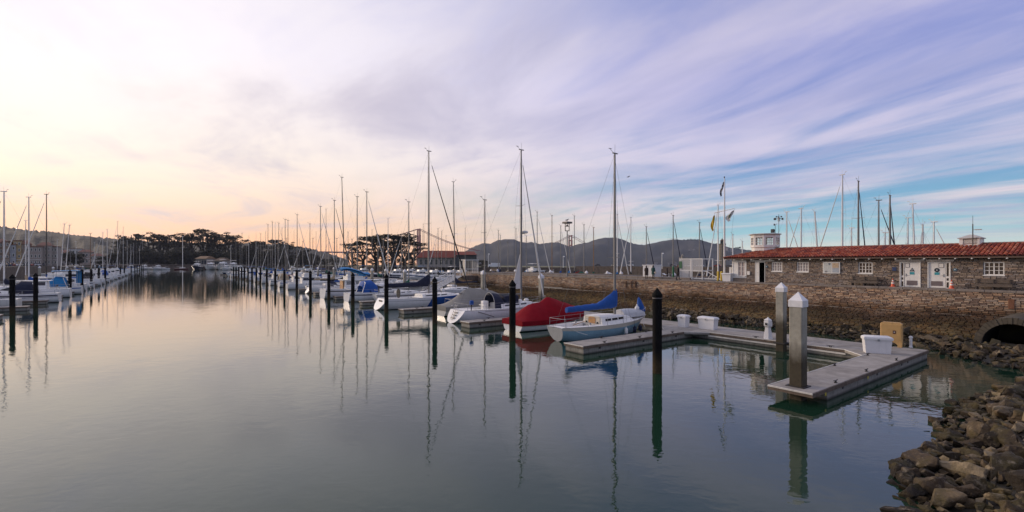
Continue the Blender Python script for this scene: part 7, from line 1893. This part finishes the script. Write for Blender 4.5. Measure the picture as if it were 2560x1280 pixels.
# ---------------------------------------------------------------- things on the promenade
M_CAGE = mat('white painted steel', (.66, .65, .63), .4, var=.05, scale=3)
def on_prom(px, t, z=ZP):
    s = s_at(px, t); return ST(s, t, z), s, depth(s, t)
def tpy(px, py):   # promenade point seen at a pixel
    v = W(px, py, ZP); return v.dot(U1), v.dot(U2)
# lamp post with a caged lantern and a gull
v, s, dd = on_prom(1418, 49.6, ZP)
e = empty('lamp_post', v, RZ, label='tall grey lamp post with open square lantern frame on the quay edge', cat='street lamp')
zt = zof(577, dd) - ZP; zl = zof(554, dd) - ZP; q = MB(); q.tube((0, 0, 0), (0, 0, zt), .10, .075, 12); q.tube((0, 0, 0), (0, 0, .5), .14, .12, 12); q.build('pole', M_ALU, e, smooth=60)
q = MB(); w_ = .42
for sg in (-1, 1):
    q.box(sg * w_ - .04, sg * w_ + .04, -.04, .04, zt, zl - .28); q.box(-.04, .04, sg * w_ - .04, sg * w_ + .04, zt, zl - .28)
q.box(-w_, w_, -.04, .04, zt - .05, zt + .05); q.box(-.04, .04, -w_, w_, zt - .051, zt + .049); q.build('lantern_frame', mat('lantern grey', (.22, .2, .19), .5), e)
q = MB(); q.cbox(-.56, .56, -.56, .56, zl - .30, zl - .03, .04); q.build('lantern_top', mat('lantern brown', (.10, .085, .08), .6), e)
q = MB(); q.lathe([(.26, zl - .75), (.05, zl - .45), (.04, zl - .3)], 10); q.build('reflector', M_IRON, e)
ztop = ZP + zl - .03
def bird(loc_, rz, lab, fly=False, sc_=1.0):
    e = empty('gull', loc_, rz, label=lab, cat='bird'); e.scale = (sc_,) * 3
    MG = mat('gull grey', (.16, .16, .17), .8, var=.3, scale=12); MWt = mat('gull white', (.6, .6, .6), .8)
    q = MB(); st_ = [(-.26, .01, .17), (-.18, .045, .19), (-.06, .075, .21), (.06, .075, .23), (.13, .05, .27), (.17, .035, .32), (.20, .045, .35), (.245, .03, .35), (.27, .012, .335)]
    q.loft([[(x, r * math.cos(a_), z + r * math.sin(a_)) for a_ in [2 * math.pi * j / 10 for j in range(10)]] for x, r, z in st_], True, True); q.build('body', MG, e, smooth=70)
    q = MB(); q.tube((.26, 0, .335), (.32, 0, .325), .012, .003, 6); q.build('beak', mat('beak yellow', (.5, .3, .03), .5), e)
    if fly:
        for sg in (-1, 1):
            q = MB(); q.loft([[(.08, sg * .05, .23), (-.08, sg * .05, .23), (-.08, sg * .05, .215), (.08, sg * .05, .215)], [(.12, sg * .32, .33), (-.03, sg * .32, .33), (-.03, sg * .32, .32), (.12, sg * .32, .32)], [(-.02, sg * .66, .27), (-.06, sg * .66, .27), (-.06, sg * .66, .265), (-.02, sg * .66, .265)]], True, True); q.build('wing', MG, e)
    else:
        for sg in (-1, 1):
            q = MB(); q.loft([[(.08, sg * .07, .22), (.06, sg * .08, .26), (.0, sg * .085, .22)], [(-.30, sg * .03, .16), (-.30, sg * .03, .18), (-.30, sg * .035, .17)]], True, True); q.build('wing', MG, e)
            q = MB(); q.tube((.0, sg * .03, .15), (.01, sg * .035, 0), .008, n=5); q.box(-.01, .06, sg * .035 - .02, sg * .035 + .02, 0, .008); q.build('leg', mat('beak yellow', (.5, .3, .03), .5), e)
bird((v.x, v.y, ztop), R(20), 'grey gull perched on top of the tall lamp post', sc_=1.3)
bird((10.3, 42, 13.0), R(10), 'small gull flying in the sky right of the tallest mast', True, .55)
# flag mast with yard and three flags
v, s, dd = on_prom(1811, TW + 1.5)
FLg = 'flags of the quay flag mast'
e = empty('flag_mast', v, RZ, label='tall white flag mast with a slanting yard, in front of the stone building', cat='flagpole')
H = zof(445, dd) - ZP; zy = zof(526, dd) - ZP; q = MB(); q.tube((0, 0, 0), (0, 0, H * .5), .10, .085, 12); q.tube((0, 0, H * .5), (0, 0, H), .085, .035, 12); q.build('pole', M_ALUW, e, smooth=60)
q = MB(); q.lathe([(.02, H), (.09, H + .08), (.02, H + .18)], 12); q.build('finial', M_IRON, e)
xa, xb = -s_at(1786, TW + 1.5) + s, -s_at(1836, TW + 1.5) + s; za, zb = zof(530, dd) - ZP, zof(523.5, dd) - ZP
q = MB(); q.tube((xa, 0, za), (xb, 0, zb), .045, .035, 8); q.build('yard', M_ALUW, e)
q = MB(); q.tube((xa, 0, za), (.0, 0, zof(690, dd) - ZP), .009, n=3); q.tube((xb, 0, zb), (.3, 0, .6), .009, n=3); q.tube((.12, 0, H - .1), (.12, 0, 1.2), .009, n=3); q.build('halyard', M_WIRE, e)
for k in range(3): q = MB(); q.tube((-.2 + k * .02, -.2, 0), (-.2 + k * .02, -.2, .5 + k * .1), .03); 
def flag(name, px_t, py_t, px_b, py_b, wd, m, lab, m2=None):
    x0 = -s_at(px_t, TW + 1.5) + s; x1 = -s_at(px_b, TW + 1.5) + s; z0 = zof(py_t, dd) - ZP; z1 = zof(py_b, dd) - ZP
    e2 = empty(name, v, RZ, label=lab, cat='flag'); q = MB(); rr = []
    for k in range(9):
        u = k / 8; row = []
        for j in range(7):
            w_ = j / 6; x = x0 + (x1 - x0) * u + wd * w_ * math.sin(.35 + u * 2.6) ; row.append((x, .09 * math.sin(w_ * 7 + u * 5), z0 + (z1 - z0) * u - w_ * .25))
        rr.append(row)
    q.loft(rr, False, False); q.loft([[(a, b + .012, c) for a, b, c in r_] for r_ in rr][::-1], False, False); q.build('cloth', m, e2, smooth=60)
    if m2:
        for rows_, cols_ in m2[1]:
            q = MB(); q.loft([[(a, b - .012, c) for a, b, c in rr[i][cols_[0]:cols_[1] + 1]] for i in range(rows_[0], rows_[1] + 1)], False, False); q.build('marking', m2[0], e2, smooth=60)
M_FD = mat('dark striped cloth', (.03, .03, .045), .8); M_FW = mat('white flag cloth', (.5, .5, .5), .8); M_FY = mat('yellow flag cloth', (.50, .31, .015), .8, var=.1); M_FG = mat('dark green print', (.03, .05, .035), .8)
flag('striped_flag', 1810.5, 452, 1804, 486, -.32, M_FD, 'dark and white striped flag hanging limp near the top of the tall flag mast', (M_FW, [((1, 1 + 1), (1, 5)), ((3, 4), (1, 5)), ((5, 6), (1, 5))]))
flag('yellow_flag', 1786.5, 534, 1784, 572, -.42, M_FY, 'yellow flag hanging from the left end of the yard')
flag('white_flag', 1835.5, 526, 1826, 550, -.75, M_FW, 'white flag with dark green emblem at the right end of the yard', (M_FG, [((3, 6), (1, 4))]))
# people
def person(px, t, hgt, face, coat, legs, hair, lab, coat_len=.55, stride=.0, arms=.0, name='person'):
    v, s, dd = on_prom(px, t); e = empty(name, v, 0, label=lab, cat='person'); e.rotation_euler = (0, 0, face)
    S = hgt / 1.72; bm = bmesh.new()
    V = {}
    def pv(k, x, y, z, r): V[k] = (Vector((x, y, z)) * S, r * S)
    st_ = stride
    pv('pel', 0, 0, .93, .135); pv('wst', 0, 0, 1.08, .115); pv('chs', .01, 0, 1.30, .145); pv('nek', .01, 0, 1.45, .055); pv('hed0', .02, 0, 1.52, .075); pv('hed', .02, 0, 1.61, .100); pv('hed2', .015, 0, 1.69, .07)
    for sg, n_ in ((1, 'l'), (-1, 'r')):
        f_ = st_ * sg
        pv('hip' + n_, 0, sg * .09, .88, .088); pv('kne' + n_, f_ * .55 + .02, sg * .095, .50, .062); pv('ank' + n_, f_ - .02, sg * .095, .09, .042); pv('toe' + n_, f_ + .14, sg * .10, .035, .036)
        pv('sho' + n_, .0, sg * .17, 1.39, .062); pv('elb' + n_, -.02 + arms * .1, sg * .225, 1.12, .045); pv('wri' + n_, .04 + arms * .2, sg * .20 - sg * arms * .1, .90 + arms * .15, .032); pv('han' + n_, .07 + arms * .25, sg * .19 - sg * arms * .12, .82 + arms * .18, .036)
    ed = [('pel', 'wst'), ('wst', 'chs'), ('chs', 'nek'), ('nek', 'hed0'), ('hed0', 'hed'), ('hed', 'hed2')]
    for n_ in 'lr': ed += [('pel', 'hip' + n_), ('hip' + n_, 'kne' + n_), ('kne' + n_, 'ank' + n_), ('ank' + n_, 'toe' + n_), ('chs', 'sho' + n_), ('sho' + n_, 'elb' + n_), ('elb' + n_, 'wri' + n_), ('wri' + n_, 'han' + n_)]
    keys = list(V); me = bpy.data.meshes.new('body'); me.from_pydata([V[k][0] for k in keys], [(keys.index(a), keys.index(b)) for a, b in ed], [])
    o = bpy.data.objects.new('body', me); C.objects.link(o); md = o.modifiers.new('s', 'SKIN'); md.use_smooth_shade = True
    for i, k in enumerate(keys): me.skin_vertices[0].data[i].radius = (V[k][1], V[k][1]); me.skin_vertices[0].data[i].use_root = (k == 'pel')
    o.modifiers.new('u', 'SUBSURF').levels = 1
    dg = bpy.context.evaluated_depsgraph_get(); m2 = bpy.data.meshes.new_from_object(o.evaluated_get(dg)); bpy.data.objects.remove(o)
    m2.materials.clear(); m2.materials.append(mat('skin', (.42, .25, .18), .6)); m2.materials.append(legs); m2.materials.append(coat)
    for p in m2.polygons:
        z = p.center.z / S; y = abs(p.center.y) / S
        p.material_index = 1 if (z < .86 and y < .16) else (2 if z < 1.44 and not (z < .86) else 0)
        p.use_smooth = True
    b = bpy.data.objects.new('body', m2); C.objects.link(b); b.parent = e
    q = MB(); rr = []
    for z, rx, ry in ((1.45, .06, .08), (1.40, .12, .19), (1.25, .155, .215), (1.05, .14, .20), (.90, .165, .22), (1.0 - coat_len, .18, .235)):
        rr.append([(rx * S * math.cos(a_) + .005, ry * S * math.sin(a_), z * S) for a_ in [2 * math.pi * j / 14 for j in range(14)]])
    q.loft(rr, True, False); q.build('coat', coat, e, smooth=60)
    for sg in (1, -1):
        q = MB(); a, b_, c = V['sho' + ('l' if sg > 0 else 'r')][0], V['elb' + ('l' if sg > 0 else 'r')][0], V['wri' + ('l' if sg > 0 else 'r')][0]
        q.tube(a, b_, .075 * S, .062 * S, 8); q.tube(b_, c, .062 * S, .05 * S, 8); q.build('sleeve', coat, e, smooth=60)
    q = MB(); rr = []
    for z, rx, ry, ox in ((1.44, .06, .08, -.06), (1.52, .075, .095, -.03), (1.60, .105, .105, -.005), (1.68, .095, .095, 0), (1.735, .05, .05, 0)):
        rr.append([(ox * S + rx * S * math.cos(a_), ry * S * math.sin(a_), z * S) for a_ in [math.pi * .35 + 2 * math.pi * .65 * j / 12 for j in range(13)]])
    q.loft(rr, False, False); q.add([(0, 0, 1.745 * S)] + rr[-1], [(0, j + 1, j + 2) for j in range(12)]); q.build('hair', hair, e, smooth=60)
    for sg in (1, -1): q = MB(); k_ = V['toe' + ('l' if sg > 0 else 'r')][0]; q.cbox(k_.x - .19 * S, k_.x + .07 * S, k_.y - .05 * S, k_.y + .05 * S, 0, .085 * S, .015); q.build('shoe', mat('shoe %s' % legs.name, (.03, .03, .03) if stride == 0 else (.35, .33, .3), .6), e)
    return e
MC1, MC2, MC3 = mat('dark brown coat', (.03, .018, .015), .85), mat('dark teal coat', (.008, .05, .045), .8), mat('black jacket', (.014, .013, .013), .8)
ML = mat('dark trousers', (.014, .013, .015), .85); MH1 = mat('dark brown hair', (.02, .012, .008), .7)
s_p, t_p = tpy(1616, 697)
person(1616, t_p, 1.68, A + .3, MC1, ML, MH1, 'person in a long dark brown coat, back turned, left of the two by the kiosk', .55)
person(1633, t_p, 1.72, A + .1, MC2, ML, MH1, 'person in a dark teal coat carrying a pale bag before the white kiosk', .42, .03)
person(1695, tpy(1695, 700)[1], 1.78, A - math.pi / 2 + .6, MC3, ML, mat('reddish hair', (.10, .035, .015), .7), 'long-haired person in black walking along the quay in front of the white cage', .30, .17)
v, s, dd = on_prom(1633, t_p - .1); e = empty('handbag', ST(s - .25, t_p - .05, ZP + .72), RZ, label='pale handbag held by the person in the dark teal coat', cat='bag')
q = MB(); q.cbox(-.14, .14, -.05, .05, 0, .20, .02); q.build('bag', mat('pale leather', (.35, .32, .28), .6), e); q = MB(); q.path([(-.1, 0, .2), (-.06, 0, .34), (.06, 0, .34), (.1, 0, .2)], .012, 5); q.build('handle', M_IRON, e)
# white kiosk behind the first two people
v, s, dd = on_prom(1622, t_p + 1.2); w_ = 17 / F * dd; e = empty('white_kiosk', v, RZ, label='plain white square kiosk box behind the two standing people', cat='kiosk'); h = zof(664, dd) - ZP
q = MB(); q.cbox(-w_, w_, -.1, 1.4, 0, h, .03); q.build('body', M_BOXW, e); q = MB(); q.cbox(-w_ - .08, w_ + .08, -.18, 1.5, h, h + .10, .02); q.build('roof', M_BOXW, e)
q = MB(); q.box(-.01, .01, -.108, -.1, .05, h - .05); q.build('door_seam', mat('seam grey', (.2, .2, .2), .7), e)
# white steel cage with gate and ramp
t_c = tpy(1727, 698)[1]; v, s, dd = on_prom(1727, t_c); sc_ = F / dd; w_ = 30 / sc_; h = zof(646, dd) - ZP
e = empty('security_cage', v, RZ, label='white barred steel gate cage with green sign standing over the ramp to the outer basin', cat='cage')
q = MB()
x0, xm_, x1 = -w_, w_ * .08, w_ * 1.05
for x in (x0, xm_ - .12, xm_ + .05, x1): q.box(x - .05, x + .05, -.05, .05, 0, h)
for z in (.06, h * .42, h - .06): q.box(x0, xm_, -.045, .045, z - .05, z + .05)
for z in (h * .40, h - .06): q.box(xm_, x1, -.045, .045, z - .05, z + .05)
for x in (x0, x1): 
    q.box(x - .05, x + .05, 2.2, 2.3, 0, h)
    for z in (h * .42, h - .06): q.box(x - .04, x + .04, .05, 2.2, z - .05, z + .05)
q.box(x0, x1, 2.2, 2.3, h - .11, h - .01); q.build('frame', M_CAGE, e)
for k in range(13): x = x0 + (xm_ - .15 - x0) * (k + .5) / 13; q = MB(); q.box(x - .022, x + .022, -.02, .02, .1, h - .1); q.build('bar', M_CAGE, e)
for k in range(12): x = xm_ + .1 + (x1 - xm_ - .1) * (k + .5) / 12; q = MB(); q.box(x - .02, x + .02, -.02, .02, h * .42, h - .1); q.build('bar', M_CAGE, e)
q = MB(); q.box(x0 + .25, xm_ - .35, -.07, -.05, .15, h * .40); q.build('gate_panel', mat('perforated white panel', (.52, .51, .5), .5, scale=14, var=.2), e)
q = MB(); q.box(x0 - .12, x0 + .28, -.09, -.06, h * .52, h * .86); q.build('sign', mat('green sign', (.01, .10, .04), .5), e)
q = MB(); q.path([(xm_ + .2, .1, 1.1), (x1 + .6, .1, .95), (x1 + 2.8, .1, -.2)], .045, 6); q.path([(xm_ + .2, .1, .1), (x1 + 3.2, .1, .08)], .06, 6)
for k in range(5): q.tube((xm_ + .5 + k * .8, .1, .1), (xm_ + .9 + k * .8, .1, 1.0 - .18 * k), .03, n=5)
q.build('ramp_railing', M_CAGE, e)
# low white hoop seat frame
v, s, dd = on_prom(1664, tpy(1664, 697)[1]); e = empty('tubular_bench', v, RZ, label='low white tubular bench with curved seat between the kiosk and the cage', cat='bench'); w_ = 10 / F * dd
q = MB(); q.box(-w_, w_, -.02, .02, .0, .05); q.box(-w_, -w_ + .05, -.02, .02, .05, .7); q.box(w_ - .05, w_, -.02, .02, .05, .7); q.build('frame', M_CAGE, e)
q = MB(); q.loft([[(x, y_, .70 - .22 * (1 - (x / w_) ** 2)) for y_ in (-.02, .45)] for x in [(-w_ + 2 * w_ * k / 8) for k in range(9)]], False, False); q.loft([[(x, y_, .66 - .22 * (1 - (x / w_) ** 2)) for y_ in (-.02, .45)] for x in [(-w_ + 2 * w_ * k / 8) for k in range(9)]][::-1], False, False); q.build('seat', M_CAGE, e)
# yellow bollards, white bin, green post, gas bottle
for k, px in enumerate((1795, 1803.5)):
    v, s, dd = on_prom(px, TW + 1.05); e = empty('yellow_bollard', v, RZ, label=('left' if k == 0 else 'right') + ' one of the two yellow bollards beside the white bin', cat='bollard', group='yellow bollards at the foot of the flag mast'); q = MB(); q.lathe([(.11, 0), (.11, 1.0), (.07, 1.08), (.001, 1.1)], 14); q.build('post', mat('yellow paint', (.55, .38, .02), .5, var=.1, streaks=.2), e, smooth=50)
    q = MB(); q.lathe([(.14, 0), (.14, .05)], 14); q.build('base', M_IRON, e)
v, s, dd = on_prom(1820, TW + .95); w_ = 11.5 / F * dd; e = empty('white_bin', v, RZ, label='large white plastic storage bin at the left corner of the stone building', cat='bin')
q = MB(); q.loft([[(sx_ * a, sy_ * b, z) for sx_, sy_ in ((-1, -1), (1, -1), (1, 1), (-1, 1))] for z, a, b in ((0, w_ * .86, .32), (.78, w_, .38))], True, True); q.build('body', M_BOXW, e)
q = MB(); q.cbox(-w_ - .06, w_ + .06, -.44, .44, .77, .90, .04); q.build('lid', M_BOXW, e)
q = MB(); q.cbox(-.12, .12, .45, .7, 0, 1.55, .03); q.build('gas_bottle', M_HULLG, e)
for px, lab in ((1683, 'green post with a white cap left of the walking person'),):
    v, s, dd = on_prom(px, tpy(px, 694)[1]); e = empty('green_post', v, RZ, label=lab, cat='post'); q = MB(); q.lathe([(.14, 0), (.14, 1.4), (.05, 1.6)], 12); q.build('post', mat('green paint', (.01, .12, .045), .5), e)
for k, px in enumerate((1650, 1668, 1640)):
    v, s, dd = on_prom(px, 61); e = empty('short_post', v, RZ, label='dark wooden post, %s of three behind the low white bench' % NTH[k], cat='post', group='dark posts at the far kerb'); q = MB(); q.lathe([(.13, 0), (.13, 1.2), (.1, 1.25)], 10); q.build('post', mat('dark timber', (.03, .02, .018), .8), e)
# dark bench at the left end of the quay
v, s, dd = on_prom(1232, TW + 2.6); e = empty('quay_bench', v, RZ, label='dark bench on the far left end of the quay wall', cat='bench')
for k in range(3): q = MB(); q.box(-1.0, 1.0, .25, .29, .5 + k * .15, .62 + k * .15); q.build('back_slat', MWOOD, e)
q = MB(); q.box(-1.0, 1.0, -.25, .24, .40, .46); q.build('seat', MWOOD, e)
for x in (-.9, .9): q = MB(); q.box(x - .04, x + .04, -.2, .3, 0, .4); q.build('leg', MWOOD, e)
# curved street lamps far off
for k, (px, yt, dd) in enumerate([(1655, 632, 205), (1221, 634, 300), (1408, 640, 250)]):
    v = at(px, dd, 3.0); h = zof(yt, dd) - 3.0; e = empty('street_lamp', v, 0, label='thin white street lamp %s' % ['on the breakwater before the headland', 'on the grass bank by the white truck', 'behind the masts left of the lantern post'][k], cat='street lamp', group='thin white street lamps')
    q = MB(); q.tube((0, 0, 0), (0, 0, h), .16, .12, 8); q.build('pole', M_ALUW, e); q = MB(); q.lathe([(.5, h - .5), (.35, h - .1), (.1, h)], 10, (.4, 0)); q.build('head', M_ALUW, e)
# gate house and gangway at the left end of the wall
def gangway():
    sK = s_at(1168, 47.0); v = ST(sK, 47.0, 3.1); dd = depth(sK, 47.0); e = empty('gangway_gate', v, RZ, label='pale grey barred gatehouse at the left end of the quay wall', cat='gatehouse'); w_ = 13 / F * dd; h = zof(650, dd) - 3.1
    q = MB(); q.cbox(-w_ - .5, w_ + .3, -1.2, 2.6, -.9, .0, .05); q.build('platform', M_QUAY, e)
    q = MB()
    for x in (-w_, w_):
        for y in (-1.0, 1.8): q.box(x - .05, x + .05, y - .05, y + .05, 0, h)
    for z in (h * .42, h - .05):
        for y in (-1.0, 1.8): q.box(-w_, w_, y - .03, y + .03, z - .04, z + .04)
        for x in (-w_, w_): q.box(x - .03, x + .03, -.95, 1.75, z - .041, z + .039)
    q.build('frame', M_CAGE, e)
    q = MB(); q.box(-w_ - .1, w_ + .1, -1.1, 1.9, h, h + .08); q.build('roof', M_CAGE, e)
    q = MB(); q.box(w_ * .1, w_ - .06, -1.03, -.99, .05, h - .1); q.build('mesh_panel', mat('pale mesh panel', (.45, .42, .36), .6, scale=10, var=.2), e)
    for k in range(9): x = -w_ + 2 * w_ * (k + .5) / 9; q = MB(); q.box(x - .02, x + .02, 1.79, 1.83, 0, h); q.build('bar', M_CAGE, e)
    for k in range(8): y = -1 + 2.8 * (k + .5) / 8; q = MB(); q.box(-w_ - .02, -w_ + .02, y - .02, y + .02, 0, h); q.build('bar', M_CAGE, e)
    # truss ramp down to the walkway
    P0 = ST(sK + .8, 45.6, 3.1); P1 = ST(s_at(1062, 33.6), 33.6, .65); g = empty('gangway', (0, 0, 0), 0, label='white truss gangway sloping down from the gatehouse to the walkway', cat='gangway'); d_ = (P1 - P0); side = Vector((-d_.y, d_.x, 0)).normalized() * .8; n = 12; up = Vector((0, 0, 1.15))
    q = MB(); a = [P0 + side, P0 - side, P1 - side, P1 + side]; q.loft([a, [p + Vector((0, 0, -.12)) for p in a]], True, True); q.build('deck', M_STEEL, g)
    for sd, nm in ((side, 'near'), (-side, 'far')):
        q = MB(); A0, A1 = P0 + sd, P1 + sd; q.tube(A0, A1, .05, n=6); q.tube(A0 + up, A1 + up, .05, n=6)
        for k in range(n): p, r = A0.lerp(A1, k / n), A0.lerp(A1, (k + 1) / n); q.tube(p, p + up, .03, n=4); q.tube(p, r + up, .025, n=4)
        q.tube(A1, A1 + up, .03, n=4); q.build('truss', M_CAGE, g)
    # dark timber ramp beam below
    q = MB(); q.tube(P0 + Vector((0, 0, -.5)) - side * 1.6, P1 + Vector((0, 0, -.1)) - side * 1.6, .14, n=4)
    for k in (.3, .6, .85): p = P0.lerp(P1, k) - side * 1.6; q.tube(p + Vector((0, 0, -.4)), (p.x, p.y, 0), .1, n=5)
    q.build('support', mat('dark timber', (.03, .02, .018), .8), g)
gangway()
